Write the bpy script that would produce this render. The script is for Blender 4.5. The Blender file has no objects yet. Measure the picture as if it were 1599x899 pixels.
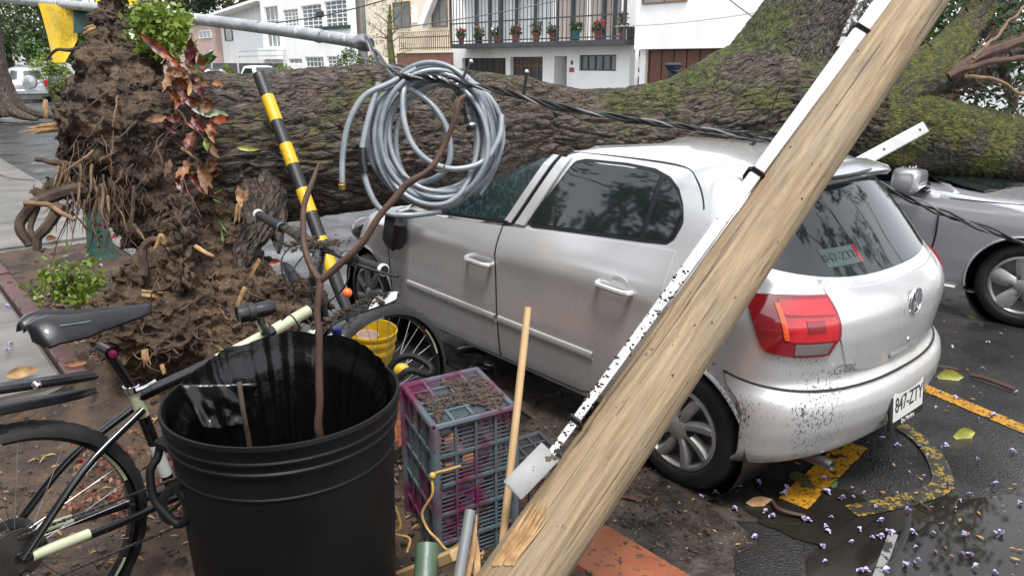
import bpy, math, random
import numpy as np
from mathutils import Vector, Matrix, noise
random.seed(7)
R_ = math.radians
SC = bpy.context.scene
COL = SC.collection
# ------------------------------------------------------------ camera, sky, sun, exposure
PITCH = R_(16.63); CAMH = 1.875; FPX = 1180.0
cam_d = bpy.data.cameras.new('camera'); cam_d.sensor_width = 36.0; cam_d.lens = FPX / 1599.0 * 36.0
cam_d.clip_start = 0.05; cam_d.clip_end = 2000
cam = bpy.data.objects.new('camera', cam_d); COL.objects.link(cam)
cam.location = (0, 0, CAMH); cam.rotation_euler = (R_(90) - PITCH, 0, 0)
SC.camera = cam
SUN_EL, SUN_AZ = R_(68), R_(172)          # azimuth measured from +Y towards +X
world = bpy.data.worlds.new('World'); SC.world = world; world.use_nodes = True
wn = world.node_tree; bg = wn.nodes['Background']
sky = wn.nodes.new('ShaderNodeTexSky'); sky.sky_type = 'NISHITA'; sky.sun_disc = False
sky.sun_elevation = SUN_EL; sky.sun_rotation = SUN_AZ
sky.air_density = 1.0; sky.dust_density = 1.5; sky.ozone_density = 1.0
hs = wn.nodes.new('ShaderNodeHueSaturation'); hs.inputs['Saturation'].default_value = 0.22
wn.links.new(sky.outputs['Color'], hs.inputs['Color']); wn.links.new(hs.outputs['Color'], bg.inputs['Color'])
bg.inputs['Strength'].default_value = 0.15
sun_d = bpy.data.lights.new('sun', 'SUN'); sun_d.energy = 1.5; sun_d.angle = R_(14); sun_d.color = (1, .97, .93)
sun = bpy.data.objects.new('sun', sun_d); COL.objects.link(sun)
sdir = Vector((math.sin(SUN_AZ) * math.cos(SUN_EL), math.cos(SUN_AZ) * math.cos(SUN_EL), math.sin(SUN_EL)))
sun.rotation_euler = sdir.to_track_quat('Z', 'Y').to_euler()
SC.view_settings.view_transform = 'Standard'; SC.view_settings.look = 'None'
SC.view_settings.exposure = 1.4; SC.view_settings.gamma = 1.0

# ------------------------------------------------------------ survey helpers (photo pixel -> place)
CP, SP = math.cos(PITCH), math.sin(PITCH)
def P(px, py, d):
    u = (449.5 - py) / FPX * d
    return Vector(((px - 800) / FPX * d, d * CP + u * SP, CAMH + u * CP - d * SP))
def G(px, py, z=0.0):
    u = (449.5 - py) / FPX
    return P(px, py, (z - CAMH) / (u * CP - SP))
YAW = R_(130.48)
SD = Vector((math.cos(YAW), math.sin(YAW), 0)); SR = Vector((math.sin(YAW), -math.cos(YAW), 0))
def S(s, l, z=0.0): return SD * s + SR * l + Vector((0, 0, z))       # street frame: along, across, up
def FP(px, py, lat):                                                 # pixel -> point on a plane across the street
    a = P(px, py, 1.0) - Vector((0, 0, CAMH)); t = lat / a.dot(SR)
    return Vector((0, 0, CAMH)) + a * t
def fsz(px, py, lat):
    p = FP(px, py, lat); return p.dot(SD), p.z
def lerp(a, b, t): return a + (b - a) * t
def rnd(a, b): return random.uniform(a, b)

# ------------------------------------------------------------ mesh helpers
ROOTM = {}
class M:
    def __init__(s): s.v = []; s.f = []; s.mi = []; s.cur = 0
    def add(s, vs, fs):
        o = len(s.v); s.v += [tuple(v) for v in vs]
        s.f += [tuple(i + o for i in f) for f in fs]; s.mi += [s.cur] * len(fs); return s
    def box(s, c, sz, ax=None, bev=0.0):
        x, y, z = sz[0] / 2, sz[1] / 2, sz[2] / 2
        c = Vector(c); ax = ax or (Vector((1, 0, 0)), Vector((0, 1, 0)), Vector((0, 0, 1)))
        if bev <= 0:
            vs = [c + ax[0] * (i * x) + ax[1] * (j * y) + ax[2] * (k * z) for k in (-1, 1) for j in (-1, 1) for i in (-1, 1)]
            return s.add(vs, [(0, 2, 3, 1), (4, 5, 7, 6), (0, 1, 5, 4), (2, 6, 7, 3), (0, 4, 6, 2), (1, 3, 7, 5)])
        b = min(bev, x * .95, y * .95, z * .95); vs = []; fs = []
        rings = [(-z, b), (-z + b, 0), (z - b, 0), (z, b)]
        for (zz, ins) in rings:
            for (i, j) in ((-1, -1), (1, -1), (1, 1), (-1, 1)):
                X, Y = x - ins, y - ins
                pts = ((i * X, j * (Y - b * .7)), (i * (X - b * .7), j * Y))
                for p in pts: vs.append(c + ax[0] * p[0] + ax[1] * p[1] + ax[2] * zz)
        # order each ring by angle
        out = []
        for k in range(4):
            ring = vs[k * 8:(k + 1) * 8]
            ring.sort(key=lambda p: math.atan2((p - c).dot(ax[1]) / y, (p - c).dot(ax[0]) / x)); out += ring
        for k in range(3):
            for i in range(8):
                j = (i + 1) % 8; fs.append((k * 8 + i, k * 8 + j, k * 8 + 8 + j, k * 8 + 8 + i))
        fs.append(tuple(range(7, -1, -1))); fs.append(tuple(range(24, 32)))
        return s.add(out, fs)
    def bar(s, a, b, w, h, up=Vector((0, 0, 1)), bev=0):
        a, b = Vector(a), Vector(b); d = (b - a); L = d.length; d.normalize()
        if abs(d.dot(up)) > .99: up = Vector((0, 1, 0))
        x = d.cross(up).normalized(); y = x.cross(d)
        return s.box((a + b) / 2, (L, w, h), (d, x, y), bev)
    def tube(s, pts, r, n=8, cap=True, flat=1.0, closed=False):
        pts = [Vector(p) for p in pts]; k = len(pts)
        rs = r if isinstance(r, (list, tuple)) else [r] * k
        vs = []; fs = []; prev = None
        for i, p in enumerate(pts):
            a = pts[(i - 1) % k] if (closed or i > 0) else p
            b = pts[(i + 1) % k] if (closed or i < k - 1) else p
            t = (b - a); t = t.normalized() if t.length > 1e-9 else Vector((0, 0, 1))
            if prev is None:
                up = Vector((0, 0, 1)) if abs(t.z) < .9 else Vector((1, 0, 0))
                x = t.cross(up).normalized()
            else:
                x = prev - t * prev.dot(t)
                x = x.normalized() if x.length > 1e-6 else t.orthogonal().normalized()
            prev = x; y = t.cross(x)
            for j in range(n):
                a_ = 2 * math.pi * j / n
                vs.append(p + (x * math.cos(a_) + y * (math.sin(a_) * flat)) * rs[i])
        m = k if closed else k - 1
        for i in range(m):
            for j in range(n):
                q = (j + 1) % n; i2 = (i + 1) % k
                fs.append((i * n + j, i * n + q, i2 * n + q, i2 * n + j))
        if cap and not closed:
            fs.append(tuple(range(n - 1, -1, -1))); fs.append(tuple(range((k - 1) * n, k * n)))
        return s.add(vs, fs)
    def lathe(s, prof, n=24, c=(0, 0, 0), ax=None, a0=0, a1=2 * math.pi):
        c = Vector(c); ax = ax or (Vector((1, 0, 0)), Vector((0, 1, 0)), Vector((0, 0, 1)))
        vs = []; fs = []; full = abs(a1 - a0 - 2 * math.pi) < 1e-6; nn = n if full else n + 1
        for (r, z) in prof:
            for j in range(nn):
                a = a0 + (a1 - a0) * j / n
                vs.append(c + ax[0] * (r * math.cos(a)) + ax[1] * (r * math.sin(a)) + ax[2] * z)
        for i in range(len(prof) - 1):
            for j in range(n):
                q = (j + 1) % nn
                fs.append((i * nn + j, i * nn + q, (i + 1) * nn + q, (i + 1) * nn + j))
        return s.add(vs, fs)
    def grid(s, rows):
        n = len(rows[0]); vs = [p for r in rows for p in r]; fs = []
        for i in range(len(rows) - 1):
            for j in range(n - 1): fs.append((i * n + j, i * n + j + 1, (i + 1) * n + j + 1, (i + 1) * n + j))
        return s.add(vs, fs)
    def slab(s, rows, off):                       # a grid with thickness: off = displacement vector of the back
        n = len(rows[0]); m = len(rows); off = Vector(off)
        vs = [Vector(p) for r in rows for p in r]; vs += [p + off for p in vs]; N = n * m; fs = []
        for i in range(m - 1):
            for j in range(n - 1):
                q = (i * n + j, i * n + j + 1, (i + 1) * n + j + 1, (i + 1) * n + j)
                fs.append(q); fs.append(tuple(k + N for k in reversed(q)))
        edge = [j for j in range(n)] + [i * n + n - 1 for i in range(1, m)] + [(m - 1) * n + j for j in range(n - 2, -1, -1)] + [i * n for i in range(m - 2, 0, -1)]
        for a, b in zip(edge, edge[1:] + edge[:1]): fs.append((b, a, a + N, b + N))
        return s.add(vs, fs)
    def prism(s, poly, off):                      # convex-ish polygon extruded by off
        poly = [Vector(p) for p in poly]; off = Vector(off); n = len(poly)
        fs = [tuple(range(n)), tuple(range(2 * n - 1, n - 1, -1))]
        for i in range(n): j = (i + 1) % n; fs.append((j, i, i + n, j + n))
        return s.add(poly + [p + off for p in poly], fs)
    def ball(s, c, r, n=10, m=7, sc=(1, 1, 1)):
        prof = [(max(1e-4, math.sin(math.pi * i / m)) * r, -math.cos(math.pi * i / m) * r) for i in range(m + 1)]
        o = len(s.v); s.lathe(prof, n, (0, 0, 0)); c = Vector(c)
        for i in range(o, len(s.v)):
            v = s.v[i]; s.v[i] = (c.x + v[0] * sc[0], c.y + v[1] * sc[1], c.z + v[2] * sc[2])
        return s
    def leaves(s, pts, size, flat=.35, jit=.4):
        for p in pts:
            p = Vector(p); d = Vector((rnd(-1, 1), rnd(-1, 1), rnd(-1, .6))).normalized(); n = d.orthogonal().normalized()
            n.rotate(Matrix.Rotation(rnd(0, 6.28), 3, d)); L = size * rnd(1 - jit, 1 + jit); w = L * flat
            s.add([p, p + d * L * .5 + n * w, p + d * L, p + d * L * .5 - n * w + d.cross(n) * w * .4], [(0, 1, 2, 3)])
        return s
    def mesh(s, name, mats, smooth=True, inv=None, auto=None):
        me = bpy.data.meshes.new(name)
        vs = s.v if inv is None else [tuple(inv @ Vector(v)) for v in s.v]
        me.from_pydata(vs, [], s.f)
        mats = mats if isinstance(mats, (list, tuple)) else [mats]
        for m in mats: me.materials.append(m)
        if len(mats) > 1: me.polygons.foreach_set('material_index', s.mi)
        if smooth: me.polygons.foreach_set('use_smooth', [True] * len(me.polygons))
        me.update()
        if smooth and auto: me.set_sharp_from_angle(angle=R_(auto))
        return me
    def build(s, name, mats, parent=None, smooth=True, world=False, auto=40):
        inv = None
        if world and parent is not None:
            r = parent
            while r.parent is not None: r = r.parent
            inv = ROOTM[r.name].inverted()
        o = bpy.data.objects.new(name, s.mesh(name, mats, smooth, inv, auto)); COL.objects.link(o)
        if parent is not None: o.parent = parent
        else: ROOTM[o.name] = Matrix.Identity(4)
        return o
def thing(name, label, cat, loc=(0, 0, 0), rz=0, group=None, rot=None):
    o = bpy.data.objects.new(name, None); COL.objects.link(o); o.empty_display_size = .1
    o.location = loc; o.rotation_euler = rot or (0, 0, rz)
    ROOTM[o.name] = Matrix.Translation(Vector(loc)) @ (rot.to_matrix().to_4x4() if rot else Matrix.Rotation(rz, 4, 'Z'))
    return tag(o, label, cat, group)
def tag(o, label=None, cat=None, group=None, kind=None):
    if label: o['label'] = label
    if cat: o['category'] = cat
    if group: o['group'] = group
    if kind: o['kind'] = kind
    return o
def struct(o): o['kind'] = 'structure'; return o
def inst(src, loc, rot, parent=None, sc=1.0):
    c = src.copy(); COL.objects.link(c); c.parent = parent; c.location = loc; c.rotation_euler = rot
    c.scale = (sc, sc, sc) if not isinstance(sc, (tuple, list)) else sc
    return c
def spline(pts, n=8):                                   # Catmull-Rom through pts (any tuples)
    pts = [np.array(tuple(p), float) for p in pts]; q = [2 * pts[0] - pts[1]] + pts + [2 * pts[-1] - pts[-2]]; out = []
    for i in range(1, len(q) - 2):
        for k in range(n):
            t = k / n; a, b, c, d = q[i - 1], q[i], q[i + 1], q[i + 2]
            out.append(.5 * (2 * b + (c - a) * t + (2 * a - 5 * b + 4 * c - d) * t * t + (3 * b - a - 3 * c + d) * t ** 3))
    out.append(pts[-1]); return out
def vspl(pts, n=8): return [Vector(p) for p in spline(pts, n)]
def text_mesh(txt, size, depth, mirror=False):
    cu = bpy.data.curves.new('t', 'FONT'); cu.body = txt; cu.size = size; cu.extrude = depth; cu.align_x = 'CENTER'; cu.align_y = 'CENTER'
    cu.resolution_u = 3
    o = bpy.data.objects.new('t', cu); COL.objects.link(o)
    me = bpy.data.meshes.new_from_object(o.evaluated_get(bpy.context.evaluated_depsgraph_get()))
    bpy.data.objects.remove(o); bpy.data.curves.remove(cu)
    if mirror:
        for v in me.vertices: v.co.x = -v.co.x
        me.flip_normals()
    return me
def conform_text(name, txt, size, mat_, parent, fn, sx=1.0):
    # lettering laid onto a curved surface: fn(x, y) -> (point, normal)
    me = text_mesh(txt, size, .0012); me.materials.clear(); me.materials.append(mat_)
    for v in me.vertices:
        p, n = fn(v.co.x * sx, v.co.y); v.co = p + n * (v.co.z + .002)
    o = bpy.data.objects.new(name, me); COL.objects.link(o); o.parent = parent; return o
def text_obj(name, txt, size, depth, mat, parent, loc, ax, sx=1.0, mirror=False):
    me = text_mesh(txt, size, depth, mirror); me.materials.clear(); me.materials.append(mat)
    X, Y, Z = ax; T = Matrix(((X[0] * sx, Y[0], Z[0], loc[0]), (X[1] * sx, Y[1], Z[1], loc[1]), (X[2] * sx, Y[2], Z[2], loc[2]), (0, 0, 0, 1)))
    r = parent
    while r is not None and r.parent is not None: r = r.parent
    me.transform(T); o = bpy.data.objects.new(name, me); COL.objects.link(o); o.parent = parent
    return o
# ------------------------------------------------------------ materials
def mat(name, col, rough=.6, metal=0.0, col2=None, ns=6.0, nd=4.0, lo=.35, hi=.65, bump=0.0, bs=60.0, bd=.01, coat=0.0, spec=.5,
        scale=(1, 1, 1), rough2=None, sub=None, spk=None, rnd_v=0.0, coord='Object'):
    m = bpy.data.materials.new(name); m.use_nodes = True; t = m.node_tree; N = t.nodes.new; L = t.links.new
    b = t.nodes['Principled BSDF']; b.inputs['Base Color'].default_value = (*col, 1)
    b.inputs['Roughness'].default_value = rough; b.inputs['Metallic'].default_value = metal
    b.inputs['Coat Weight'].default_value = coat; b.inputs['Coat Roughness'].default_value = .04
    b.inputs['Specular IOR Level'].default_value = spec
    tc = N('ShaderNodeTexCoord'); mp = N('ShaderNodeMapping'); mp.inputs['Scale'].default_value = scale
    L(tc.outputs[coord], mp.inputs['Vector']); out = None
    def nz(s, d=4.0, r=.55):
        n = N('ShaderNodeTexNoise'); n.inputs['Scale'].default_value = s; n.inputs['Detail'].default_value = d; n.inputs['Roughness'].default_value = r
        L(mp.outputs[0], n.inputs['Vector']); return n.outputs['Fac']
    def ramp(f, a, c):
        r = N('ShaderNodeMapRange'); r.inputs['From Min'].default_value = a; r.inputs['From Max'].default_value = c; L(f, r.inputs['Value']); return r.outputs['Result']
    def mix(f, A, B, blend='MIX'):
        x = N('ShaderNodeMix'); x.data_type = 'RGBA'; x.blend_type = blend
        if isinstance(f, float): x.inputs['Factor'].default_value = f
        else: L(f, x.inputs['Factor'])
        for k, q in (('A', A), ('B', B)):
            i = x.inputs[6 if k == 'A' else 7]
            if isinstance(q, tuple): i.default_value = (*q, 1)
            else: L(q, i)
        return x.outputs[2]
    if col2 is not None:
        f = ramp(nz(ns, nd), lo, hi); out = mix(f, tuple(col), tuple(col2))
        if rough2 is not None:
            r = N('ShaderNodeMapRange'); r.inputs['To Min'].default_value = rough; r.inputs['To Max'].default_value = rough2; L(f, r.inputs['Value']); L(r.outputs['Result'], b.inputs['Roughness'])
    if spk is not None:                                 # specks: (colour, noise scale, threshold)
        for (c, s, th) in (spk if isinstance(spk, list) else [spk]):
            f = ramp(nz(s, 3.0, .6), th, th + .02); out = mix(f, out if out is not None else tuple(col), tuple(c))
    if rnd_v:
        oi = N('ShaderNodeObjectInfo'); h = N('ShaderNodeHueSaturation'); r = N('ShaderNodeMapRange')
        r.inputs['To Min'].default_value = 1 - rnd_v; r.inputs['To Max'].default_value = 1 + rnd_v; L(oi.outputs['Random'], r.inputs['Value']); L(r.outputs['Result'], h.inputs['Value'])
        if out is not None: L(out, h.inputs['Color'])
        else: h.inputs['Color'].default_value = (*col, 1)
        out = h.outputs['Color']
    if out is not None: L(out, b.inputs['Base Color'])
    if bump:
        bn = N('ShaderNodeBump'); bn.inputs['Strength'].default_value = bump; bn.inputs['Distance'].default_value = bd
        L(nz(bs, 6.0, .6), bn.inputs['Height']); L(bn.outputs[0], b.inputs['Normal'])
    if sub: b.inputs['Subsurface Weight'].default_value = sub
    m['nodes'] = 1
    return m
K = {}
def leafmat(name, c1, c2, ns=3.0):
    m = mat(name, c1, .45, col2=c2, ns=ns, lo=.3, hi=.7); b = m.node_tree.nodes['Principled BSDF']; t = m.node_tree
    tr = t.nodes.new('ShaderNodeBsdfTranslucent'); mx = t.nodes.new('ShaderNodeMixShader'); mx.inputs[0].default_value = .3
    src = b.inputs['Base Color'].links[0].from_socket; t.links.new(src, tr.inputs['Color'])
    o = t.nodes['Material Output']; t.links.new(b.outputs[0], mx.inputs[1]); t.links.new(tr.outputs[0], mx.inputs[2]); t.links.new(mx.outputs[0], o.inputs['Surface'])
    return m
K['leaf_mid'] = leafmat('leaf_mid', (.035, .08, .016), (.08, .14, .026))
K['leaf_dark'] = leafmat('leaf_dark', (.02, .045, .018), (.05, .085, .03))
K['leaf_lime'] = leafmat('leaf_lime', (.10, .17, .018), (.20, .26, .035))
K['leaf_olive'] = leafmat('leaf_olive', (.08, .09, .035), (.15, .14, .06))
K['black_plastic'] = mat('black_plastic', (.006, .0065, .0075), .38, bump=.12, bs=220, bd=.002)
K['bin_plastic'] = mat('bin_plastic', (.003, .0033, .004), .46, col2=(.0065, .007, .0078), ns=3, bump=.14, bs=160, bd=.002, rough2=.62, spec=.22)
K['bag'] = mat('bag', (.002, .002, .0022), .22, bump=.25, bs=18, bd=.02, coat=.0, spec=.42)
K['rubber'] = mat('rubber', (.007, .007, .0075), .6, col2=(.018, .017, .016), ns=12, bump=.2, bs=90, bd=.004)
K['black_paint'] = mat('black_paint', (.006, .006, .007), .24, coat=.4, spk=((.06, .045, .03), 90.0, .67))
K['wet_black'] = mat('wet_black', (.006, .0062, .0075), .30, bump=.35, bs=420, bd=.0025, coat=.2)
K['chrome'] = mat('chrome', (.75, .76, .78), .18, 1.0)
K['steel'] = mat('steel', (.42, .43, .44), .38, 1.0, col2=(.25, .25, .26), ns=10)
K['chain'] = mat('chain', (.16, .15, .14), .45, 1.0)
K['white_paint'] = mat('white_paint', (.58, .585, .57), .35, col2=(.44, .44, .41), ns=7, lo=.5, hi=.9)
K['pale_green'] = mat('pale_green', (.50, .53, .36), .32, col2=(.40, .42, .29), ns=9, coat=.3)
K['glass'] = mat('glass', (.012, .017, .017), .04, spec=.7, coat=.5, spk=((.10, .10, .09), 130.0, .70))
K['glass_rear'] = mat('glass_rear', (.010, .014, .014), .045, spec=.6, coat=.2, spk=((.05, .045, .04), 110.0, .69), col2=(.018, .023, .024), ns=4)
K['glass_crack'] = mat('glass_crack', (.010, .020, .022), .10, col2=(.05, .09, .095), ns=40, lo=.5, hi=.8, bump=.5, bs=120, bd=.004, spec=.6)
K['glass_pane'] = mat('glass_pane', (.13, .15, .16), .08, col2=(.20, .21, .21), ns=1.0, spec=.6)
K['red_lens'] = mat('red_lens', (.55, .012, .016), .10, col2=(.42, .006, .012), ns=12, coat=.8)
K['red_dark'] = mat('red_dark', (.22, .006, .012), .10, coat=.8)
K['orange_lens'] = mat('orange_lens', (.75, .10, .02), .12, coat=.8)
K['clear_lens'] = mat('clear_lens', (.26, .22, .22), .12, metal=.5, coat=.8)
K['orange'] = mat('orange', (.80, .14, .02), .3, coat=.3)
K['yellow'] = mat('yellow', (.56, .36, .012), .4, col2=(.45, .27, .012), ns=14)
K['stripe_yellow'] = mat('stripe_yellow', (.60, .36, .010), .45, spk=((.08, .06, .04), 26.0, .66))
K['stripe_black'] = mat('stripe_black', (.015, .015, .015), .5, spk=((.12, .10, .07), 30.0, .66))
K['terracotta'] = mat('terracotta', (.30, .095, .036), .25, col2=(.20, .058, .026), ns=6, spk=((.05, .035, .025), 28.0, .60), bump=.15, bs=50, bd=.004)
K['brick'] = mat('brick', (.085, .03, .022), .5, col2=(.05, .022, .017), ns=9, rnd_v=.2, bump=.3, bs=60)
K['hose'] = mat('hose', (.15, .178, .20), .36, col2=(.23, .255, .275), ns=12, coat=.3)
K['cable'] = mat('cable', (.012, .012, .013), .30, coat=.2)
K['cable_grey'] = mat('cable_grey', (.22, .22, .22), .35)
K['brass'] = mat('brass', (.55, .36, .12), .35, .9)
K['pale_wood'] = mat('pale_wood', (.46, .31, .16), .6, col2=(.36, .23, .11), ns=8, scale=(1, 1, .2), spk=((.06, .04, .025), 24.0, .72))
K['split_wood'] = mat('split_wood', (.44, .28, .125), .75, col2=(.24, .13, .055), ns=22, bump=.4, bs=60, bd=.006)
K['twig'] = mat('twig', (.075, .034, .021), .6, col2=(.06, .034, .024), ns=18, bump=.5, bs=90, bd=.003)
K['root'] = mat('root', (.085, .054, .033), .85, col2=(.035, .022, .015), ns=14, bump=.6, bs=70, bd=.006)
K['root_pale'] = mat('root_pale', (.23, .145, .078), .8, col2=(.11, .066, .037), ns=18, bump=.4, bs=70, bd=.004)
K['dry_leaf'] = mat('dry_leaf', (.26, .135, .06), .6, col2=(.12, .05, .022), ns=24, rnd_v=.4, bump=.6, bs=60, bd=.006)
K['croton_red'] = mat('croton_red', (.05, .006, .010), .35, col2=(.14, .03, .015), ns=30, lo=.45, hi=.7, bump=.5, bs=50, bd=.006)
K['croton_orange'] = mat('croton_orange', (.24, .055, .014), .4, col2=(.06, .012, .008), ns=26, lo=.4, hi=.6, bump=.5, bs=50, bd=.006)
K['lilac'] = mat('lilac', (.30, .25, .46), .5, col2=(.46, .41, .56), ns=30, rnd_v=.25)
K['white_wall'] = mat('white_wall', (.84, .84, .825), .75, col2=(.66, .655, .63), ns=1.1, lo=.48, hi=.85, nd=10, scale=(1, 1, .35), bump=.2, bs=8, bd=.01)
K['cream_wall'] = mat('cream_wall', (.74, .66, .52), .7, col2=(.64, .56, .43), ns=.8, lo=.45, hi=.9)
K['pink_wall'] = mat('pink_wall', (.52, .36, .31), .7, col2=(.42, .30, .26), ns=.8)
K['brown_gate'] = mat('brown_gate', (.12, .042, .022), .45, col2=(.115, .038, .02), ns=1.5, rnd_v=.12)
K['brown_wall'] = mat('brown_wall', (.22, .10, .075), .6, col2=(.17, .075, .055), ns=1.5)
K['dark_metal'] = mat('dark_metal', (.035, .037, .042), .45, col2=(.05, .052, .058), ns=3)
K['dark_door'] = mat('dark_door', (.018, .018, .02), .4, col2=(.03, .03, .03), ns=2)
K['brown_frame'] = mat('brown_frame', (.20, .11, .04), .5, col2=(.15, .08, .03), ns=2)
K['curtain'] = mat('curtain', (.62, .63, .62), .8, col2=(.42, .45, .46), ns=5, scale=(1, 1, .05))
K['curtain2'] = mat('curtain2', (.48, .42, .37), .8, col2=(.33, .29, .26), ns=5, scale=(1, 1, .05))
K['concrete'] = mat('concrete', (.165, .153, .137), .4, col2=(.095, .088, .077), ns=3.5, nd=8, rnd_v=.12, bump=.3, bs=60, bd=.004)
K['kerb'] = mat('kerb', (.15, .145, .135), .5, col2=(.09, .085, .078), ns=4, bump=.3, bs=50)
K['post_grey'] = mat('post_grey', (.17, .18, .185), .45, col2=(.12, .125, .125), ns=4)
K['galv'] = mat('galv', (.42, .44, .45), .42, .2, col2=(.28, .30, .31), ns=5, spk=[((.12, .12, .115), 14.0, .64), ((.55, .56, .56), 9.0, .62)], bump=.1, bs=30)
K['terra_pot'] = mat('terra_pot', (.33, .085, .045), .6, col2=(.25, .06, .035), ns=4)
K['teal_pot'] = mat('teal_pot', (.02, .17, .17), .4)
K['flower_red'] = mat('flower_red', (.62, .05, .07), .5)
K['flower_white'] = mat('flower_white', (.75, .74, .70), .5)
K['red_plastic'] = mat('red_plastic', (.62, .03, .06), .3, coat=.4)
K['banner'] = mat('banner', (.66, .44, .008), .5, col2=(.60, .38, .008), ns=2)
K['banner_ink'] = mat('banner_ink', (.36, .27, .03), .6)
K['banner_green'] = mat('banner_green', (.006, .048, .038), .5, col2=(.005, .035, .028), ns=2)
K['green_pvc'] = mat('green_pvc', (.055, .095, .062), .4, col2=(.085, .125, .085), ns=9, bump=.15, bs=40)
K['green_stone'] = mat('green_stone', (.022, .075, .06), .45, col2=(.045, .11, .09), ns=9)
K['pvc_white'] = mat('pvc_white', (.46, .465, .47), .45, spk=[((.06, .045, .032), 30.0, .68)], col2=(.70, .71, .71), ns=5)
K['grey_board'] = mat('grey_board', (.20, .20, .195), .6, col2=(.26, .26, .255), ns=8, spk=((.06, .045, .032), 20.0, .60))
K['rope'] = mat('rope', (.50, .32, .08), .7, col2=(.34, .22, .07), ns=40, bump=.5, bs=200, bd=.003)
K['crate'] = mat('crate', (.075, .105, .118), .34, col2=(.10, .012, .045), ns=3.6, lo=.46, hi=.56, spk=((.05, .035, .025), 26.0, .64))
K['crate_black'] = mat('crate_black', (.03, .032, .036), .4, spk=((.06, .045, .03), 26.0, .64))
K['asphalt_paint'] = mat('asphalt_paint', (.46, .225, .010), .34, col2=(.36, .17, .010), ns=18, spk=[((.024, .021, .018), 16.0, .60), ((.03, .027, .024), 75.0, .555)], rough2=.5)
K['asphalt_paint_worn'] = mat('asphalt_paint_worn', (.24, .165, .018), .34, col2=(.22, .15, .02), ns=18, spk=[((.028, .027, .026), 14.0, .48), ((.02, .018, .016), 70.0, .50)], rough2=.5)
K['white_mark'] = mat('white_mark', (.20, .20, .195), .35, spk=[((.028, .027, .026), 22.0, .52)])
K['mud'] = mat('mud', (.048, .034, .024), .55, col2=(.10, .070, .045), ns=9, nd=8, bump=.9, bs=38, bd=.02, rough2=.85, spk=((.22, .16, .10), 70.0, .68))
K['mud_wet'] = mat('mud_wet', (.022, .017, .0135), .25, col2=(.058, .045, .036), ns=11, nd=8, bump=.8, bs=45, bd=.012, rough2=.6, spk=((.20, .17, .14), 55.0, .66))
K['crumb'] = mat('crumb', (.028, .019, .014), .8, col2=(.055, .038, .025), ns=30, rnd_v=.4)
K['chip'] = mat('chip', (.36, .22, .10), .75, col2=(.30, .17, .07), ns=30, rnd_v=.3)
K['skin'] = mat('skin', (.40, .22, .14), .5)
K['uniform'] = mat('uniform', (.018, .022, .04), .7, col2=(.03, .035, .06), ns=20)
K['plastic_white'] = mat('plastic_white', (.56, .56, .54), .35)
K['magenta'] = mat('magenta', (.25, .01, .07), .35, .3)
K['silver_car'] = mat('silver_car', (.46, .47, .48), .26, .75, coat=.6)
K['dark_car'] = mat('dark_car', (.03, .033, .04), .2, .3, coat=.8)
K['white_car'] = mat('white_car', (.75, .76, .77), .25, coat=.7)
K['blossom_haze'] = leafmat('blossom_haze', (.14, .13, .12), (.24, .22, .20))

def asphalt_mat():
    m = bpy.data.materials.new('asphalt'); m.use_nodes = True; t = m.node_tree; N = t.nodes.new; L = t.links.new
    b = t.nodes['Principled BSDF']; tc = N('ShaderNodeTexCoord')
    def nz(s, d=5., r=.6):
        n = N('ShaderNodeTexNoise'); n.inputs['Scale'].default_value = s; n.inputs['Detail'].default_value = d; n.inputs['Roughness'].default_value = r; L(tc.outputs['Object'], n.inputs['Vector']); return n.outputs['Fac']
    def mr(f, a, c, x, y):
        r = N('ShaderNodeMapRange'); r.inputs[1].default_value = a; r.inputs[2].default_value = c; r.inputs[3].default_value = x; r.inputs[4].default_value = y; L(f, r.inputs[0]); return r.outputs[0]
    vo = N('ShaderNodeTexVoronoi'); vo.inputs['Scale'].default_value = 95; L(tc.outputs['Object'], vo.inputs['Vector'])
    cr = N('ShaderNodeValToRGB'); cr.color_ramp.elements[0].color = (.008, .008, .0083, 1); cr.color_ramp.elements[1].color = (.030, .028, .026, 1)
    cr.color_ramp.elements[0].position = .35; cr.color_ramp.elements[1].position = .7; L(nz(1.6, 7), cr.inputs[0])
    sp = N('ShaderNodeMix'); sp.data_type = 'RGBA'; sp.inputs[7].default_value = (.16, .15, .14, 1); L(cr.outputs[0], sp.inputs[6]); L(mr(nz(120, 2), .64, .70, 0, .7), sp.inputs[0])
    L(sp.outputs[2], b.inputs['Base Color'])
    L(mr(nz(1.1, 6), .38, .62, .12, .5), b.inputs['Roughness'])
    bn = N('ShaderNodeBump'); bn.inputs['Distance'].default_value = .006; L(vo.outputs['Distance'], bn.inputs['Height']); L(mr(nz(1.1, 6), .36, .60, .12, .8), bn.inputs['Strength'])
    L(bn.outputs[0], b.inputs['Normal']); return m
K['asphalt'] = asphalt_mat()
K['water'] = mat('water', (.010, .009, .008), .03, spec=.5, col2=(.022, .018, .014), ns=2.0, bump=.03, bs=9, bd=.004)

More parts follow.
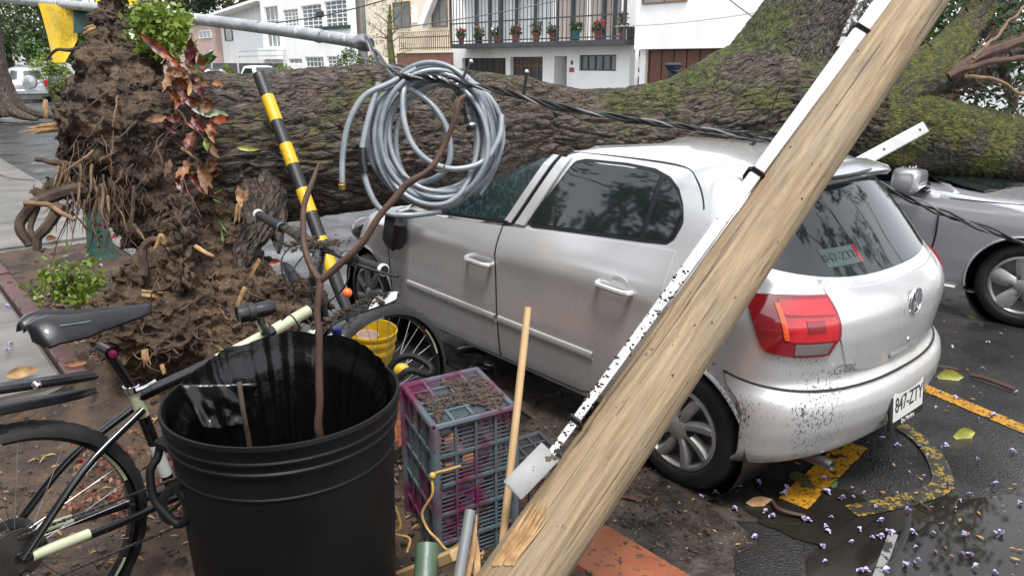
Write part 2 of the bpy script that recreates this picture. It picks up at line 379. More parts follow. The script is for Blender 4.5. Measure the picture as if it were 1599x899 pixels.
def bark_mat(name, moss=.5, c1=(.055, .042, .034), c2=(.17, .125, .095), up=.5, plate=20., attr=True, grow=None, mc=((.030, .046, .006), (.125, .15, .014))):
    m = bpy.data.materials.new(name); m.use_nodes = True; t = m.node_tree; N = t.nodes.new; L = t.links.new
    b = t.nodes['Principled BSDF']; b.inputs['Roughness'].default_value = .78; tc = N('ShaderNodeTexCoord'); at = N('ShaderNodeAttribute'); at.attribute_name = 'bk'
    if not attr: at = N('ShaderNodeMapping'); at.inputs['Scale'].default_value = (1, 1, .25); L(tc.outputs['Object'], at.inputs[0])
    def nz(s, d=6., r=.62, src=None):
        n = N('ShaderNodeTexNoise'); n.inputs['Scale'].default_value = s; n.inputs['Detail'].default_value = d; n.inputs['Roughness'].default_value = r; L(src or tc.outputs['Object'], n.inputs['Vector']); return n.outputs['Fac']
    def mr(f, a, c, x=0., y=1.):
        r = N('ShaderNodeMapRange'); r.inputs[1].default_value = a; r.inputs[2].default_value = c; r.inputs[3].default_value = x; r.inputs[4].default_value = y; L(f, r.inputs[0]); return r.outputs[0]
    def ma(op, a, c):
        q = N('ShaderNodeMath'); q.operation = op
        for i, w in enumerate((a, c)):
            if isinstance(w, float): q.inputs[i].default_value = w
            else: L(w, q.inputs[i])
        return q.outputs[0]
    def mix(f, A, B):
        x = N('ShaderNodeMix'); x.data_type = 'RGBA'; L(f, x.inputs[0])
        for i, q in ((6, A), (7, B)):
            if isinstance(q, tuple): x.inputs[i].default_value = (*q, 1)
            else: L(q, x.inputs[i])
        return x.outputs[2]
    base = mix(mr(nz(30, 8, .68, at.outputs[0 if not attr else 'Vector']), .36, .64), c1, c2)
    wn_ = N('ShaderNodeTexNoise'); wn_.inputs['Scale'].default_value = 16; wn_.inputs['Detail'].default_value = 4; L(at.outputs[0 if not attr else 'Vector'], wn_.inputs['Vector'])
    vm = N('ShaderNodeVectorMath'); vm.operation = 'MULTIPLY_ADD'; vm.inputs[1].default_value = (.07, .07, .07); L(wn_.outputs['Color'], vm.inputs[0]); L(at.outputs[0 if not attr else 'Vector'], vm.inputs[2])
    vo = N('ShaderNodeTexVoronoi'); vo.feature = 'DISTANCE_TO_EDGE'; vo.inputs['Scale'].default_value = plate; L(vm.outputs[0], vo.inputs['Vector'])
    vo2 = N('ShaderNodeTexVoronoi'); vo2.feature = 'DISTANCE_TO_EDGE'; vo2.inputs['Scale'].default_value = plate * 2.3; L(vm.outputs[0], vo2.inputs['Vector'])
    crk = mr(vo.outputs['Distance'], .0, .16, 0., 1.); crk2 = mr(vo2.outputs['Distance'], .0, .12, .55, 1.); crack = ma('MULTIPLY', crk, crk2)
    base = mix(mr(crack, .0, .55, .85, 0.), base, (.016, .012, .010))             # cracks between the plates coloured darker
    base = mix(mr(nz(5.5, 6), .53, .68, 0., .6), base, (.16, .085, .06))          # reddish plates where bark has scaled off
    base = mix(mr(nz(9, 6), .60, .72, 0., .6), base, (.23, .22, .19))             # grey lichen
    g = N('ShaderNodeNewGeometry'); sx = N('ShaderNodeSeparateXYZ'); L(g.outputs['Normal'], sx.inputs[0])
    mm = ma('ADD', mr(nz(2.4, 7), .40, .62), mr(sx.outputs['Z'], -.4, 1., -.75 * up, .5 * up)); mm = ma('ADD', mm, moss - 1.0)
    if grow:                                            # the moss thickens towards the fork
        s3 = N('ShaderNodeSeparateXYZ'); L(at.outputs['Vector'], s3.inputs[0]); mm = ma('ADD', mm, mr(s3.outputs['Z'], *grow))
    mm = ma('MULTIPLY', mr(mm, 0., .45), mr(nz(60, 4), .34, .55))
    mossc = mix(mr(nz(14, 4), .35, .65), mc[0], mc[1])
    L(mix(mm, base, mossc), b.inputs['Base Color'])
    bn = N('ShaderNodeBump'); bn.inputs['Strength'].default_value = 1.0; bn.inputs['Distance'].default_value = .03; L(ma('ADD', crack, nz(40, 10, .74, at.outputs[0 if not attr else 'Vector'])), bn.inputs['Height']); L(bn.outputs[0], b.inputs['Normal'])
    return m
K['bark'] = bark_mat('bark', .40, c1=(.036, .028, .022), c2=(.18, .142, .11), up=.7, grow=(.7, 1.45, -.16, .34))
K['bark_limb'] = bark_mat('bark_limb', .56, c1=(.040, .034, .028), c2=(.16, .14, .11), plate=34.)
K['bark_moss'] = bark_mat('bark_moss', .98, c1=(.035, .03, .02), c2=(.14, .125, .085), up=.6, plate=40., mc=((.045, .062, .006), (.20, .215, .016)))
K['bark_plain'] = bark_mat('bark_plain', .15, attr=False, plate=14.)
K['alloy'] = mat('alloy', (.40, .40, .39), .36, .5, col2=(.26, .25, .235), ns=6)

def soil_mat():
    m = mat('soil', (.032, .022, .015), .88, col2=(.125, .082, .052), ns=7.5, nd=12, lo=.38, hi=.64, bump=1.0, bs=34, bd=.035, spk=[((.20, .13, .075), 55.0, .67), ((.02, .014, .01), 7.0, .62)])
    return m
K['soil'] = soil_mat()

def pole_mat():
    m = bpy.data.materials.new('pole_wood'); m.use_nodes = True; t = m.node_tree; N = t.nodes.new; L = t.links.new
    b = t.nodes['Principled BSDF']; b.inputs['Roughness'].default_value = .72; tc = N('ShaderNodeTexCoord')
    def nz(s, d, sc, r=.6):
        mp = N('ShaderNodeMapping'); mp.inputs['Scale'].default_value = sc; L(tc.outputs['Object'], mp.inputs[0])
        n = N('ShaderNodeTexNoise'); n.inputs['Scale'].default_value = s; n.inputs['Detail'].default_value = d; n.inputs['Roughness'].default_value = r; L(mp.outputs[0], n.inputs['Vector']); return n.outputs['Fac']
    def mr(f, a, c, x=0., y=1.):
        r = N('ShaderNodeMapRange'); r.inputs[1].default_value = a; r.inputs[2].default_value = c; r.inputs[3].default_value = x; r.inputs[4].default_value = y; L(f, r.inputs[0]); return r.outputs[0]
    def mix(f, A, B):
        x = N('ShaderNodeMix'); x.data_type = 'RGBA'; L(f, x.inputs[0])
        for i, q in ((6, A), (7, B)):
            if isinstance(q, tuple): x.inputs[i].default_value = (*q, 1)
            else: L(q, x.inputs[i])
        return x.outputs[2]
    grain = nz(60, 8, (1, 1, .05), .7)
    c = mix(mr(grain, .34, .66), (.145, .10, .055), (.34, .25, .145))
    c = mix(mr(nz(4.2, 7, (1, 1, .35)), .42, .68, 0., .55), c, (.215, .19, .145))          # weathered grey
    c = mix(mr(nz(3.3, 6, (1, 1, .5)), .54, .70, 0., .7), c, (.27, .145, .065))            # orange stains
    c = mix(mr(nz(34, 4, (1, 1, .7)), .685, .71, 0., .85), c, (.06, .042, .028))
    c = mix(mr(nz(7, 8, (1, 1, .3), .7), .56, .70, 0., .55), c, (.09, .07, .05))            # mud flecks
    c = mix(mr(nz(40, 4, (1, 1, .02), .5), .612, .64, 0., .8), c, (.05, .036, .024))      # drying cracks
    L(c, b.inputs['Base Color'])
    bn = N('ShaderNodeBump'); bn.inputs['Strength'].default_value = .8; bn.inputs['Distance'].default_value = .008; L(grain, bn.inputs['Height']); L(bn.outputs[0], b.inputs['Normal'])
    return m
K['pole_wood'] = pole_mat()

def paint_mat(name, col, dirt=1.0):
    # metallic silver paint with road grime and mud splashes (dirt lies where wheels and the falling tree threw it)
    m = bpy.data.materials.new(name); m.use_nodes = True; t = m.node_tree; N = t.nodes.new; L = t.links.new
    b = t.nodes['Principled BSDF']; tc = N('ShaderNodeTexCoord'); sx = N('ShaderNodeSeparateXYZ'); L(tc.outputs['Object'], sx.inputs[0])
    b.inputs['Metallic'].default_value = .72; b.inputs['Coat Weight'].default_value = .8; b.inputs['Coat Roughness'].default_value = .06
    def nz(s, d, sc=(1, 1, 1), r=.6):
        mp = N('ShaderNodeMapping'); mp.inputs['Scale'].default_value = sc; L(tc.outputs['Object'], mp.inputs[0])
        n = N('ShaderNodeTexNoise'); n.inputs['Scale'].default_value = s; n.inputs['Detail'].default_value = d; n.inputs['Roughness'].default_value = r; L(mp.outputs[0], n.inputs['Vector']); return n.outputs['Fac']
    def mr(f, a, c, x=0., y=1.):
        r = N('ShaderNodeMapRange'); r.inputs[1].default_value = a; r.inputs[2].default_value = c; r.inputs[3].default_value = x; r.inputs[4].default_value = y; L(f, r.inputs[0]); return r.outputs[0]
    def ma(op, a, c):
        q = N('ShaderNodeMath'); q.operation = op
        for i, w in enumerate((a, c)):
            if isinstance(w, float): q.inputs[i].default_value = w
            else: L(w, q.inputs[i])
        return q.outputs[0]
    def mix(f, A, B):
        x = N('ShaderNodeMix'); x.data_type = 'RGBA'; L(f, x.inputs[0])
        for i, q in ((6, A), (7, B)):
            if isinstance(q, tuple): x.inputs[i].default_value = (*q, 1)
            else: L(q, x.inputs[i])
        return x.outputs[2]
    film = ma('MULTIPLY', mr(nz(3.0, 6, (1, 1, .5)), .35, .7, .15, .75), mr(sx.outputs['Z'], .25, 1.0, .95 * dirt, .06 * dirt))
    c = mix(film, col, (.23, .19, .145))
    # mud flecks: clustered near the rear wheel and rear quarter
    dx = mr(sx.outputs['X'], -.75, .9, .10, -.16); cl = mr(nz(2.2, 3), .42, .66, -.10, .10)
    fl = ma('ADD', ma('ADD', nz(95, 5, (1, 1, .6), .75), dx), ma('ADD', cl, mr(sx.outputs['Y'], .25, .78, -.06, .02)))
    fm = mr(fl, .632, .675, 0., .92 if dirt >= 1 else .0)
    c = mix(fm, c, (.035, .026, .02)); L(c, b.inputs['Base Color'])
    L(mr(film, 0., .7, .20, .5), b.inputs['Roughness']); L(mr(fm, 0., 1., .8, .0), b.inputs['Coat Weight'])
    L(mr(ma('MAXIMUM', fm, film), 0., .9, .58, .0), b.inputs['Metallic'])
    return m
K['paint'] = paint_mat('paint', (.69, .695, .705), 1.3)
K['paint_clean'] = paint_mat('paint_clean', (.52, .525, .55), .25)
# ------------------------------------------------------------ ground
# road sheet to the horizon
m = M(); m.add([(-700, -700, 0), (700, -700, 0), (700, 700, 0), (-700, 700, 0)], [(0, 1, 2, 3)])
road = struct(m.build('road', K['asphalt'], smooth=False))
KL = 1.88                                     # lateral place of the kerb face; the pavement side lies 0.2 m above the road
SWZ = 0.2
# base of the pavement side
m = M()
def sbox(m, s0, s1, l0, l1, z0, z1, bev=0): return m.box(S((s0 + s1) / 2, (l0 + l1) / 2, (z0 + z1) / 2), (s1 - s0, l1 - l0, z1 - z0), (SD, -SR, Vector((0, 0, 1))), bev)
sbox(m, -40, 90, -30, KL - .30, -.1, SWZ - .03)
pave = struct(m.build('pavement', K['kerb'], smooth=False))
# concrete slabs of the footway
slab_me = None
PB = 0.62                                     # lateral edge between footway slabs and planting bed
for i in range(26):
    for j in range(-1, 4):
        s0 = -2.0 + i * 1.3 + .006; l1 = PB - j * 1.3 - .006
        if s0 > 31 or s0 < 3.6 or (j < 0 and s0 < 8): continue
        m = M(); dz = rnd(-.004, .006)
        sbox(m, s0, s0 + 1.288, l1 - 1.288, l1, SWZ - .05, SWZ + dz, .008)
        m.build('paving_slab', K['concrete'], pave, auto=30)
# kerb: terracotta-tiled planter kerb near, plain kerb farther on
for i in range(9):
    s0 = 0.25 + i * .47
    m = M(); sbox(m, s0 + .003, s0 + .467, KL - .27, KL, .02, SWZ + .012 + rnd(-.002, .002), .012)
    m.build('kerb_tile', K['terracotta'], pave, auto=30)
    m = M(); sbox(m, s0 + .003, s0 + .467, KL + .002, KL + .012, -.02, SWZ - .02)
    m.build('kerb_riser', K['terracotta'], pave, auto=30)
for i in range(22):
    s0 = 4.5 + i * 1.0
    m = M(); sbox(m, s0, s0 + .99, KL - .16, KL, -.05, SWZ - .01, .02); m.build('kerb_stone', K['kerb'], pave, auto=30)
for i in range(3):
    s0 = -2.8 + i * 1.0
    m = M(); sbox(m, s0, s0 + .99, KL - .16, KL, -.05, SWZ - .01, .02); m.build('kerb_stone', K['kerb'], pave, auto=30)
# brick edging of the planting bed
bk = thing('brick_edging', 'row of red-brown bricks edging the planting bed behind the bicycle saddle', 'edging', S(4, PB + .05, SWZ))
k = 0
for i in range(15):
    s0 = 4.25 + i * .24
    m = M(); sbox(m, s0, s0 + .228, PB + .008, PB + .115, SWZ - .08, SWZ + .05 + rnd(-.012, .014), .01)
    m.build('brick', K['brick'], bk, world=True, auto=30)
# planting bed soil, a lumpy surface
def bumpy(s, l):
    p = Vector((s, l, 0)); h = .035 * noise.fractal(p * 2.2, 1.0, 2.0, 5) + .02 * noise.fractal(p * 9, 1.0, 2.0, 4)
    return h
rows = []; n1, n2 = 300, 130
for i in range(n1):
    s_ = -1.5 + 9.5 * i / (n1 - 1); r = []; lo_ = PB + .1 if s_ > 4.25 else (-2.6 if s_ < 3.75 else lerp(-2.6, PB + .1, (s_ - 3.75) / .5))
    for j in range(n2):
        l_ = lo_ + (KL - .2 - lo_) * j / (n2 - 1)
        edge = min(1, (n2 - 1 - j) / 6, j / 4)
        z = SWZ - .01 + edge * (bumpy(s_, l_) + .03)
        # heap pushed up around the torn-out roots
        q = S(s_, l_); z += .30 * math.exp(-((q.x + 1.62) ** 2 / .5 + (q.y - 4.05) ** 2 / .35)) * (1 + 2 * bumpy(s_ * 3, l_ * 3)) * edge
        r.append(S(s_, l_, z))
    rows.append(r)
m = M().grid([list(reversed(r)) for r in rows]); bed = m.build('soil_bed', mat('soil_bed', (.028, .018, .012), .75, col2=(.10, .062, .037), ns=6, nd=12, lo=.38, hi=.66, bump=1.0, bs=30, bd=.03, rough2=.92, spk=[((.26, .165, .085), 45.0, .68), ((.012, .009, .007), 9.0, .62)])); struct(bed)
# mud washed off the bed onto the road beside the car
def blob_sheet(name, pts, matl, z, edge=.05, amp=.0, dens=.05, wob=.12):
    poly = [G(*p) for p in pts]; c = sum(poly, Vector()) / len(poly); n = 90; cl = vspl(poly + poly[:1], 14)[:-1]; rings = 16; rows = []
    cl = [p + (p - c).normalized() * wob * noise.fractal(p * 5, 1, 2, 4) for p in cl]
    for k in range(rings + 1):
        t = (k / rings) ** .8; row = []
        for p in cl:
            q = c.lerp(p, t); h = z + (amp * (1 - t ** 3) * (1 + noise.fractal(q * 9, 1, 2, 5)) if amp else 0); row.append((q.x, q.y, h))
        row.append(row[0]); rows.append(row)
    mm = M(); mm.grid(rows); o = mm.build(name, matl); return o
mud = blob_sheet('mud', [(800, 700), (840, 600), (700, 560), (640, 520), (560, 470), (900, 640), (1000, 735), (1110, 770), (1180, 840), (1130, 900), (1060, 930), (960, 830), (900, 770)], K['mud_wet'], .004, amp=.011)
struct(mud)
mud2 = None
pud = struct(blob_sheet('puddle', [(1230, 740), (1330, 770), (1420, 800), (1520, 770), (1620, 800), (1660, 900), (1600, 990), (1350, 990), (1270, 890), (1190, 800)], K['water'], .006, wob=.2))
# painted markings
def strip(name, a, b, w, matl, z=.0045):
    a, b = G(*a), G(*b); d = (b - a).normalized(); x = Vector((d.y, -d.x, 0)) * w / 2; n = 24; rows = []
    for i in range(n + 1):
        p = a.lerp(b, i / n); k = .006
        rows.append([(p.x - x.x * (1 + rnd(-.05, .05)), p.y - x.y * (1 + rnd(-.05, .05)), z), (p.x + x.x, p.y + x.y, z)])
    mm = M(); mm.grid(rows); return struct(mm.build(name, matl))
strip('road_marking', (1440, 604), (1700, 712), .105, K['asphalt_paint'])
strip('road_marking', (1335, 695), (1238, 788), .13, K['asphalt_paint'], .009)
cur = vspl([G(x, y) for x, y in [(1405, 665), (1440, 690), (1465, 725), (1470, 760), (1430, 778), (1380, 790), (1330, 800)]], 8); rows = []
for i, p in enumerate(cur):
    d = (cur[min(i + 1, len(cur) - 1)] - cur[max(i - 1, 0)]).normalized(); x = Vector((d.y, -d.x, 0)) * .045; rows.append([(p.x - x.x, p.y - x.y, .0088), (p.x + x.x, p.y + x.y, .0088)])
m = M(); m.grid(rows); struct(m.build('road_marking', K['asphalt_paint_worn']))
strip('road_marking', (1395, 835), (1370, 905), .035, K['white_mark'], .0095)
# far side pavement and its kerb
m = M(); sbox(m, -60, 120, 20.5, 60, -.1, .15); struct(m.build('far_pavement', K['kerb'], smooth=False))
# ------------------------------------------------------------ houses across the street
LF = 26.0
ZV = Vector((0, 0, 1))
def fbox(m, a, b, lat, depth, out=0.0, bev=0):
    # box whose front face covers pixels a..b on the facade plane `lat`; front stands `out` proud, body goes `depth` back
    (s0, z0), (s1, z1) = fsz(a[0], (a[1] + b[1]) / 2, lat)[:1] + (fsz((a[0] + b[0]) / 2, a[1], lat)[1],), fsz(b[0], (a[1] + b[1]) / 2, lat)[:1] + (fsz((a[0] + b[0]) / 2, b[1], lat)[1],)
    return m.box(S((s0 + s1) / 2, lat - out + (depth + out) / 2, (z0 + z1) / 2), (abs(s1 - s0), depth + out, abs(z1 - z0)), (SD, -SR, ZV), bev)
def sz_box(m, s0, s1, z0, z1, lat, depth, out=0.0, bev=0):
    return m.box(S((s0 + s1) / 2, lat - out + (depth + out) / 2, (z0 + z1) / 2), (abs(s1 - s0), depth + out, abs(z1 - z0)), (SD, -SR, ZV), bev)
def ps(px, py=90, lat=LF): return fsz(px, py, lat)[0]
def pz(px, py, lat=LF): return fsz(px, py, lat)[1]
def wall_with_holes(m, s0, s1, z0, z1, holes, lat, depth, out=0):
    # rectangular wall cut into boxes around rectangular openings (h = sa, sb, za, zb)
    ss = sorted({s0, s1, *[h[0] for h in holes], *[h[1] for h in holes]}); zs = sorted({z0, z1, *[h[2] for h in holes], *[h[3] for h in holes]})
    for a, b in zip(ss, ss[1:]):
        run = None
        for c, d in zip(zs, zs[1:]):
            inside = any(h[0] - 1e-6 <= a and b <= h[1] + 1e-6 and h[2] - 1e-6 <= c and d <= h[3] + 1e-6 for h in holes)
            if not inside: sz_box(m, a, b, c, d, lat, depth, out)
def window(parent, sa, sb, za, zb, lat, nx, ny, fm, gm, deep=.12, fw=.05, bar=.03, name='window'):
    sa, sb = min(sa, sb), max(sa, sb); m = M(); l2 = lat + deep
    for (a, b, c, d) in ((sa, sb, za, za + fw), (sa, sb, zb - fw, zb), (sa, sa + fw, za + fw, zb - fw), (sb - fw, sb, za + fw, zb - fw)): sz_box(m, a, b, c, d, l2, .06, .02)
    w = m.build(name, fm, parent, world=True, smooth=False)
    m = M()
    for i in range(1, nx): x = lerp(sa, sb, i / nx); sz_box(m, x - bar / 2, x + bar / 2, za + fw, zb - fw, l2, .04, .015)
    for j in range(1, ny): z = lerp(za, zb, j / ny); sz_box(m, sa + fw, sb - fw, z - bar / 2, z + bar / 2, l2, .04, .012)
    if m.v: m.build('glazing_bar', fm, w, world=True, smooth=False)
    for i in range(nx):
        a = lerp(sa + fw, sb - fw, i / nx) + .004; b = lerp(sa + fw, sb - fw, (i + 1) / nx) - .004
        m = M(); sz_box(m, a, b, za + fw, zb - fw, l2 + .03, .01); m.build('pane', gm, w, world=True, smooth=False)
    return w
def window_px(parent, x0, x1, y0, y1, lat, nx, ny, fm, gm, **k):
    xm, ym = (x0 + x1) / 2, (y0 + y1) / 2
    return window(parent, ps(x0, ym, lat), ps(x1, ym, lat), pz(xm, y1, lat), pz(xm, y0, lat), lat, nx, ny, fm, gm, **k)

# --- white house with the railed balcony
sR, sL = ps(984), ps(702)
H1 = thing('balcony_house', 'white two-storey house with a dark railed balcony full of flower pots', 'house', S((sR + sL) / 2, LF, .15))
slab_z0, slab_z1 = pz(850, 72), pz(850, 64)
gA = (ps(790), ps(722), .15, pz(755, 91)); gB = (ps(848), ps(797), .15, pz(822, 89)); dr = (ps(886), ps(866), .15, pz(875, 88)); wn_ = (ps(963), ps(905), pz(934, 111), pz(934, 86))
m = M(); wall_with_holes(m, sR, sL, .15, slab_z0, [gA, gB, dr, wn_], LF, .35); m.build('wall', K['white_wall'], H1, world=True, smooth=False)
for (h, mt_, nm) in ((gA, 'dark_metal', 'garage_door'), (gB, 'dark_metal', 'garage_door'), (dr, 'dark_door', 'door')):
    m = M(); sz_box(m, h[0], h[1], h[2], h[3], LF + (.9 if nm == 'door' else .25), .06); g = m.build(nm, K[mt_], H1, world=True, smooth=False)
    if nm == 'garage_door':
        n = 8 if h is gA else 4
        for i in range(n + 1):
            x = lerp(h[0], h[1], i / n); m = M(); sz_box(m, x - .03, x + .03, h[2], h[3], LF + .25, .01, .03)
            m.build('stile', K['brown_frame'] if (h is gB) or i in (2,) else K['dark_metal'], g, world=True, smooth=False)
        for z in (.8, 1.25, 1.7, 2.1):
            if z < h[3]: m = M(); sz_box(m, h[0], h[1], z - .025, z + .025, LF + .25, .01, .022); m.build('rail', K['brown_frame'] if h is gB and z > 1.5 else K['dark_metal'], g, world=True, smooth=False)
m = M(); sz_box(m, dr[0] - .04, dr[0], dr[2], dr[3], LF + .35, .6); sz_box(m, dr[1], dr[1] + .04, dr[2], dr[3], LF + .35, .6); sz_box(m, dr[0], dr[1], dr[3], dr[3] + .04, LF + .35, .6); m.build('door_reveal', K['white_wall'], H1, world=True, smooth=False)
window(H1, wn_[0], wn_[1], wn_[2], wn_[3], LF, 5, 1, K['dark_metal'], K['glass_pane'], bar=.07)
m = M(); fbox(m, (890, 106), (897, 113), LF, .001, .03); m.build('plaque', K['terra_pot'], H1, world=True, smooth=False)
m = M(); fbox(m, (893, 95), (895, 101), LF, .001, .06); m.build('wall_lamp', K['dark_metal'], H1, world=True, smooth=False)
BO = 1.1; LB = LF - BO
def pB(px, py=60): return ps(px, py, LB)
bz0, bz1 = pz(850, 73, LB), pz(850, 65, LB); bl, br = pB(703), pB(975)
m = M(); sz_box(m, br, bl, bz0, bz1, LB, BO + .3); m.build('balcony_slab', K['dark_metal'], H1, world=True, smooth=False)
top = bz1 + 5.2
m = M(); wall_with_holes(m, sR - .05, sL, bz1 - .02, top + .8, [(ps(960), ps(716), bz1, bz1 + 2.7)], LF + .3, .3); m.build('upper_wall', K['white_wall'], H1, world=True, smooth=False)
xs = [716, 735, 756, 774, 797, 826, 856, 884, 908, 932, 948, 960]
for i, (a, b) in enumerate(zip(xs, xs[1:])):
    m = M(); sz_box(m, ps(a), ps(b), bz1 + .05, bz1 + 2.66, LF + .55, .03); m.build('window_curtain', K['curtain'] if i < 6 else K['curtain2'], H1, world=True, smooth=False)
    m = M(); sz_box(m, ps(b) - .05, ps(b) + .05, bz1, bz1 + 2.7, LF + .4, .1, .05); m.build('window_mullion', K['dark_metal'] if i != 5 and i != 7 else K['white_wall'], H1, world=True, smooth=False)
m = M(); sz_box(m, ps(960), ps(716), bz1 - .01, bz1 + 2.7, LF + .9, .05); m.build('room_back', K['curtain2'], H1, world=True, smooth=False)
nb = 46
bm_ = M(); bm_.box((0, 0, 0), (.028, .028, 2.6)); bme = bm_.mesh('baluster', K['dark_metal'], False)
Minv = ROOTM[H1.name].inverted()
for i in range(nb + 1):
    p = Minv @ S(lerp(br + .03, bl - .03, i / nb), LB + .06, bz1 + 1.3)
    o = bpy.data.objects.new('baluster', bme); COL.objects.link(o); o.parent = H1; o.location = p; o.rotation_euler = (0, 0, YAW)
for z in (bz1 + .12, bz1 + 1.0, bz1 + 2.58):
    m = M(); sz_box(m, br, bl, z - .03, z + .03, LB + .03, .06); m.build('railing_bar', K['dark_metal'], H1, world=True, smooth=False)
for s_ in (br + .04, lerp(br, bl, .33), lerp(br, bl, .66), bl - .04):
    m = M(); sz_box(m, s_ - .05, s_ + .05, bz1, bz1 + 2.6, LB, .1, .01); m.build('railing_post', K['dark_metal'], H1, world=True, smooth=False)
# flower pots on the balcony edge
pots = [(714, 'terra_pot', 'flower_red', 'leaf_mid', 'terracotta pot of pink flowers at the left end of the balcony'),
        (742, 'dark_door', 'flower_red', 'leaf_mid', 'black pot of low pink flowers, second from the left on the balcony'),
        (769, 'terra_pot', 'flower_white', 'leaf_mid', 'pot of white flowers, third from the left on the balcony'),
        (799, 'terra_pot', 'flower_red', 'leaf_mid', 'terracotta pot with bright pink bloom, fourth from the left on the balcony'),
        (831, 'terra_pot', None, 'leaf_olive', 'terracotta pot with an upright green plant in the middle of the balcony'),
        (857, 'terra_pot', None, 'leaf_mid', 'terracotta pot with a low round plant just left of the teal pot'),
        (893, 'teal_pot', None, 'leaf_mid', 'teal flower pot on the balcony edge'),
        (927, 'terra_pot', 'flower_red', 'leaf_mid', 'wide terracotta pot with a few blooms just right of the teal pot'),
        (965, 'terra_pot', None, 'leaf_olive', 'narrow red pot with a tall plant at the right end of the balcony')]
for px, pm, fm_, lm, lab in pots:
    c = S(pB(px), LB + .28, bz1); t_ = thing('flower_pot', lab, 'flower pot', c, group='flower pots along the balcony edge')
    hh = .36 if px != 893 else .42; rr = .17 if px != 965 else .11
    m = M(); m.lathe([(.001, 0), (rr * .75, 0), (rr, hh - .06), (rr + .03, hh - .06), (rr + .03, hh), (rr - .02, hh), (rr - .03, hh - .05), (.001, hh - .05)], 14); m.build('pot', K[pm], t_)
    m = M(); ph = {831: .55, 965: .75}.get(px, .38)
    m.leaves([(rnd(-1, 1) * rr * 1.3, rnd(-1, 1) * rr * 1.3, hh + abs(rnd(-.1, ph))) for _ in range(170)], .13); m.build('foliage', K[lm], t_)
    if fm_:
        m = M()
        for _ in range(9): m.ball((rnd(-1, 1) * rr * 1.5, rnd(-1, 1) * rr * 1.5, hh + rnd(.15, ph + .1)), .055, 6, 4)
        m.build('bloom', K[fm_], t_)['kind'] = 'stuff'
m = M(); m.box(S(ps(990), LF - .25, pz(990, 52)), (.35, .2, .5), (SD, -SR, ZV), .03); m.tube([S(ps(990), LF - .2, pz(990, 60)), S(ps(992), LF - .5, pz(990, 68))], .07, 8)
tag(m.build('meter_box', K['dark_metal']), 'dark electric junction box on the corner between the two white houses', 'box')
# --- white house with the brown garage at the right
L2 = 24.8
a2, b2 = ps(1330, 90, L2), ps(990, 90, L2)
H2 = thing('garage_house', 'white house with overhanging upper wall and brown panelled garage door', 'house', S((a2 + b2) / 2, L2, .15))
gz = pz(1080, 76, L2)
m = M(); sz_box(m, a2, b2, gz, gz + 3.9, L2, 6); m.build('upper_wall', K['white_wall'], H2, world=True, smooth=False)
m = M(); sz_box(m, b2 - .3, b2, .15, gz, L2 + .4, 5); sz_box(m, a2, b2, .15, gz, L2 + 1.0, 4.5); m.build('lower_wall', K['white_wall'], H2, world=True, smooth=False)
x = 996
sA = ps(996, 90, L2 + .5)
for i in range(22):
    m = M(); sz_box(m, sA - .62 * (i + 1) + .03, sA - .62 * i - .012, .17, gz - .02, L2 + .55, .06, 0, .012); m.build('garage_panel', K['brown_gate'], H2, world=True, auto=30)
m = M(); sz_box(m, sA - .62 * 22, sA, .17, gz - .03, L2 + .62, .05); m.build('garage_frame', K['dark_door'], H2, world=True, smooth=False)
m = M(); fbox(m, (997, 89), (1006, 106), L2 + .5, .001, .03); m.build('notice', K['flower_white'], H2, world=True, smooth=False)
ctr = FP(1001.5, 96, L2 + .46)
text_obj('notice_letter', 'E', .42, .004, K['terra_pot'], H2, ROOTM[H2.name].inverted() @ ctr, [-SD, ZV, -SR])
m = M(); fbox(m, (997, 113), (1002, 120), L2 + .5, .001, .03); m.build('small_notice', K['flower_white'], H2, world=True, smooth=False)
window_px(H2, 1005, 1075, -28, 5, L2, 2, 1, K['brown_frame'], K['glass_pane'], deep=-.05)
# --- cream house
L3 = 26.6
a3, b3 = ps(702, 60, L3), ps(548, 60, L3)
H3 = thing('cream_house', 'cream house with a sloping white beam and a spiked fence over a brown wall', 'house', S((a3 + b3) / 2, L3, .15))
z3 = pz(640, 50, L3)
m = M(); sz_box(m, a3, b3, .15, 9.5, L3, 6); m.build('wall', K['cream_wall'], H3, world=True, smooth=False)
window_px(H3, 616, 642, 3, 43, L3, 2, 1, K['brown_frame'], K['glass_pane'], deep=-.08)
window_px(H3, 676, 700, -8, 42, L3, 2, 1, K['brown_frame'], K['glass_pane'], deep=-.08)
p0, p1 = FP(684, -20, L3 - .4), FP(660, 40, L3 - .4); m = M(); m.bar(p0, p1, .45, .35, SR); m.build('sloping_beam', K['white_wall'], H3, world=True, smooth=False)
m = M(); fbox(m, (644, 10), (652, 36), L3, .001, .05); m.build('white_panel', K['white_wall'], H3, world=True, smooth=False)
L3w = 23.5
m = M(); fbox(m, (621, 82), (704, 130), L3w, .2, 0); m.build('boundary_wall', K['brown_wall'], H3, world=True, smooth=False)
m = M(); fbox(m, (621, 79), (704, 83), L3w, .25, .06); m.build('wall_coping', K['cream_wall'], H3, world=True, smooth=False)
fz0, fz1 = pz(660, 80, L3w), pz(660, 55, L3w); fs0, fs1 = ps(702, 70, L3w), ps(622, 70, L3w)
bm_ = M(); hh = fz1 - fz0; bm_.box((0, 0, hh / 2), (.03, .03, hh)); bm_.tube(vspl([(0, 0, hh), (0, -.05, hh + .12), (0, .06, hh + .18), (0, .1, hh + .08)], 3), .016, 5); bme = bm_.mesh('fence_bar', K['brown_frame'], False); Minv = ROOTM[H3.name].inverted()
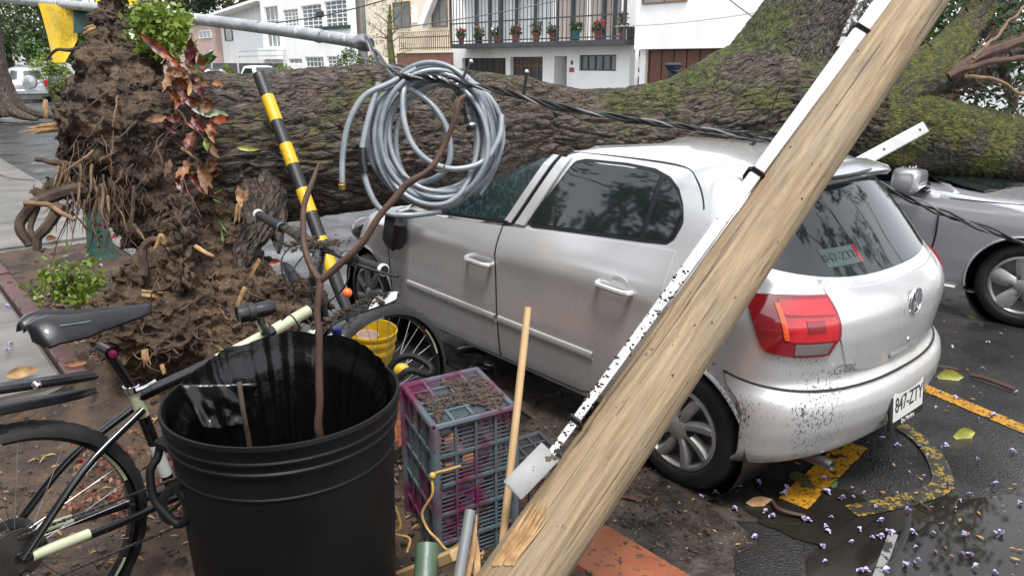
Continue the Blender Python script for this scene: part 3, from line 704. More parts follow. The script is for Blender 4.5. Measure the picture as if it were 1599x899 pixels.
for i in range(26):
    o = bpy.data.objects.new('fence_bar', bme); COL.objects.link(o); o.parent = H3; o.location = Minv @ S(lerp(fs0, fs1, i / 25), L3w + .1, fz0); o.rotation_euler = (0, 0, YAW)
for z in (fz0 + .15, fz1 - .1): m = M(); sz_box(m, fs0, fs1, z - .03, z + .03, L3w + .08, .04); m.build('fence_rail', K['brown_frame'], H3, world=True, smooth=False)
# --- white modern house at the left
L4 = 25.6
a4, b4 = ps(552, 60, L4), ps(411, 60, L4)
H4 = thing('modern_house', 'white flat-roofed house with rows of grid windows left of the cream house', 'house', S((a4 + b4) / 2, L4, .15))
def hole(x0, x1, y0, y1, lat=L4): xm, ym = (x0 + x1) / 2, (y0 + y1) / 2; return (ps(x1, ym, lat), ps(x0, ym, lat), pz(xm, y1, lat), pz(xm, y0, lat))
hs4 = [(415, 436, 10, 74, 3, 3), (443, 466, 15, 42, 4, 5), (471, 503, 8, 46, 4, 6), (507, 542, 1, 42, 4, 6), (451, 472, 92, 100, 3, 1), (477, 506, 89, 112, 5, 3), (511, 530, 88, 106, 3, 3)]
m = M(); wall_with_holes(m, a4, b4, .15, pz(480, -45, L4), [hole(*h[:4]) for h in hs4], L4, .3); m.build('wall', K['white_wall'], H4, world=True, smooth=False)
m = M(); sz_box(m, a4, b4, .15, pz(480, -45, L4) - .1, L4 + .9, 6); m.build('inner_wall', K['curtain2'], H4, world=True, smooth=False)
for h in hs4:
    q = hole(*h[:4]); window(H4, q[0], q[1], q[2], q[3], L4, h[4], h[5], K['white_wall'], K['glass_pane'], fw=.06, bar=.05)
m = M(); fbox(m, (497, 41), (548, 46), L4, .001, .25); m.build('window_ledge', K['banner_green'], H4, world=True, smooth=False)
m = M(); fbox(m, (412, 75), (443, 93), L4, .001, .5); m.build('porch_parapet', K['white_wall'], H4, world=True, smooth=False)
# set-back wing with raking roof
L5 = 27.5
H5 = thing('setback_wing', 'white wing with a raking roof edge left of the grid-window house', 'house', S(ps(375, 60, L5), L5, .15))
pts = [FP(338, 26, L5), FP(352, 19, L5), FP(412, 4, L5), FP(412, 170, L5), FP(360, 170, L5), FP(360, 27, L5)]
m = M(); m.prism([FP(342, 27, L5), FP(412, 3, L5), FP(412, 150, L5), FP(346, 150, L5)], SR * 5); m.build('wall', K['white_wall'], H5, world=True, smooth=False)
m = M(); m.bar(FP(336, 25, L5 - .5), FP(414, 0, L5 - .5), 1.4, .22); m.build('roof_edge', K['white_wall'], H5, world=True, smooth=False)
window_px(H5, 352, 364, 44, 64, L5, 1, 1, K['dark_metal'], K['glass_pane'], deep=-.06)
# low gate wall with dark boards
L6 = 22.8
H6 = thing('front_fence', 'dark boarded fence with pale posts and wire mesh in front of the white wing', 'fence', S(ps(385, 100, L6), L6, .15))
s6a, s6b = ps(447, 105, L6), ps(322, 105, L6); n = 26
for i in range(n):
    m = M(); sz_box(m, lerp(s6a, s6b, i / n) + .01, lerp(s6a, s6b, (i + 1) / n) - .01, .15, pz(390, 99, L6), L6, .05); m.build('fence_board', K['dark_door'], H6, world=True, smooth=False)
for px in (331, 372, 445): m = M(); x = ps(px, 95, L6); sz_box(m, x - .09, x + .09, .15, pz(px, 78, L6), L6, .12, .06); m.build('fence_post', K['plastic_white'], H6, world=True, smooth=False)
for z in (pz(400, 80, L6), pz(400, 88, L6)): m = M(); sz_box(m, s6a, ps(372, 90, L6), z - .02, z + .02, L6 + .02, .03); m.build('fence_wire', K['post_grey'], H6, world=True, smooth=False)
# pink house farther left
L7 = 27
H7 = thing('pink_house', 'pale pink house partly hidden behind the uprooted stump', 'house', S(ps(310, 60, L7), L7, .15))
m = M(); sz_box(m, ps(338, 60, L7), ps(236, 60, L7), .15, pz(315, 38, L7), L7, 5); m.build('wall', K['pink_wall'], H7, world=True, smooth=False)
m = M(); sz_box(m, ps(338, 60, L7), ps(236, 60, L7), pz(315, 38, L7), pz(315, 36, L7), L7, 5, .2); m.build('cornice', K['white_wall'], H7, world=True, smooth=False)
window_px(H7, 312, 331, 48, 60, L7, 3, 1, K['white_wall'], K['glass_pane'], deep=-.06)
# unseen house behind the photographer, enlarged to keep sky light off the car's flank
m = M(); sbox(m, -16, 8.3, -12, -5.2, .15, 6.4); sbox(m, -10, 5, -12.5, -5.4, 6.4, 8.4)
HB = thing('house_behind', 'grey house on the photographer\'s side, seen only mirrored in the car windows', 'house', S(-4, -6, .2))
m.build('wall', mat('grey_house', (.22, .22, .22), .7, col2=(.17, .17, .17), ns=.6), HB, world=True, smooth=False)
for i in range(5):
    m = M(); sbox(m, -13 + i * 4.2, -11 + i * 4.2, -5.2, -5.14, 1.2, 3.2); m.build('window', K['glass'], HB, world=True, smooth=False)
# grey house corner behind the right-hand branches
m = M(); L8 = 15
m.prism([FP(1500, 140, L8), FP(1640, 120, L8), FP(1640, 240, L8), FP(1500, 240, L8)], SR * 2)
tag(m.build('grey_wall', K['white_wall'], smooth=False), 'pale wall glimpsed between the branches at the far right', 'wall')
# ------------------------------------------------------------ cars: a stack of horizontal slices gives the body surface
class Body:
    # table rows: z, half width, x rear, x front, rear corner length, front corner length
    def __init__(s, tab, nr=2.3, nf=2.5, bow=.012, x_mid=1.2):
        t = np.array(tab, float); zz = np.linspace(t[0, 0], t[-1, 0], 140)
        c = np.stack([np.interp(zz, t[:, 0], t[:, k]) for k in range(1, 6)], 1)
        for _ in range(2):
            d = c.copy(); d[1:-1] = (c[:-2] + 2 * c[1:-1] + c[2:]) / 4; c = d
        s.zz, s.c, s.nr, s.nf, s.bow, s.xm = zz, c, nr, nf, bow, x_mid
    def par(s, z): return [float(np.interp(z, s.zz, s.c[:, k])) for k in range(5)]
    def bowf(s, x): return 1 - s.bow * ((x - s.xm) / 1.6) ** 2
    def side(s, x, z, off=0):                        # point on the left flank
        w, xr, xf, lr, lf = s.par(z); k = 1.0
        if x < xr + lr: k = max(0, 1 - (min(1, (xr + lr - x) / lr)) ** s.nr) ** (1 / s.nr)
        elif x > xf - lf: k = max(0, 1 - (min(1, (x - xf + lf) / lf)) ** s.nf) ** (1 / s.nf)
        return Vector((x, w * k * s.bowf(x) + off, z))
    def rear(s, a, z, off=0):                        # a: -pi/2..pi/2 across the tail, + to the left
        w, xr, xf, lr, lf = s.par(z); e = 2 / s.nr; sa, ca = abs(math.sin(a)), abs(math.cos(a))
        x = xr + lr * (1 - ca ** e); y = w * sa ** e * s.bowf(x)
        n = Vector((-ca * 1.0, math.copysign(sa, a), 0)); return Vector((x, math.copysign(y, a), z)) + n * off
    def rear_y(s, y, z, off=0):
        w, xr, xf, lr, lf = s.par(z); q = min(.999, abs(y) / (w * s.bowf(xr)))
        x = xr + lr * (1 - (1 - q ** s.nr) ** (1 / s.nr)); return Vector((x - off, y, z))
    def loop(s, z, KQ=14, KS=120):
        w, xr, xf, lr, lf = s.par(z); pts = []
        for i in range(KQ + 1): pts.append(s.rear(math.pi / 2 * i / KQ, z))
        for i in range(1, KS): x = lerp(xr + lr, xf - lf, i / KS); pts.append(Vector((x, w * s.bowf(x), z)))
        e = 2 / s.nf
        for i in range(KQ + 1):
            a = math.pi / 2 * (1 - i / KQ); x = xf - lf * (1 - math.cos(a) ** e); pts.append(Vector((x, w * math.sin(a) ** e * s.bowf(x), z)))
        return pts + [Vector((p.x, -p.y, p.z)) for p in reversed(pts[1:-1])]
    def mesh(s, m, zs, dent=None):
        rows = [s.loop(z) for z in zs]; n = len(rows[0]); vs = [p for r in rows for p in r]
        if dent: vs = [dent(p) for p in vs]
        fs = []
        for i in range(len(rows) - 1):
            for j in range(n): k = (j + 1) % n; fs.append((i * n + j, i * n + k, (i + 1) * n + k, (i + 1) * n + j))
        fs.append(tuple(range(n - 1, -1, -1)))
        h = n // 2; t = (len(rows) - 1) * n                       # roof cap as strips between mirrored points
        for j in range(1, h - 1): fs.append((t + j, t + j + 1, t + n - j - 1, t + n - j))
        fs.append((t, t + 1, t + n - 1)); fs.append((t + h - 1, t + h, t + h + 1))
        m.add(vs, fs)
    def side_patch(s, m, xs, zb, zt, nz=10, off=.004, sgn=1, skirt=.012):
        rows = []
        for j in range(nz + 1):
            rows.append([s.side(x, lerp(zb(x), zt(x), j / nz), off) for x in xs])
        top = rows[-1]; bot = rows[0]; full = [[p - Vector((0, skirt, 0)) for p in bot]] + rows + [[p - Vector((0, skirt, 0)) for p in top]]
        full = [[r[0] - Vector((0, skirt, 0))] + r + [r[-1] - Vector((0, skirt, 0))] for r in full]
        if sgn < 0: full = [[Vector((p.x, -p.y, p.z)) for p in reversed(r)] for r in full]
        m.grid([list(reversed(r)) for r in full]); return m
def pl(pts): xs = [p[0] for p in pts]; ys = [p[1] for p in pts]; return lambda x: float(np.interp(x, xs, ys))
def cut_wheels(o, cuts):
    # wheel-arch openings: drop the faces inside each arch and pull the rim vertices onto the arc
    import bmesh
    bm = bmesh.new(); bm.from_mesh(o.data)
    for (x, z, r, y0, y1) in cuts:
        sg = 1 if y1 > 0 and y0 > 0 else -1
        dead = [f for f in bm.faces if f.calc_center_median().y * sg > .42 and (f.calc_center_median().x - x) ** 2 + (f.calc_center_median().z - z) ** 2 < r * r]
        ds = set(dead); rim = {v for f in dead for v in f.verts if any(g not in ds for g in v.link_faces)}
        bmesh.ops.delete(bm, geom=dead, context='FACES_ONLY')
        for v in rim:
            if abs(v.co.y) < .45 or v.co.z < z - .02: continue
            d = Vector((v.co.x - x, 0, v.co.z - z))
            if d.length > 1e-4: d = d.normalized() * r; v.co.x = x + d.x; v.co.z = z + d.z
        bmesh.ops.delete(bm, geom=[v for v in bm.verts if not v.link_faces], context='VERTS')
    bm.to_mesh(o.data); bm.free()
    o.data.polygons.foreach_set('use_smooth', [True] * len(o.data.polygons)); o.data.set_sharp_from_angle(angle=R_(38))
def wheel(parent, c, r, rim, w, spokes, hub_mat, side=1, bolts=5, twist=.25, spoke_w=.42, tilt=0):
    A = (Vector((1, 0, 0)), Vector((0, 0, 1)), Vector((0, -side, 0)))           # local: lathe axis points inboard when side=+1
    A = (Vector((1, 0, 0)), Vector((0, 0, 1)), Vector((0, side, 0)))
    W = w; m = M()
    prof = [(rim, -W), (rim + .01, -W), (r - .04, -W + .002), (r - .012, -W + .02), (r, -W + .05), (r + .001, -W / 2), (r, -.05), (r - .012, -.02), (r - .04, -.004), (rim + .03, .004), (rim + .01, -.004), (rim, -.02)]
    m.lathe(prof, 48, c, A); wh = m.build('wheel', K['rubber'], parent)
    m = M(); m.lathe([(rim + .002, -.03), (rim + .004, -.004), (rim - .012, .002), (rim - .022, -.012)], 48, c, A)
    m.lathe([(rim - .02, -.012), (rim - .025, -.07), (.001, -.072)], 40, c, A)
    wb = m.build('rim', [hub_mat], wh)
    C = Vector(c)
    for k in range(spokes):
        a = 2 * math.pi * k / spokes + tilt; rows = []
        for i in range(7):
            t = i / 6; rr = lerp(.035, rim - .012, t); hw = lerp(.36, spoke_w * (.9 if t < .5 else 1 + (t - .5) * .5), t) * (.62 if spokes > 5 else 1) * (.5 + .5 * (1 - t) ** .5 + .15 * t); aa = a + twist * t; row = []
            for j in range(5):
                q = (j - 2) / 2; an = aa + q * hw * (.09 / max(.06, rr)) * 1.25; zz = .004 + .012 * math.cos(q * 1.4) * (1 - .3 * t) - (.010 if abs(q) > .9 else 0)
                row.append(C + A[0] * (rr * math.cos(an)) + A[1] * (rr * math.sin(an)) + A[2] * (zz - .006))
            rows.append(row)
        m = M(); m.slab(rows, A[2] * -.02); m.build('spoke', hub_mat, wh)
    m = M(); m.lathe([(.05, -.01), (.05, .006), (.04, .012), (.001, .014)], 20, c, A); m.build('hub_cap', hub_mat, wh)
    for k in range(bolts):
        a = 2 * math.pi * (k + .5) / bolts; m = M(); m.lathe([(.013, -.01), (.013, .008), (.008, .008), (.007, .004), (.001, .004)], 10, C + A[0] * (.066 * math.cos(a)) + A[1] * (.066 * math.sin(a)), A); m.build('wheel_bolt', K['black_plastic'], wh)
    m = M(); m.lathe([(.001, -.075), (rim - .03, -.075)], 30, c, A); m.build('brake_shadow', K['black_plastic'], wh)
    return wh

# ---------------- the crushed silver hatchback
CARP = (1.3465, 3.5923, 0)
GOL = thing('hatchback_car', 'silver hatchback with mud-splashed flank, crushed in front under the fallen trunk', 'car', CARP, YAW)
WB = 2.70
gb = Body([
    (.20, .74, -.46, 3.10, .30, .55), (.25, .785, -.53, 3.17, .33, .55), (.30, .80, -.585, 3.20, .34, .56), (.42, .815, -.635, 3.22, .39, .58), (.50, .82, -.645, 3.22, .40, .6),
    (.56, .825, -.633, 3.21, .41, .6), (.585, .825, -.605, 3.20, .42, .6), (.62, .826, -.585, 3.19, .43, .6), (.70, .828, -.600, 3.16, .44, .6), (.80, .830, -.614, 3.08, .44, .62), (.875, .836, -.612, 2.98, .44, .66),
    (.895, .832, -.606, 2.90, .44, .7), (.93, .822, -.592, 2.74, .44, .75), (.97, .805, -.564, 2.52, .43, .75), (1.00, .79, -.538, 2.30, .42, .6), (1.04, .768, -.496, 2.16, .41, .45),
    (1.10, .738, -.440, 1.98, .35, .35), (1.18, .702, -.375, 1.78, .33, .3), (1.28, .655, -.290, 1.55, .30, .28), (1.36, .615, -.215, 1.36, .28, .26), (1.405, .585, -.160, 1.26, .27, .25), (1.432, .545, -.10, 1.18, .27, .26), (1.452, .47, .0, 1.08, .27, .28), (1.464, .33, .14, .9, .27, .3), (1.469, .16, .3, .7, .2, .2)])
def dent(p):
    # front roof and bonnet pressed in under the trunk
    q = p.copy()
    if p.z > 1.0 and p.x > .95: q.z -= min(.42, (p.x - .95) * .55) * min(1, (p.z - 1.0) / .3)
    if p.z > .85 and p.x > 1.6 and p.z <= 1.06: q.z -= .05 * max(0, min(1, (p.x - 1.6) / .5)) * (1 + .5 * noise.noise(p * 5))
    return q
m = M(); gb.mesh(m, np.concatenate([np.linspace(.245, .6, 20), np.linspace(.62, 1.0, 20), np.linspace(1.02, 1.469, 26)]), dent)
body = m.build('body', [K['paint']], GOL)
m = M(); m.box((1.3, 0, .215), (3.3, 1.1, .07), None, .02); m.build('underbody', K['black_plastic'], GOL)
cut_wheels(body, [(0, .30, .345, .45, 1.0), (0, .30, .345, -1.0, -.45), (WB, .30, .345, .45, 1.0), (WB, .30, .345, -1.0, -.45)])
# liners so the arches read as dark housings
for x in (0, WB):
    for sg in (1, -1):
        m = M(); m.lathe([(.343, 0), (.343, -.33), (.001, -.33)], 32, (x, sg * .79, .30), (Vector((1, 0, 0)), Vector((0, 0, 1)), Vector((0, sg, 0)))); m.build('wheel_arch_liner', K['black_plastic'], GOL)
        m = M(); arc = [(x + .352 * math.cos(a), gb.side(x + .352 * math.cos(a), max(.26, .30 + .352 * math.sin(a)))[1] * sg + sg * .002, .30 + .352 * math.sin(a)) for a in np.linspace(R_(4), R_(176), 30)]
        m.tube(arc, .009, 6); m.build('wheel_arch_lip', K['paint'], GOL)
for x, z in ((0, .296), (WB, .296)):
    for sg in (1, -1): wheel(GOL, (x, sg * .79, z), .296, .196, .185, 8, K['alloy'], side=sg, tilt=.3)
# doors
dx0, dx1, dx2 = .10, 1.235, 2.36
belt = pl([(-.2, 1.105), (.25, 1.09), (1.0, 1.045), (1.8, .995), (2.3, .965)])
sill = pl([(.1, .92), (.16, .78), (.26, .64), (.36, .52), (.45, .40), (.52, .30), (.60, .275), (2.30, .265), (2.36, .30)])
rd_top = lambda x: belt(x) - .006
xs = list(np.linspace(dx0 + .01, dx1 - .006, 44)); m = M(); gb.side_patch(m, xs, sill, rd_top, 24, .005); rdoor = m.build('rear_door', K['paint'], GOL)
xs = list(np.linspace(dx1 + .006, dx2 - .004, 40)); m = M(); gb.side_patch(m, xs, sill, rd_top, 24, .005); fdoor = m.build('front_door', K['paint'], GOL)
m = M(); m.tube([gb.side(dx1, z, .002) for z in np.linspace(.27, 1.05, 20)], .006, 6); m.tube([gb.side(dx2, z, .002) for z in np.linspace(.30, .97, 14)], .006, 6)
m.tube([gb.side(x, sill(x), .001) for x in np.linspace(dx0, dx2, 60)], .006, 6); m.build('door_gap', K['black_plastic'], GOL)
# rub strips
for (a, b, par) in ((.50, dx1 - .012, rdoor), (dx1 + .012, 2.15, fdoor)):
    m = M(); xs = np.linspace(a, b, 24); zc = lambda x: .505 + (x - 1.2) * .006
    rows = [[gb.side(x, zc(x) + dz, off) for x in xs] for dz, off in ((-.022, .004), (-.018, .014), (0, .018), (.018, .013), (.021, .004))]; m.grid([list(reversed(r)) for r in rows]); m.build('rub_strip', K['paint'], par)
# handles
for (hx, hz, par) in ((1.37, .815, fdoor), (.36, .888, rdoor)):
    c = gb.side(hx, hz, .006)
    m = M(); m.ball(c + Vector((-.01, -.010, -.008)), .066, 18, 10, (1.0, .10, .95)); m.build('handle_cup', K['paint'], par)
    m = M(); pts = [c + Vector((x, y, z)) for x, y, z in ((.10, .0, .006), (.092, .028, .004), (.06, .040, 0), (-.04, .042, -.004), (-.085, .034, -.006), (-.10, .0, -.008))]; m.tube(vspl(pts, 4), [.010] + [.0135] * 19 + [.010], 8, flat=1); m.build('handle', K['paint'], par)
# side windows
def wpatch(name, xs, zb, zt, off, mt_, parent, nz=8, skirt=.006):
    m = M(); gb.side_patch(m, xs, zb, zt, nz, off, 1, skirt); o = m.build(name, mt_, parent); return o
rw_b = pl([(.12, 1.20), (.135, 1.145), (.165, 1.118), (.30, 1.106), (1.02, 1.062), (1.06, 1.075)])
rw_t = pl([(.12, 1.205), (.15, 1.27), (.20, 1.33), (.27, 1.372), (.37, 1.397), (.55, 1.405), (.82, 1.400), (.88, 1.385), (.97, 1.22), (1.06, 1.078)])
wpatch('window_rubber', list(np.linspace(.12, 1.06, 60)), lambda x: rw_b(x) - .012, lambda x: rw_t(x) + .008, .003, K['black_plastic'], rdoor)
wpatch('rear_side_window', list(np.linspace(.325, 1.035, 50)), lambda x: rw_b(x) + .008, lambda x: max(rw_b(x) + .009, rw_t(x) - .008), .006, K['glass'], rdoor)
wpatch('quarter_window', list(np.linspace(.14, .295, 20)), lambda x: rw_b(x) + .008, lambda x: max(rw_b(x) + .009, rw_t(x) - .008), .006, K['glass'], rdoor)
fw_b = pl([(1.20, 1.052), (1.3, 1.04), (2.1, .985)]); fw_t = pl([(1.08, 1.395), (1.16, 1.36), (1.25, 1.30), (1.4, 1.20), (1.6, 1.10), (1.9, 1.02), (2.1, .99)])
m = M(); rows = []
for j in range(14):
    t = j / 13; row = []
    for i in range(26):
        x = lerp(1.20 - .13 * t, lerp(2.05, 1.13, t ** .8), i / 25); z = lerp(1.04 if i < 1 else 1.055 - (x - 1.2) * .06, 1.385, t) + (.012 * noise.noise(Vector((x * 9, t * 5, 0))) if t > .9 else 0)
        row.append(gb.side(x, z, -.002 + .008 * noise.noise(Vector((x * 7, z * 7, 1)))))
    rows.append(row)
m.slab([list(reversed(r)) for r in rows], (0, -.006, 0)); m.build('broken_window', K['glass_crack'], fdoor)
m = M(); m.tube([gb.side(x, 1.048 - (x - 1.2) * .06, .006) for x in np.linspace(1.2, 2.1, 20)], .010, 6); m.build('window_seal', K['black_plastic'], fdoor)
# pillar frames: bright rear-door frame and the black gap in front of it
m = M(); a_, b_ = (1.07, 1.05), (.905, 1.405)
fr = [[gb.side(lerp(a_[0], b_[0], t) + dx_, lerp(a_[1], b_[1], t), of) for dx_, of in ((0, .004), (.006, .012), (.075, .012), (.08, .004))] for t in np.linspace(0, 1, 14)]
m.grid(fr); m.build('door_frame', K['paint'], rdoor)
m = M(); m.tube([gb.side(lerp(1.165, .995, t), lerp(1.05, 1.41, t), .006) for t in np.linspace(0, 1, 12)], .010, 6); m.build('pillar_gap', K['black_plastic'], GOL)
m = M(); fr = [[gb.side(lerp(1.175, 1.005, t) + dx_, lerp(1.05, 1.41, t), of) for dx_, of in ((0, .004), (.006, .012), (.06, .012), (.066, .004))] for t in np.linspace(0, 1, 14)]
m.grid(fr); m.build('door_frame', K['paint'], fdoor)
# roof gutter line
m = M(); rail = vspl([gb.side(1.02, 1.425, 0), gb.side(.6, 1.432, 0), gb.side(.25, 1.425, 0), gb.side(.12, 1.375, 0), gb.side(.04, 1.27, .0), gb.side(.03, 1.16, 0), gb.side(.07, 1.07, 0)], 8)
m.tube(rail[:33], .004, 6); m.build('roof_seam', K['black_plastic'], GOL)
# tail
def rpatch(name, a0, a1, z0, z1, off, mt_, parent, na=20, nz=10, back=.012, f=None):
    rows = []
    for j in range(nz + 1):
        v = j / nz; z = lerp(z0, z1, v); row = []
        for i in range(na + 1):
            u = i / na; aa, zz = (lerp(a0, a1, u), z) if f is None else f(u, v); row.append(gb.rear(aa, zz, off(u, v) if callable(off) else off))
        rows.append(row)
    rim = lambda r: [p.lerp(Vector((.6, 0, p.z)), back / 1.2) for p in r]
    full = [rim(rows[0])] + rows + [rim(rows[-1])]; full = [[r[0].lerp(Vector((.6, 0, r[0].z)), back / 1.2)] + r + [r[-1].lerp(Vector((.6, 0, r[-1].z)), back / 1.2)] for r in full]
    m = M(); m.grid([list(reversed(r)) for r in full]); return m.build(name, mt_, parent)
PI2 = math.pi / 2
hatch = rpatch('tailgate', -.62, .62, .628, .985, .006, K['paint'], GOL, 40, 20, f=lambda u, v: (lerp(-1, 1, u) * lerp(.50, .66, min(1, v * 1.6)), lerp(.628 + .05 * abs(2 * u - 1) ** 4, .985 + .02 * abs(2 * u - 1) ** 2, v)))
bump_ = rpatch('rear_bumper', -1.45, 1.45, .235, .575, .010, K['paint'], GOL, 60, 18, f=lambda u, v: ((2 * u - 1) * 1.42, lerp(.25 + .03 * (1 - abs(2 * u - 1) ** 2), .575 + .075 * abs(2 * u - 1) ** 3, v)))
m = M(); m.tube([gb.rear((2 * u - 1) * 1.45, .581 + .075 * abs(2 * u - 1) ** 3, .003) for u in np.linspace(0, 1, 60)], .0055, 6); m.build('bumper_gap_shade', K['black_plastic'], GOL)  # black joint line at the sides; under the tailgate it paints in shade
# tail lights
def tl(sg):
    def sh(u, v):
        # u 0 (inner) .. 1 (outer), v 0 (bottom) .. 1 (top); outline as on the car
        ain = lerp(.62, .66, v) + (.24 if sg < 0 else 0) + (.05 * (1 - v / .25) if v < .25 else -.03 * math.sin(v * 3.1)); aout = lerp(1.14, 1.30, v ** .5)
        z = lerp(.745 + .05 * max(0, u - .35) ** 1.6, .985 + .012 * u, v); return (sg * lerp(ain, aout, u), z)
    o = rpatch('tail_light', 0, 0, 0, 1, .012, K['red_dark'], GOL, 16, 10, f=sh)
    def sub(name, u0, u1, v0, v1, mt_, off=.0165): return rpatch(name, 0, 0, 0, 1, off, K[mt_], o, 10, 6, .003, f=lambda u, v: sh(lerp(u0, u1, u), lerp(v0, v1, v)))
    sub('brake_lens', .04, .60, .28, .68, 'red_lens'); sub('upper_lens', .04, .60, .72, .95, 'red_lens'); sub('reversing_lens', .06, .52, .05, .24, 'clear_lens'); sub('indicator_lens', .60, .66, .30, .9, 'orange_lens', .0168)
    sub('inner_square', .18, .38, .44, .64, 'red_dark', .019)
    return o
tl(1); tl(-1)
# rear window, wiper-side spoiler
rows = []
for j in range(15):
    v = j / 14; row = []
    for i in range(31):
        q = 2 * i / 30 - 1; zb = 1.025 + .055 * abs(q) ** 3.5; zt = 1.352 - .02 * abs(q) ** 3; z = lerp(zb, zt, v); y = q * lerp(.655, .55, v); row.append(gb.rear_y(y, z, .006))
    rows.append(row)
m = M(); m.slab(rows, (.012, 0, 0)); rg = m.build('rear_window', K['glass_rear'], GOL)
m = M(); top = []; rows = []
for (dx_, dz, yy) in ((.20, 1.432, .50), (.02, 1.432, .54), (-.075, 1.408, .555), (-.095, 1.385, .555), (-.08, 1.362, .545), (.06, 1.350, .52)):
    rows.append([Vector((-.16 + dx_ + .05 * abs(q) ** 2.5, q * yy, dz - .028 * abs(q) ** 3)) for q in np.linspace(-1, 1, 25)])
rows.append(rows[0]); m.grid(rows)
for e in (0, -1): m.add([r[e] for r in rows[:-1]], [tuple(range(6)) if e else tuple(range(5, -1, -1))])
sp_ = m.build('spoiler', K['paint'], GOL)
m = M(); m.tube([Vector((-.262 + .04 * abs(q) ** 2, q * .3 * 1, 1.388)) for q in np.linspace(-1, 1, 12)], .009, 6); m.build('spoiler_slot', K['dark_door'], sp_)  # black strip standing in for the dark slot of the spoiler
# sticker with the plate number inside the rear window
REAR_AX = [Vector((0, -1, 0)), Vector((.58, 0, .81)).normalized(), Vector((-.81, 0, .58))]
def on_tail(cy, cz, off, sl=.764):
    return lambda x, y: (gb.rear_y(cy - x, cz + y * sl, off), Vector((-.8, 0, .5)))
SCY, SCZ = .33, 1.10
f_ = on_tail(SCY, SCZ, .008)
m = M(); m.slab([[f_(x, y)[0] for x in np.linspace(-.1, .1, 9)] for y in np.linspace(-.042, .042, 5)], (.002, 0, 0)); stk = m.build('window_sticker', mat('sticker', (.06, .085, .085), .2), rg)
conform_text('sticker_text', '847-ZTY', .055, K['dark_metal'], stk, on_tail(SCY, SCZ, .0085))
m = M(); m.slab([[f_(x, y)[0] for x in np.linspace(.102, .122, 3)] for y in np.linspace(-.042, .042, 5)], (.002, 0, 0)); m.build('sticker_stripe', K['red_dark'], rg)
# licence plate in its recess, bumper sensors, badge, lettering
PX = [Vector((0, -1, 0)), Vector((.10, 0, .995)), Vector((-.995, 0, .10))]
pc = Vector((-.648, -.0, .418))
m = M(); m.box(pc, (.345, .185, .014), PX, .006); plate = m.build('licence_plate', K['black_plastic'], GOL, auto=30)
m = M(); m.box(pc + PX[2] * .008 + PX[1] * .014, (.30, .135, .006), PX, .003); pw = m.build('plate_face', K['plastic_white'], plate, auto=30)
text_obj('plate_number', '847-ZTY', .098, .001, K['dark_door'], pw, pc + PX[2] * .0118 + PX[1] * .018, PX, .78)
text_obj('plate_caption', 'De Mexico', .030, .001, K['plastic_white'], plate, pc + PX[2] * .009 - PX[1] * .072, PX)
bc = gb.rear_y(0, .885, .010); BX = [Vector((0, -1, 0)), Vector((.05, 0, 1)).normalized(), Vector((-1, 0, .05)).normalized()]
ring = [bc + BX[0] * (.056 * math.cos(a)) + BX[1] * (.056 * math.sin(a)) for a in np.linspace(0, 2 * math.pi, 36)[:-1]]
m = M(); m.tube(ring, .0065, 8, closed=True); bd_ = m.build('badge', K['chrome'], GOL)
m = M(); m.lathe([(.001, 0), (.052, 0), (.052, -.008)], 28, bc - BX[2] * .001, (BX[0], BX[1], BX[2])); m.build('badge_ground', K['steel'], bd_)
def q2(x, y): return bc + BX[0] * x + BX[1] * y + BX[2] * .003
m = M(); m.tube([q2(-.020, .047), q2(0, .004), q2(.020, .047)], .0048, 6); m.tube([q2(-.042, .030), q2(-.021, -.044), q2(0, -.004), q2(.021, -.044), q2(.042, .030)], .0048, 6); m.build('badge_letters', K['chrome'], bd_)
lc = gb.rear_y(.445, .665, .009); nb_ = (gb.rear_y(.50, .665) - gb.rear_y(.39, .665)).normalized(); LX = [-nb_, ZV, (-nb_).cross(ZV)]
conform_text('lettering', 'GOL', .058, K['chrome'], GOL, on_tail(.44, .665, .012, 1.0), 1.15)
m = M(); m.ball(gb.rear_y(-.02, .70, .006), .014, 12, 8, (.5, 1, 1)); m.build('tailgate_lock', K['chrome'], GOL)
m = M(); hz = vspl([gb.rear_y(y, .655, .004) for y in np.linspace(.13, -.17, 8)], 3); m.tube(hz, .012, 6); m.build('tailgate_grip', K['steel'], GOL)
m = M(); m.tube([(-.35, .42, .215), (-.545, .42, .205)], .026, 14, False); m.tube([(-.35, .42, .215), (-.543, .42, .205)], .022, 14, False); m.build('exhaust_pipe', K['steel'], GOL)
# mirror hanging from the front door, antenna
mc = gb.side(2.16, .86, .07); m = M(); m.box(mc + Vector((-.01, 0, .0)), (.17, .10, .24), (Vector((.96, 0, .28)), Vector((0, 1, 0)), Vector((-.28, 0, .96))), .045); m.box(mc + Vector((.05, -.05, -.02)), (.10, .05, .17), None, .02); m.tube([mc + Vector((.05, .03, .10)), mc + Vector((.03, .06, .13)), mc + Vector((-.01, .05, .10))], .008, 6); m.ball(mc + Vector((-.02, .02, -.10)), .016, 8, 6)
m.build('torn_mirror', K['black_plastic'], GOL)
ab = Vector((.33, -.12, 1.462)); m = M(); m.tube([ab, ab + Vector((-.06, 0, .06)), ab + Vector((-.135, 0, .30))], [.011, .005, .003], 7); m.build('antenna', K['black_plastic'], GOL)
# floor and dark cabin under the glass is closed by the body; front grille area stays under the trunk
# front lamps, for views past the trunk
for sg in (1, -1):
    m = M(); m.ball((2.98, sg * .62, .70), .12, 12, 8, (.9, 1.1, .75)); m.build('headlight', K['clear_lens'], GOL)

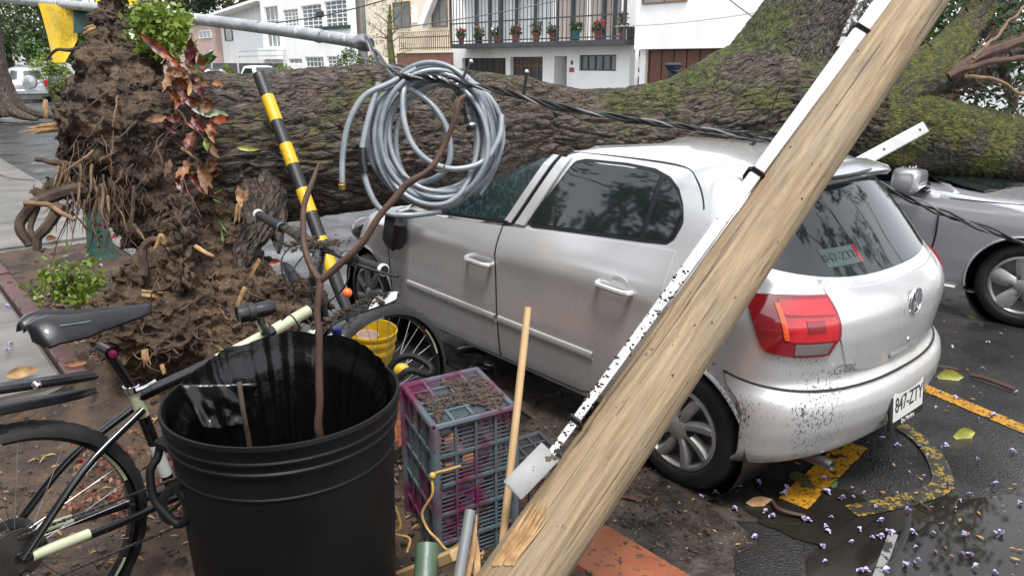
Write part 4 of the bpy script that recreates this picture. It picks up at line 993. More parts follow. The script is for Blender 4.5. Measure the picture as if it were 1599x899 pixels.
# ---------------- the silver sedan in the next lane
hub = G(1596, 447, .315)
HYAW = R_(-43)
hd = Vector((math.cos(HYAW), math.sin(HYAW), 0)); hl = Vector((-hd.y, hd.x, 0))
HP = hub - Vector((0, 0, .315)) + hl * .80
SED = thing('sedan_car', 'grey-silver sedan crushed under the mossy limb beyond the hatchback', 'car', HP, HYAW)
# local x forward, right flank (-y) faces the camera; origin under the front axle
sb_ = Body([(.20, .78, -3.5, .82, .35, .5), (.27, .82, -3.6, .88, .36, .52), (.45, .845, -3.66, .92, .36, .55), (.60, .855, -3.66, .90, .36, .6), (.74, .858, -3.64, .82, .36, .62), (.84, .85, -3.6, .60, .36, .62), (.90, .835, -3.55, .30, .36, .6), (.945, .815, -3.45, -.25, .36, .5), (.98, .79, -3.3, -.62, .4, .4), (1.03, .75, -3.1, -.85, .45, .35), (1.12, .69, -2.95, -1.05, .45, .33), (1.22, .63, -2.7, -1.3, .45, .3), (1.30, .56, -2.45, -1.55, .4, .3), (1.335, .45, -2.3, -1.7, .4, .3), (1.345, .2, -2.2, -1.8, .3, .3)], x_mid=-1.2)
def dent2(p):
    q = p.copy()
    if p.z > .97: q.z = .97 + (p.z - .97) * (.55 if p.x > -1.9 else .75)
    if p.z > .85 and p.x > -.6: q.z += .02 * noise.noise(p * 4)
    return q
m = M(); sb_.mesh(m, np.concatenate([np.linspace(.2, .95, 40), np.linspace(.965, 1.345, 20)]), dent2); sbody = m.build('body', [K['paint_clean']], SED)
cut_wheels(sbody, [(0, .315, .365, -1.1, -.45), (0, .315, .365, .45, 1.1), (-2.65, .315, .365, -1.1, -.45), (-2.65, .315, .365, .45, 1.1)])
for x in (0, -2.65):
    for sg in (1, -1):
        m = M(); m.lathe([(.363, 0), (.363, -.33), (.001, -.33)], 32, (x, sg * .82, .315), (Vector((1, 0, 0)), Vector((0, 0, 1)), Vector((0, sg, 0)))); m.build('wheel_arch_liner', K['black_plastic'], SED)
        m = M(); arc = [(x + .368 * math.cos(a), sb_.side(x + .368 * math.cos(a), max(.24, .315 + .368 * math.sin(a)))[1] * sg + sg * .002, .315 + .368 * math.sin(a)) for a in np.linspace(R_(-10), R_(190), 34)]; m.tube(arc, .009, 6); m.build('wheel_arch_lip', K['paint_clean'], SED)
        wheel(SED, (x, sg * .80, .315), .315, .215, .19, 5, K['alloy'], side=sg, bolts=5, twist=0, spoke_w=.62, tilt=.35)
def sside(x, z, off=0): p = sb_.side(x, z, off); return Vector((p.x, -p.y, p.z))
m = M(); sb_.side_patch(m, list(np.linspace(-1.66, -.62, 36)), lambda x: .24, lambda x: .955, 20, .005, -1); sdoor = m.build('front_door', K['paint_clean'], SED)
m = M(); m.tube(vspl([sside(-.615, .97, .002), sside(-.60, .8, .002), sside(-.60, .6, .002), sside(-.63, .42, .002), sside(-.66, .26, .002)], 5), .006, 6); m.tube([sside(x, .235, .002) for x in np.linspace(-1.7, -.65, 20)], .006, 6); m.build('door_gap', K['black_plastic'], SED)
m = M(); m.tube([sside(x, .225, .012) for x in np.linspace(-2.2, -.42, 20)], .013, 6); m.build('sill_trim', K['white_paint'], SED)
mcz = Vector((-.80, -1.0, 1.035)); m = M(); sq = lambda c_, e_: math.copysign(abs(c_) ** e_, c_)
m.grid([[mcz + Vector((.10 * sq(math.cos(v_), .45) * sq(math.cos(u_), .45) + .05 * math.sin(v_) * 0, .17 * sq(math.cos(v_), .45) * sq(math.sin(u_), .45), .085 * sq(math.sin(v_), .5) * (1 - .22 * sq(math.cos(v_), .45) * sq(math.sin(u_), .45)))) for u_ in np.linspace(0, 2 * math.pi, 33)] for v_ in np.linspace(-math.pi / 2, math.pi / 2, 17)]); mir = m.build('wing_mirror', K['paint_clean'], SED, auto=None)
m = M(); m.box(mcz + Vector((.05, .12, -.085)), (.12, .12, .03), None, .01); m.build('mirror_foot', K['black_plastic'], mir)
m = M()
for k in range(16): m.ball(mcz + Vector((rnd(-.06, .06), rnd(-.12, .12), .085)), rnd(.004, .009), 5, 4)
m.build('mirror_debris', K['plastic_white'], mir)['kind'] = 'stuff'
m = M(); m.bar(sside(-.52, .93, -.02), sside(-1.02, 1.10, -.12), .055, .03, bev=.008); m.build('roof_pillar', K['paint_clean'], SED)
m = M(); m.bar(sside(-.72, .965, -.015), sside(-1.10, 1.10, -.10), .02, .02); m.build('pillar_gap', K['black_plastic'], SED)
rows = []
for j in range(10):
    t = j / 9; rows.append([Vector((lerp(-.22, -.98, t) - .14 * abs(q) ** 2, q * lerp(.70, .60, t), lerp(.958, 1.11, t) + .015 * noise.noise(Vector((q * 5, t * 4, 2))))) for q in np.linspace(-1, 1, 25)])
m = M(); m.slab(rows, (0, 0, -.01)); m.build('windscreen', K['glass'], SED)
m = M(); rows = [[sside(x, lerp(.965, lerp(1.02, 1.14, (-.8 - x) / .9 if x < -.8 else 0), t), -.006 + .01 * noise.noise(Vector((x * 8, t * 4, 0)))) for x in np.linspace(-1.7, -.85, 20)] for t in np.linspace(0, 1, 6)]
m.slab(rows, (0, .006, 0)); m.build('broken_window', K['glass_crack'], SED)
m = M(); m.box((-.30, -.25, .965), (.9, .02, .015), (Vector((.6, .8, 0)).normalized(), Vector((-.8, .6, 0)).normalized(), ZV)); m.build('wiper', K['black_plastic'], SED)
m = M(); m.tube([sside(x, .90 - max(0, x) * .12, .0) for x in np.linspace(-.55, .5, 16)], .004, 6); m.build('bonnet_gap', K['black_plastic'], SED)
m = M(); m.ball((.72, -.60, .66), .12, 12, 8, (.9, 1.2, .7)); m.build('headlight', K['clear_lens'], SED)

# ---------------- small parked cars down the street
def far_car(label, name, loc, yaw, paint, tall, tail=True, wheel_cover=False):
    T = thing(name, label, 'car', loc, yaw, 'cars parked down the street'); h = 1.65 if tall else 1.42; w = .88
    b = Body([(.25, w - .05, -.05, 4.1, .25, .5), (.45, w, -.12, 4.2, .25, .5), (.85, w, -.1, 4.1, .25, .6), (.98, w - .02, -.02, 3.5, .25, .6), (1.05, w - .06, .05, 2.9, .3, .4), (h - .12, w - .2, .35 if tall else .9, 2.2, .3, .3), (h - .03, w - .26, .45 if tall else 1.1, 2.0, .3, .3), (h, w - .45, .7, 1.8, .3, .3)], x_mid=2)
    m = M(); b.mesh(m, np.linspace(.25, h, 30)); bo = m.build('body', paint, T)
    rows = [[b.rear_y(q * lerp(.74, .58, t), lerp(1.06, h - .16, t), .02) for q in np.linspace(-1, 1, 9)] for t in np.linspace(0, 1, 5)]; m = M(); m.slab(rows, (.02, 0, 0)); m.build('rear_window', K['glass_rear'], T)
    for sg in (1, -1):
        rows = [[Vector((x, sg * (b.side(x, z).y + .012), z)) for x in np.linspace(lerp(.6, .9, t), lerp(2.6, 2.1, t), 8)] for t, z in ((0, 1.06), (.5, lerp(1.06, h - .16, .5)), (1, h - .16))]; m = M(); m.grid(rows); m.build('side_window', K['glass'], T)
        m = M(); m.box((.0, sg * (w - .10), .92), (.16, .17, .26), None, .03); m.build('tail_light', K['red_lens'], T)
        for x in (.75, 3.3): m = M(); m.lathe([(.001, -.2), (.32, -.2), (.32, 0), (.18, .01), (.17, -.02), (.001, -.01)], 20, (x, sg * (w + .01), .32), (Vector((1, 0, 0)), ZV, Vector((0, sg, 0)))); m.build('wheel', K['rubber'], T)
    m = M(); m.box((-.16, 0, .48), (.12, 1.6, .22), None, .04); m.build('bumper', paint, T)
    rows = [[Vector((lerp(3.0, 2.25, t) + .02 , q * lerp(.72, .6, t), lerp(1.05, h - .12, t) + .02)) for q in (-1, 0, 1)] for t in (0, 1)]; m = M(); m.grid(rows); m.build('windscreen', K['glass'], T)
    if wheel_cover: m = M(); m.lathe([(.001, .16), (.25, .14), (.32, .06), (.33, -.02)], 22, (-.12, -.12, .95), (Vector((0, 1, 0)), ZV, Vector((-1, 0, 0)))); m.build('spare_wheel_cover', paint, T)
    return T
g = G(48, 160); far_car('silver off-roader with a spare wheel on its tailgate, seen from behind at far left', 'parked_car', (g.x, g.y, 0), R_(121), K['silver_car'], True, wheel_cover=True)
g = P(82, 128, 49); far_car('dark saloon parked ahead of the silver off-roader at far left', 'parked_car', (g.x, g.y, 0), R_(124), K['dark_car'], False)
g = P(38, 126, 60); far_car('white van-like car farthest down the street at left', 'parked_car', (g.x, g.y, 0), R_(126), K['white_car'], True)
g = S(ps(392, 118, 19.6), 19.6); far_car('white off-roader parked beyond the trunk, below the white wing', 'parked_car', (g.x, g.y, .02), YAW + math.pi, K['white_car'], True)
g = S(ps(352, 118, 21) - .0, 20.6); far_car('white car nose showing between leaves and off-roader', 'parked_car', (g.x, g.y, .02), YAW, K['white_car'], False)
# ------------------------------------------------------------ the fallen tree
TREE = thing('fallen_tree', 'huge uprooted mossy tree lying across both crushed cars', 'tree', P(330, 240, 4.3) * 1.0)
def limb(name, nodes, mt_, parent, amp=.022, seg=.014, around=120, n=10, end=0.0, ridge=(26, 5.5)):
    # nodes: (px, py, depth, radius)
    pts = spline([(*P(a, b, d), r) for a, b, d, r in nodes], n); L = sum(np.linalg.norm(q[:3] - p[:3]) for p, q in zip(pts, pts[1:])); ns = max(12, int(L / seg))
    cum = np.cumsum([0] + [np.linalg.norm(q[:3] - p[:3]) for p, q in zip(pts, pts[1:])]); arr = np.array(pts); ss = np.linspace(0, cum[-1], ns)
    cc = np.stack([np.interp(ss, cum, arr[:, k]) for k in range(4)], 1); vs = []; fs = []; px_ = None; bkv = []
    for i in range(ns):
        c = Vector(cc[i, :3]); r = cc[i, 3]; t = Vector(cc[min(i + 1, ns - 1), :3] - cc[max(i - 1, 0), :3]).normalized()
        x = (px_ - t * px_.dot(t)).normalized() if px_ is not None else t.cross(ZV).normalized(); px_ = x; y = t.cross(x); s_ = ss[i]
        for j in range(around):
            a = 2 * math.pi * j / around; ca, sa = math.cos(a), math.sin(a); dv = x * ca + y * sa
            q = Vector((ca * r * ridge[0], sa * r * ridge[0], s_ * ridge[1]))
            big = noise.noise(Vector((ca * 1.6, sa * 1.6, s_ * 1.4))) * .07 * r + noise.noise(Vector((ca * 3.5, sa * 3.5, s_ * 3.1 + 7))) * .04 * r
            w = noise.noise(q * .35) * 1.4
            rdg = 1 - abs(noise.noise(q + Vector((w, w * .7, w * .3)))) * 2.0
            rd2 = 1 - abs(noise.noise(q * 2.3 + Vector((3, w, 5)))) * 2.0
            h = amp * (-1.0 * max(0, rdg) ** 2.6 - .42 * max(0, rd2) ** 3 + .5 * noise.noise(q * .5))
            vs.append(c + dv * (r + big + h)); bkv += [ca * r, sa * r, s_ * .36]
    for i in range(ns - 1):
        for j in range(around): k = (j + 1) % around; fs.append((i * around + j, i * around + k, (i + 1) * around + k, (i + 1) * around + j))
    fs.append(tuple(range(around - 1, -1, -1))); fs.append(tuple(range((ns - 1) * around, ns * around)))
    m = M(); m.add(vs, fs); o = m.build(name, mt_, parent, world=True, auto=None)
    o.data.attributes.new('bk', 'FLOAT_VECTOR', 'POINT').data.foreach_set('vector', bkv); return o
trunk = limb('trunk', [(250, 265, 4.25, .34), (330, 240, 4.35, .45), (420, 232, 4.5, .445), (520, 222, 4.68, .45), (620, 212, 4.85, .44), (720, 208, 5.0, .40), (820, 206, 5.15, .345), (910, 208, 5.25, .315), (1000, 208, 5.35, .335), (1085, 198, 5.45, .405), (1180, 170, 5.55, .47), (1260, 172, 5.65, .42), (1340, 186, 5.75, .345)], K['bark'], TREE, amp=.027, around=250, seg=.0105, ridge=(22, 5))
lump = limb('trunk_burl', [(770, 175, 5.05, .20), (815, 163, 5.08, .19), (855, 170, 5.12, .14), (890, 190, 5.2, .06)], K['bark'], TREE, amp=.02, around=80, seg=.016)
limb('limb', [(1155, 190, 5.5, .36), (1195, 130, 5.55, .37), (1240, 50, 5.62, .325), (1285, -40, 5.7, .30), (1330, -140, 5.8, .28), (1365, -240, 5.9, .24)], K['bark_limb'], TREE, amp=.020, around=210, seg=.012, ridge=(30, 9))
limb('limb', [(1250, 185, 5.65, .34), (1340, 200, 5.78, .315), (1420, 208, 5.9, .30), (1500, 222, 6.05, .29), (1580, 238, 6.2, .275), (1680, 250, 6.4, .25), (1800, 250, 6.7, .22)], K['bark_moss'], TREE, amp=.016, around=190, seg=.012, ridge=(36, 14))
limb('limb', [(1340, 190, 5.8, .26), (1400, 140, 5.9, .24), (1450, 110, 6.0, .20), (1490, 70, 6.2, .15), (1530, 15, 6.45, .125), (1580, -60, 6.8, .11)], K['bark_moss'], TREE, amp=.016, around=90, seg=.018)
limb('limb', [(1440, 120, 6.1, .17), (1500, 110, 6.2, .13), (1560, 85, 6.4, .11), (1640, 50, 6.7, .09)], K['bark_plain'], TREE, amp=.012, around=60, seg=.02)
def branch(pts, r0, r1, mt_, parent=TREE, name='branch', n=7, jit=.0, sides=8):
    q = vspl([P(*p) for p in pts], n); k = len(q)
    if jit: q = [p + Vector((noise.noise(p * 9), noise.noise(p * 9 + Vector((5, 0, 0))), noise.noise(p * 9 + Vector((0, 5, 0))))) * jit for p in q]
    m = M(); m.tube(q, [lerp(r0, r1, (i / (k - 1))) * (1 + .12 * noise.noise(p * 40)) for i, p in enumerate(q)], sides); return m.build(name, mt_, parent, world=True)
branch([(1478, 120, 5.9), (1520, 95, 5.9), (1560, 78, 6.0), (1620, 55, 6.1)], .055, .035, K['twig'], jit=.03)
branch([(1480, 118, 5.85), (1530, 100, 5.85), (1599, 88, 5.9), (1660, 80, 6)], .03, .018, K['twig'], jit=.03)
branch([(1505, 120, 5.8), (1550, 125, 5.8), (1599, 148, 5.8), (1650, 170, 5.9)], .016, .010, K['root_pale'], jit=.02)
branch([(1522, 92, 5.7), (1545, 68, 5.7), (1572, 40, 5.75), (1600, 10, 5.8)], .014, .010, K['root_pale'], jit=.02)
branch([(1575, 200, 6.6), (1578, 150, 6.6), (1560, 100, 6.7), (1540, 40, 6.9)], .03, .05, K['bark_plain'], jit=.05)
branch([(1540, 190, 6.6), (1572, 172, 6.6), (1600, 130, 6.7)], .018, .02, K['bark_plain'], jit=.04)
branch([(1445, 62, 5.9), (1462, 80, 5.9), (1478, 105, 5.9)], .008, .012, K['twig'], jit=.02)
random.seed(21)
for k in range(26):
    x, y = rnd(1460, 1640), rnd(-20, 150); d = rnd(5.8, 7.2); L = rnd(40, 120); a = rnd(-1.1, .7)
    branch([(x, y, d), (x + L * .5 * math.cos(a) + rnd(-8, 8), y + L * .5 * math.sin(a), d + rnd(-.1, .1)), (x + L * math.cos(a), y + L * math.sin(a) + rnd(-15, 15), d + rnd(-.2, .2))], rnd(.006, .02), .004, random.choice([K['twig'], K['bark_plain'], K['twig']]), jit=.04, sides=6, name='twig')
m = M(); pts = []
for k in range(90):
    c = P(rnd(1470, 1680), rnd(-60, 190), rnd(6.2, 8.2))
    for _ in range(34): pts.append(c + Vector((random.gauss(0, .13), random.gauss(0, .13), random.gauss(0, .11))))
m.leaves(pts, .085, .16); m.build('foliage', K['leaf_dark'], TREE, world=True)
m = M(); pts = [P(1450 + 30 * noise.noise(Vector((k, 0, 0))) + rnd(-40, 60), rnd(-20, 90), rnd(6.4, 7.4)) for k in range(700)]; m.leaves(pts, .07, .25); m.build('foliage', K['leaf_mid'], TREE, world=True)
# ---- root plate: clods fused together, then broken up by noise
def clods(name, blobs, vox, mt_, parent, disp, seedoff=0):
    m = M()
    for (px, py, d, r, sx, sy, sz) in blobs: m.ball(P(px, py, d), r, 22, 14, (sx, sy, sz))
    o = m.build(name, mt_, parent, world=True)
    rm = o.modifiers.new('r', 'REMESH'); rm.mode = 'VOXEL'; rm.voxel_size = vox
    for i, (sc, st) in enumerate(disp):
        tx = bpy.data.textures.new(name + str(i), 'CLOUDS'); tx.noise_scale = sc; tx.noise_depth = 4; tx.noise_type = 'HARD_NOISE' if i % 2 else 'SOFT_NOISE'
        dm = o.modifiers.new('d%d' % i, 'DISPLACE'); dm.texture = tx; dm.strength = st; dm.mid_level = .5; dm.texture_coords = 'LOCAL'
    dg = bpy.context.evaluated_depsgraph_get(); dg.update(); me = bpy.data.meshes.new_from_object(o.evaluated_get(dg)); o.modifiers.clear(); o.data = me
    me.polygons.foreach_set('use_smooth', [True] * len(me.polygons)); return o
BL = [(178, -60, 4.25, .075, 1, 1, 1.6), (180, 0, 4.25, .09, 1, 1, 1.3), (178, 40, 4.22, .10, 1, 1, 1.2), (176, 85, 4.18, .15, 1, 1, 1.1), (190, 120, 4.12, .21, 1, 1, 1), (212, 160, 4.12, .24, 1, 1, 1), (155, 155, 4.15, .19, 1.2, 1, .9), (112, 142, 4.2, .06, 1.6, 1, .6), (130, 105, 4.2, .045, 1.3, 1, .8),
      (178, 205, 4.05, .28, 1, .9, 1), (236, 225, 4.05, .29, .9, .9, 1), (130, 200, 4.1, .15, 1, 1, 1), (125, 245, 4.1, .13, 1.2, 1, 1), (252, 290, 4.05, .25, .95, .9, 1), (195, 262, 4.1, .22, 1, .8, 1), (278, 340, 4.05, .22, .9, .9, 1), (110, 290, 4.05, .09, 1.5, 1, .8), (160, 295, 4.08, .13, 1.2, .9, .9), (75, 300, 4.0, .05, 1.3, 1, .8),
      (230, 335, 4.12, .20, 1.1, .8, 1)]
soilb = clods('root_plate', BL, .0115, K['soil'], TREE, [(.30, .20), (.12, .10), (.04, .035), (.016, .018)])
LO = [(340, 395, 4.1, .20, 1, .9, 1.2), (375, 430, 4.1, .19, 1.1, .9, 1), (335, 340, 4.1, .17, .9, .9, 1.2), (420, 455, 4.15, .17, 1.4, 1, .8), (300, 430, 3.95, .22, 1, .9, 1), (255, 455, 3.85, .24, 1.1, .9, 1), (335, 470, 3.95, .24, 1.1, .9, .9), (290, 505, 3.85, .30, 1.2, 1, .8), (235, 520, 3.75, .24, 1.2, 1, .8), (350, 530, 3.85, .24, 1.2, 1, .8), (205, 480, 3.9, .15, 1.1, 1, 1), (290, 390, 4.0, .17, .8, .8, 1.2), (400, 500, 4.1, .2, 1.4, 1, .7), (460, 480, 4.2, .14, 1.6, 1, .7)]
soil2 = clods('soil_heap', LO, .012, mat('soil_brown', (.045, .029, .018), .9, col2=(.13, .082, .049), ns=6, nd=10, lo=.36, hi=.66, bump=1.0, bs=36, bd=.03, spk=[((.24, .16, .09), 60.0, .68), ((.022, .015, .01), 8.0, .64)]), TREE, [(.22, .18), (.09, .09), (.04, .05), (.018, .02)])
# fibres, clods and shreds sticking out of the torn soil (uncountable)
def fuzz(src, n, par, seed, mts, lo=.02, hi=.10, rr=(.0012, .004)):
    random.seed(seed); vs_ = src.data.vertices; mw = ROOTM[TREE.name]
    for q_, mt_ in enumerate(mts):
        m = M()
        for _ in range(n // len(mts)):
            v = vs_[random.randrange(len(vs_))]; p = v.co; nn = v.normal
            if nn.y > .35: continue
            d = (nn * rnd(.1, .7) + Vector((rnd(-1, 1), rnd(-1, 1), rnd(-1.4, .5)))).normalized(); L = rnd(lo, hi) * rnd(.4, 1); r = rnd(*rr)
            e = Vector((rnd(-1, 1), rnd(-1, 1), rnd(-1.2, .4))) * L * .3; m.tube([p - nn * .01, p + d * L * .4 + nn * .006, p + d * L * .75 + e * .6, p + d * L + e], [r, r * .9, r * .7, r * .3], 4)
        o = m.build('root_fibres', K[mt_], par); o['kind'] = 'stuff'
    m = M()
    for _ in range(n // 3):
        v = vs_[random.randrange(len(vs_))]
        if v.normal.y > .35: continue
        r = abs(random.gauss(0, .006)) + .002; m.ball(v.co + v.normal * r * .2, r, 5, 3, (rnd(.7, 1.5), rnd(.7, 1.5), rnd(.7, 1.2)))
    o = m.build('clods', src.data.materials[0], par); o['kind'] = 'stuff'
fuzz(soilb, 1900, TREE, 61, ['root', 'root', 'root_pale', 'root'], .015, .08, (.0008, .0028)); fuzz(soil2, 1500, TREE, 62, ['root', 'root_pale', 'root'], .02, .09, (.0008, .003))
# ---- roots
def root(pts, r0, r1, mt_='root', jit=.02, sides=7, name='root'): return branch(pts, r0, r1, K[mt_], TREE, name, 7, jit, sides)
root([(130, 290, 3.8), (90, 300, 3.75), (55, 320, 3.72), (38, 350, 3.72), (45, 382, 3.72)], .035, .022, jit=.03)
root([(95, 320, 3.72), (82, 340, 3.7), (68, 365, 3.68), (62, 390, 3.68)], .032, .02, jit=.03)
root([(60, 322, 3.74), (52, 345, 3.72), (55, 372, 3.7), (70, 392, 3.68)], .018, .010, jit=.02)
root([(40, 318, 3.7), (70, 322, 3.68), (100, 335, 3.66), (115, 345, 3.66)], .014, .01, 'root_pale', jit=.02)
limb('root', [(280, 310, 3.72, .07), (288, 370, 3.66, .062), (285, 415, 3.64, .058), (288, 445, 3.66, .062), (290, 455, 3.68, .03)], K['soil'], TREE, amp=.05, around=60, seg=.012, ridge=(24, 20))
root([(222, 430, 3.6), (224, 395, 3.6), (236, 374, 3.6), (262, 380, 3.6)], .022, .016, jit=.015)
root([(255, 378, 3.6), (248, 366, 3.58), (240, 385, 3.58)], .016, .008, 'split_wood')
root([(305, 385, 3.6), (322, 395, 3.58), (332, 400, 3.56)], .012, .008, 'split_wood')
root([(172, 118, 3.95), (135, 152, 3.95), (110, 160, 3.95)], .02, .012, 'root')
root([(72, 95, 4.3), (95, 80, 4.25), (125, 70, 4.2)], .006, .012, 'twig', jit=.03)
root([(60, 250, 3.9), (95, 258, 3.85), (130, 262, 3.85)], .012, .02, 'root', jit=.03)
limb('root', [(425, 330, 4.15, .09), (432, 365, 4.08, .045), (436, 395, 4.05, .02)], K['bark'], TREE, amp=.02, around=40, seg=.014)
limb('root', [(405, 300, 4.2, .16), (402, 350, 4.05, .10), (385, 395, 4.0, .07), (375, 440, 4.0, .05)], K['bark'], TREE, amp=.03, around=60, seg=.012)
random.seed(5)
for k in range(64):                                   # hanging hair roots below the plate
    x, y = rnd(95, 215), rnd(255, 320); d = 3.78 + rnd(-.05, .05); L = rnd(25, 110); sw = rnd(-34, 16)
    root([(x, y, d), (x + sw * .4 + rnd(-6, 6), y + L * .4, d - .02), (x + sw * .7 + rnd(-8, 8), y + L * .75, d), (x + sw + rnd(-8, 8), y + L, d)], random.choice([.0022, .003, .004, .008]), .001, random.choice(['root_pale', 'root', 'root']), jit=.018, sides=5, name='root')
for k in range(60):                                   # short torn roots over the face
    x, y = rnd(110, 290), rnd(110, 380); d = 3.72 + rnd(-.03, .05); a = rnd(-.9, 1.1) + math.pi / 2; L = rnd(12, 75)
    root([(x, y, d + .1), (x + L * .5 * math.cos(a), y + L * .5 * math.sin(a), d - .02), (x + L * math.cos(a) + rnd(-5, 5), y + L * math.sin(a), d - .05)], random.choice([.002, .003, .005, .009]), .001, random.choice(['root_pale', 'root', 'root', 'root']), jit=.018, sides=5, name='root')
for k in range(30):                                   # and over the heap
    x, y = rnd(210, 390), rnd(430, 560); d = 3.58 + rnd(-.04, .06); a = rnd(0, 6.28); L = rnd(20, 60)
    root([(x, y, d), (x + L * .5 * math.cos(a), y + L * .5 * math.sin(a) + 6, d - .04), (x + L * math.cos(a), y + L * math.sin(a), d - .01)], random.choice([.002, .003, .004, .007]), .001, random.choice(['root_pale', 'root', 'root']), jit=.03, sides=5, name='root')
# pale torn wood where roots snapped
def splint(px, py, d, ang, L, w, mt_='split_wood'):
    c = P(px, py, d); dv = (P(px + math.cos(ang) * 10, py + math.sin(ang) * 10, d) - c).normalized(); up = Vector((0, -.9, .4)); sd = dv.cross(up).normalized(); m = M()
    for k in range(7):
        o = sd * (k - 3) / 7 * w * rnd(.6, 1.2) + up * w * rnd(-.2, .3); l = L * rnd(.3, 1.2); m.tube([c + o - dv * L * .4, c + o + up * w * .2, c + o + dv * l * .3, c + o * 1.4 + dv * l * .6], [w * rnd(.05, .2), w * rnd(.1, .22), w * rnd(.06, .16), .001], 5)
    m.build('torn_wood', K[mt_], TREE, world=True)
for a in [(70, 202, 3.95, 3.0, .20, .05), (140, 48, 3.95, 2.7, .09, .035), (71, 170, 4.0, 1.6, .12, .025), (378, 460, 3.65, 2.0, .10, .025), (238, 460, 3.58, .1, .12, .035), (228, 556, 3.5, 1.4, .08, .03), (400, 415, 3.8, 2.1, .10, .02), (255, 575, 3.45, 1.3, .05, .02), (372, 330, 3.9, 1.7, .10, .025)]: splint(*a)
# crumbs shaken out over the bed (too many and too small to count)
m = M(); random.seed(11)
for k in range(2600):
    s_, l_ = rnd(1.2, 6.5), rnd(PB + .15, KL - .3); q = S(s_, l_, SWZ + .02 + bumpy(s_, l_)); r = abs(random.gauss(0, .009)) + .004
    q.z += .27 * math.exp(-((q.x + 1.62) ** 2 / .5 + (q.y - 4.05) ** 2 / .35)) + r * .6
    m.ball(q, r, 5, 3, (rnd(.7, 1.4), rnd(.7, 1.4), rnd(.6, 1)))
for k in range(2200):
    s_, l_ = rnd(1.2, 4.0), rnd(-1.3, PB + .2); q = S(s_, l_, SWZ + .02 + bumpy(s_, l_)); r = abs(random.gauss(0, .006)) + .002; m.ball(q + ZV * r * .5, r, 5, 3, (rnd(.7, 1.4), rnd(.7, 1.4), rnd(.6, 1)))
o = m.build('soil_crumbs', K['crumb']); tag(o, 'loose soil crumbs scattered over the planting bed', 'soil', kind='stuff')
m = M()
for k in range(420):
    s_, l_ = rnd(1.5, 6.5), rnd(PB + .15, KL - .3); q = S(s_, l_, SWZ + .03 + bumpy(s_, l_)); q.z += .27 * math.exp(-((q.x + 1.62) ** 2 / .5 + (q.y - 4.05) ** 2 / .35))
    d = Vector((rnd(-1, 1), rnd(-1, 1), rnd(-.2, .4))).normalized(); L = rnd(.015, .06); m.tube([q, q + d * L * .5 + Vector((0, 0, .004)), q + d * L], [.002, L * .13, .001], 4)
for k in range(520):
    s_, l_ = rnd(1.2, 4.0), rnd(-1.3, PB + .2); q = S(s_, l_, SWZ + .028 + bumpy(s_, l_)); d = Vector((rnd(-1, 1), rnd(-1, 1), rnd(-.1, .3))).normalized(); L = rnd(.01, .05); m.tube([q, q + d * L * .5 + Vector((0, 0, .004)), q + d * L], [.002, L * .13, .001], 4)
o = m.build('wood_chips', K['chip']); tag(o, 'pale wood chips and bark shreds strewn over the soil by the bicycle', 'wood chips', kind='stuff')
m = M(); ps_ = []
for k in range(60):
    c = G(rnd(120, 290), rnd(660, 800), .24)
    for _ in range(8): ps_.append(c + Vector((random.gauss(0, .03), random.gauss(0, .03), rnd(0, .02))))
m.leaves(ps_, .028, .3); o = m.build('crimson_litter', mat('crimson_litter', (.13, .012, .016), .6, col2=(.22, .10, .05), ns=30)); tag(o, 'crimson dried flower litter on the soil behind the rear wheel', 'litter', kind='stuff')
m = M()
for k in range(600):
    a, b = random.choice([(840, 700), (900, 720), (960, 790), (1050, 820), (1000, 770), (860, 640), (1100, 850)]); q = G(a + random.gauss(0, 45), b + random.gauss(0, 40)); 
    if q.dot(SR) < KL + .06: continue
    r = abs(random.gauss(0, .004)) + .0015; m.ball((q.x, q.y, .014 + r), r, 5, 3, (rnd(.7, 1.4), rnd(.7, 1.4), .8))
o = m.build('mud_crumbs', K['crumb']); tag(o, 'crumbs of wet earth on the road beside the leaning pole', 'soil', kind='stuff')

# ------------------------------------------------------------ plants torn up with the root plate
def leaf_mesh(m, base, tip, w, droop=.2, wave=.0, n=8):
    base, tip = Vector(base), Vector(tip); d = tip - base; L = d.length; sd = d.cross(Vector((0, -1, .3))).normalized(); nn = sd.cross(d).normalized(); rows = []
    for i in range(n + 1):
        t = i / n; c = base + d * t - nn * droop * L * t * (1 - t); ww = w * max(.03, math.sin(math.pi * min(1, t ** .85 * .97 + .03))) ; wv = wave * L * (math.sin(t * 18) + .8 * noise.noise(base * 9 + Vector((t * 4, 0, 0))))
        rows.append([c - sd * ww + nn * (ww * .35 + wv), c - sd * ww * .5 + nn * (ww * .1 + wv * .4), c, c + sd * ww * .5 + nn * (ww * .1 - wv * .4), c + sd * ww + nn * (ww * .35 - wv)])
    m.grid(rows)
PL1 = thing('croton_plant', 'red and orange crinkled croton torn up on top of the root plate', 'plant', P(300, 160, 3.95))
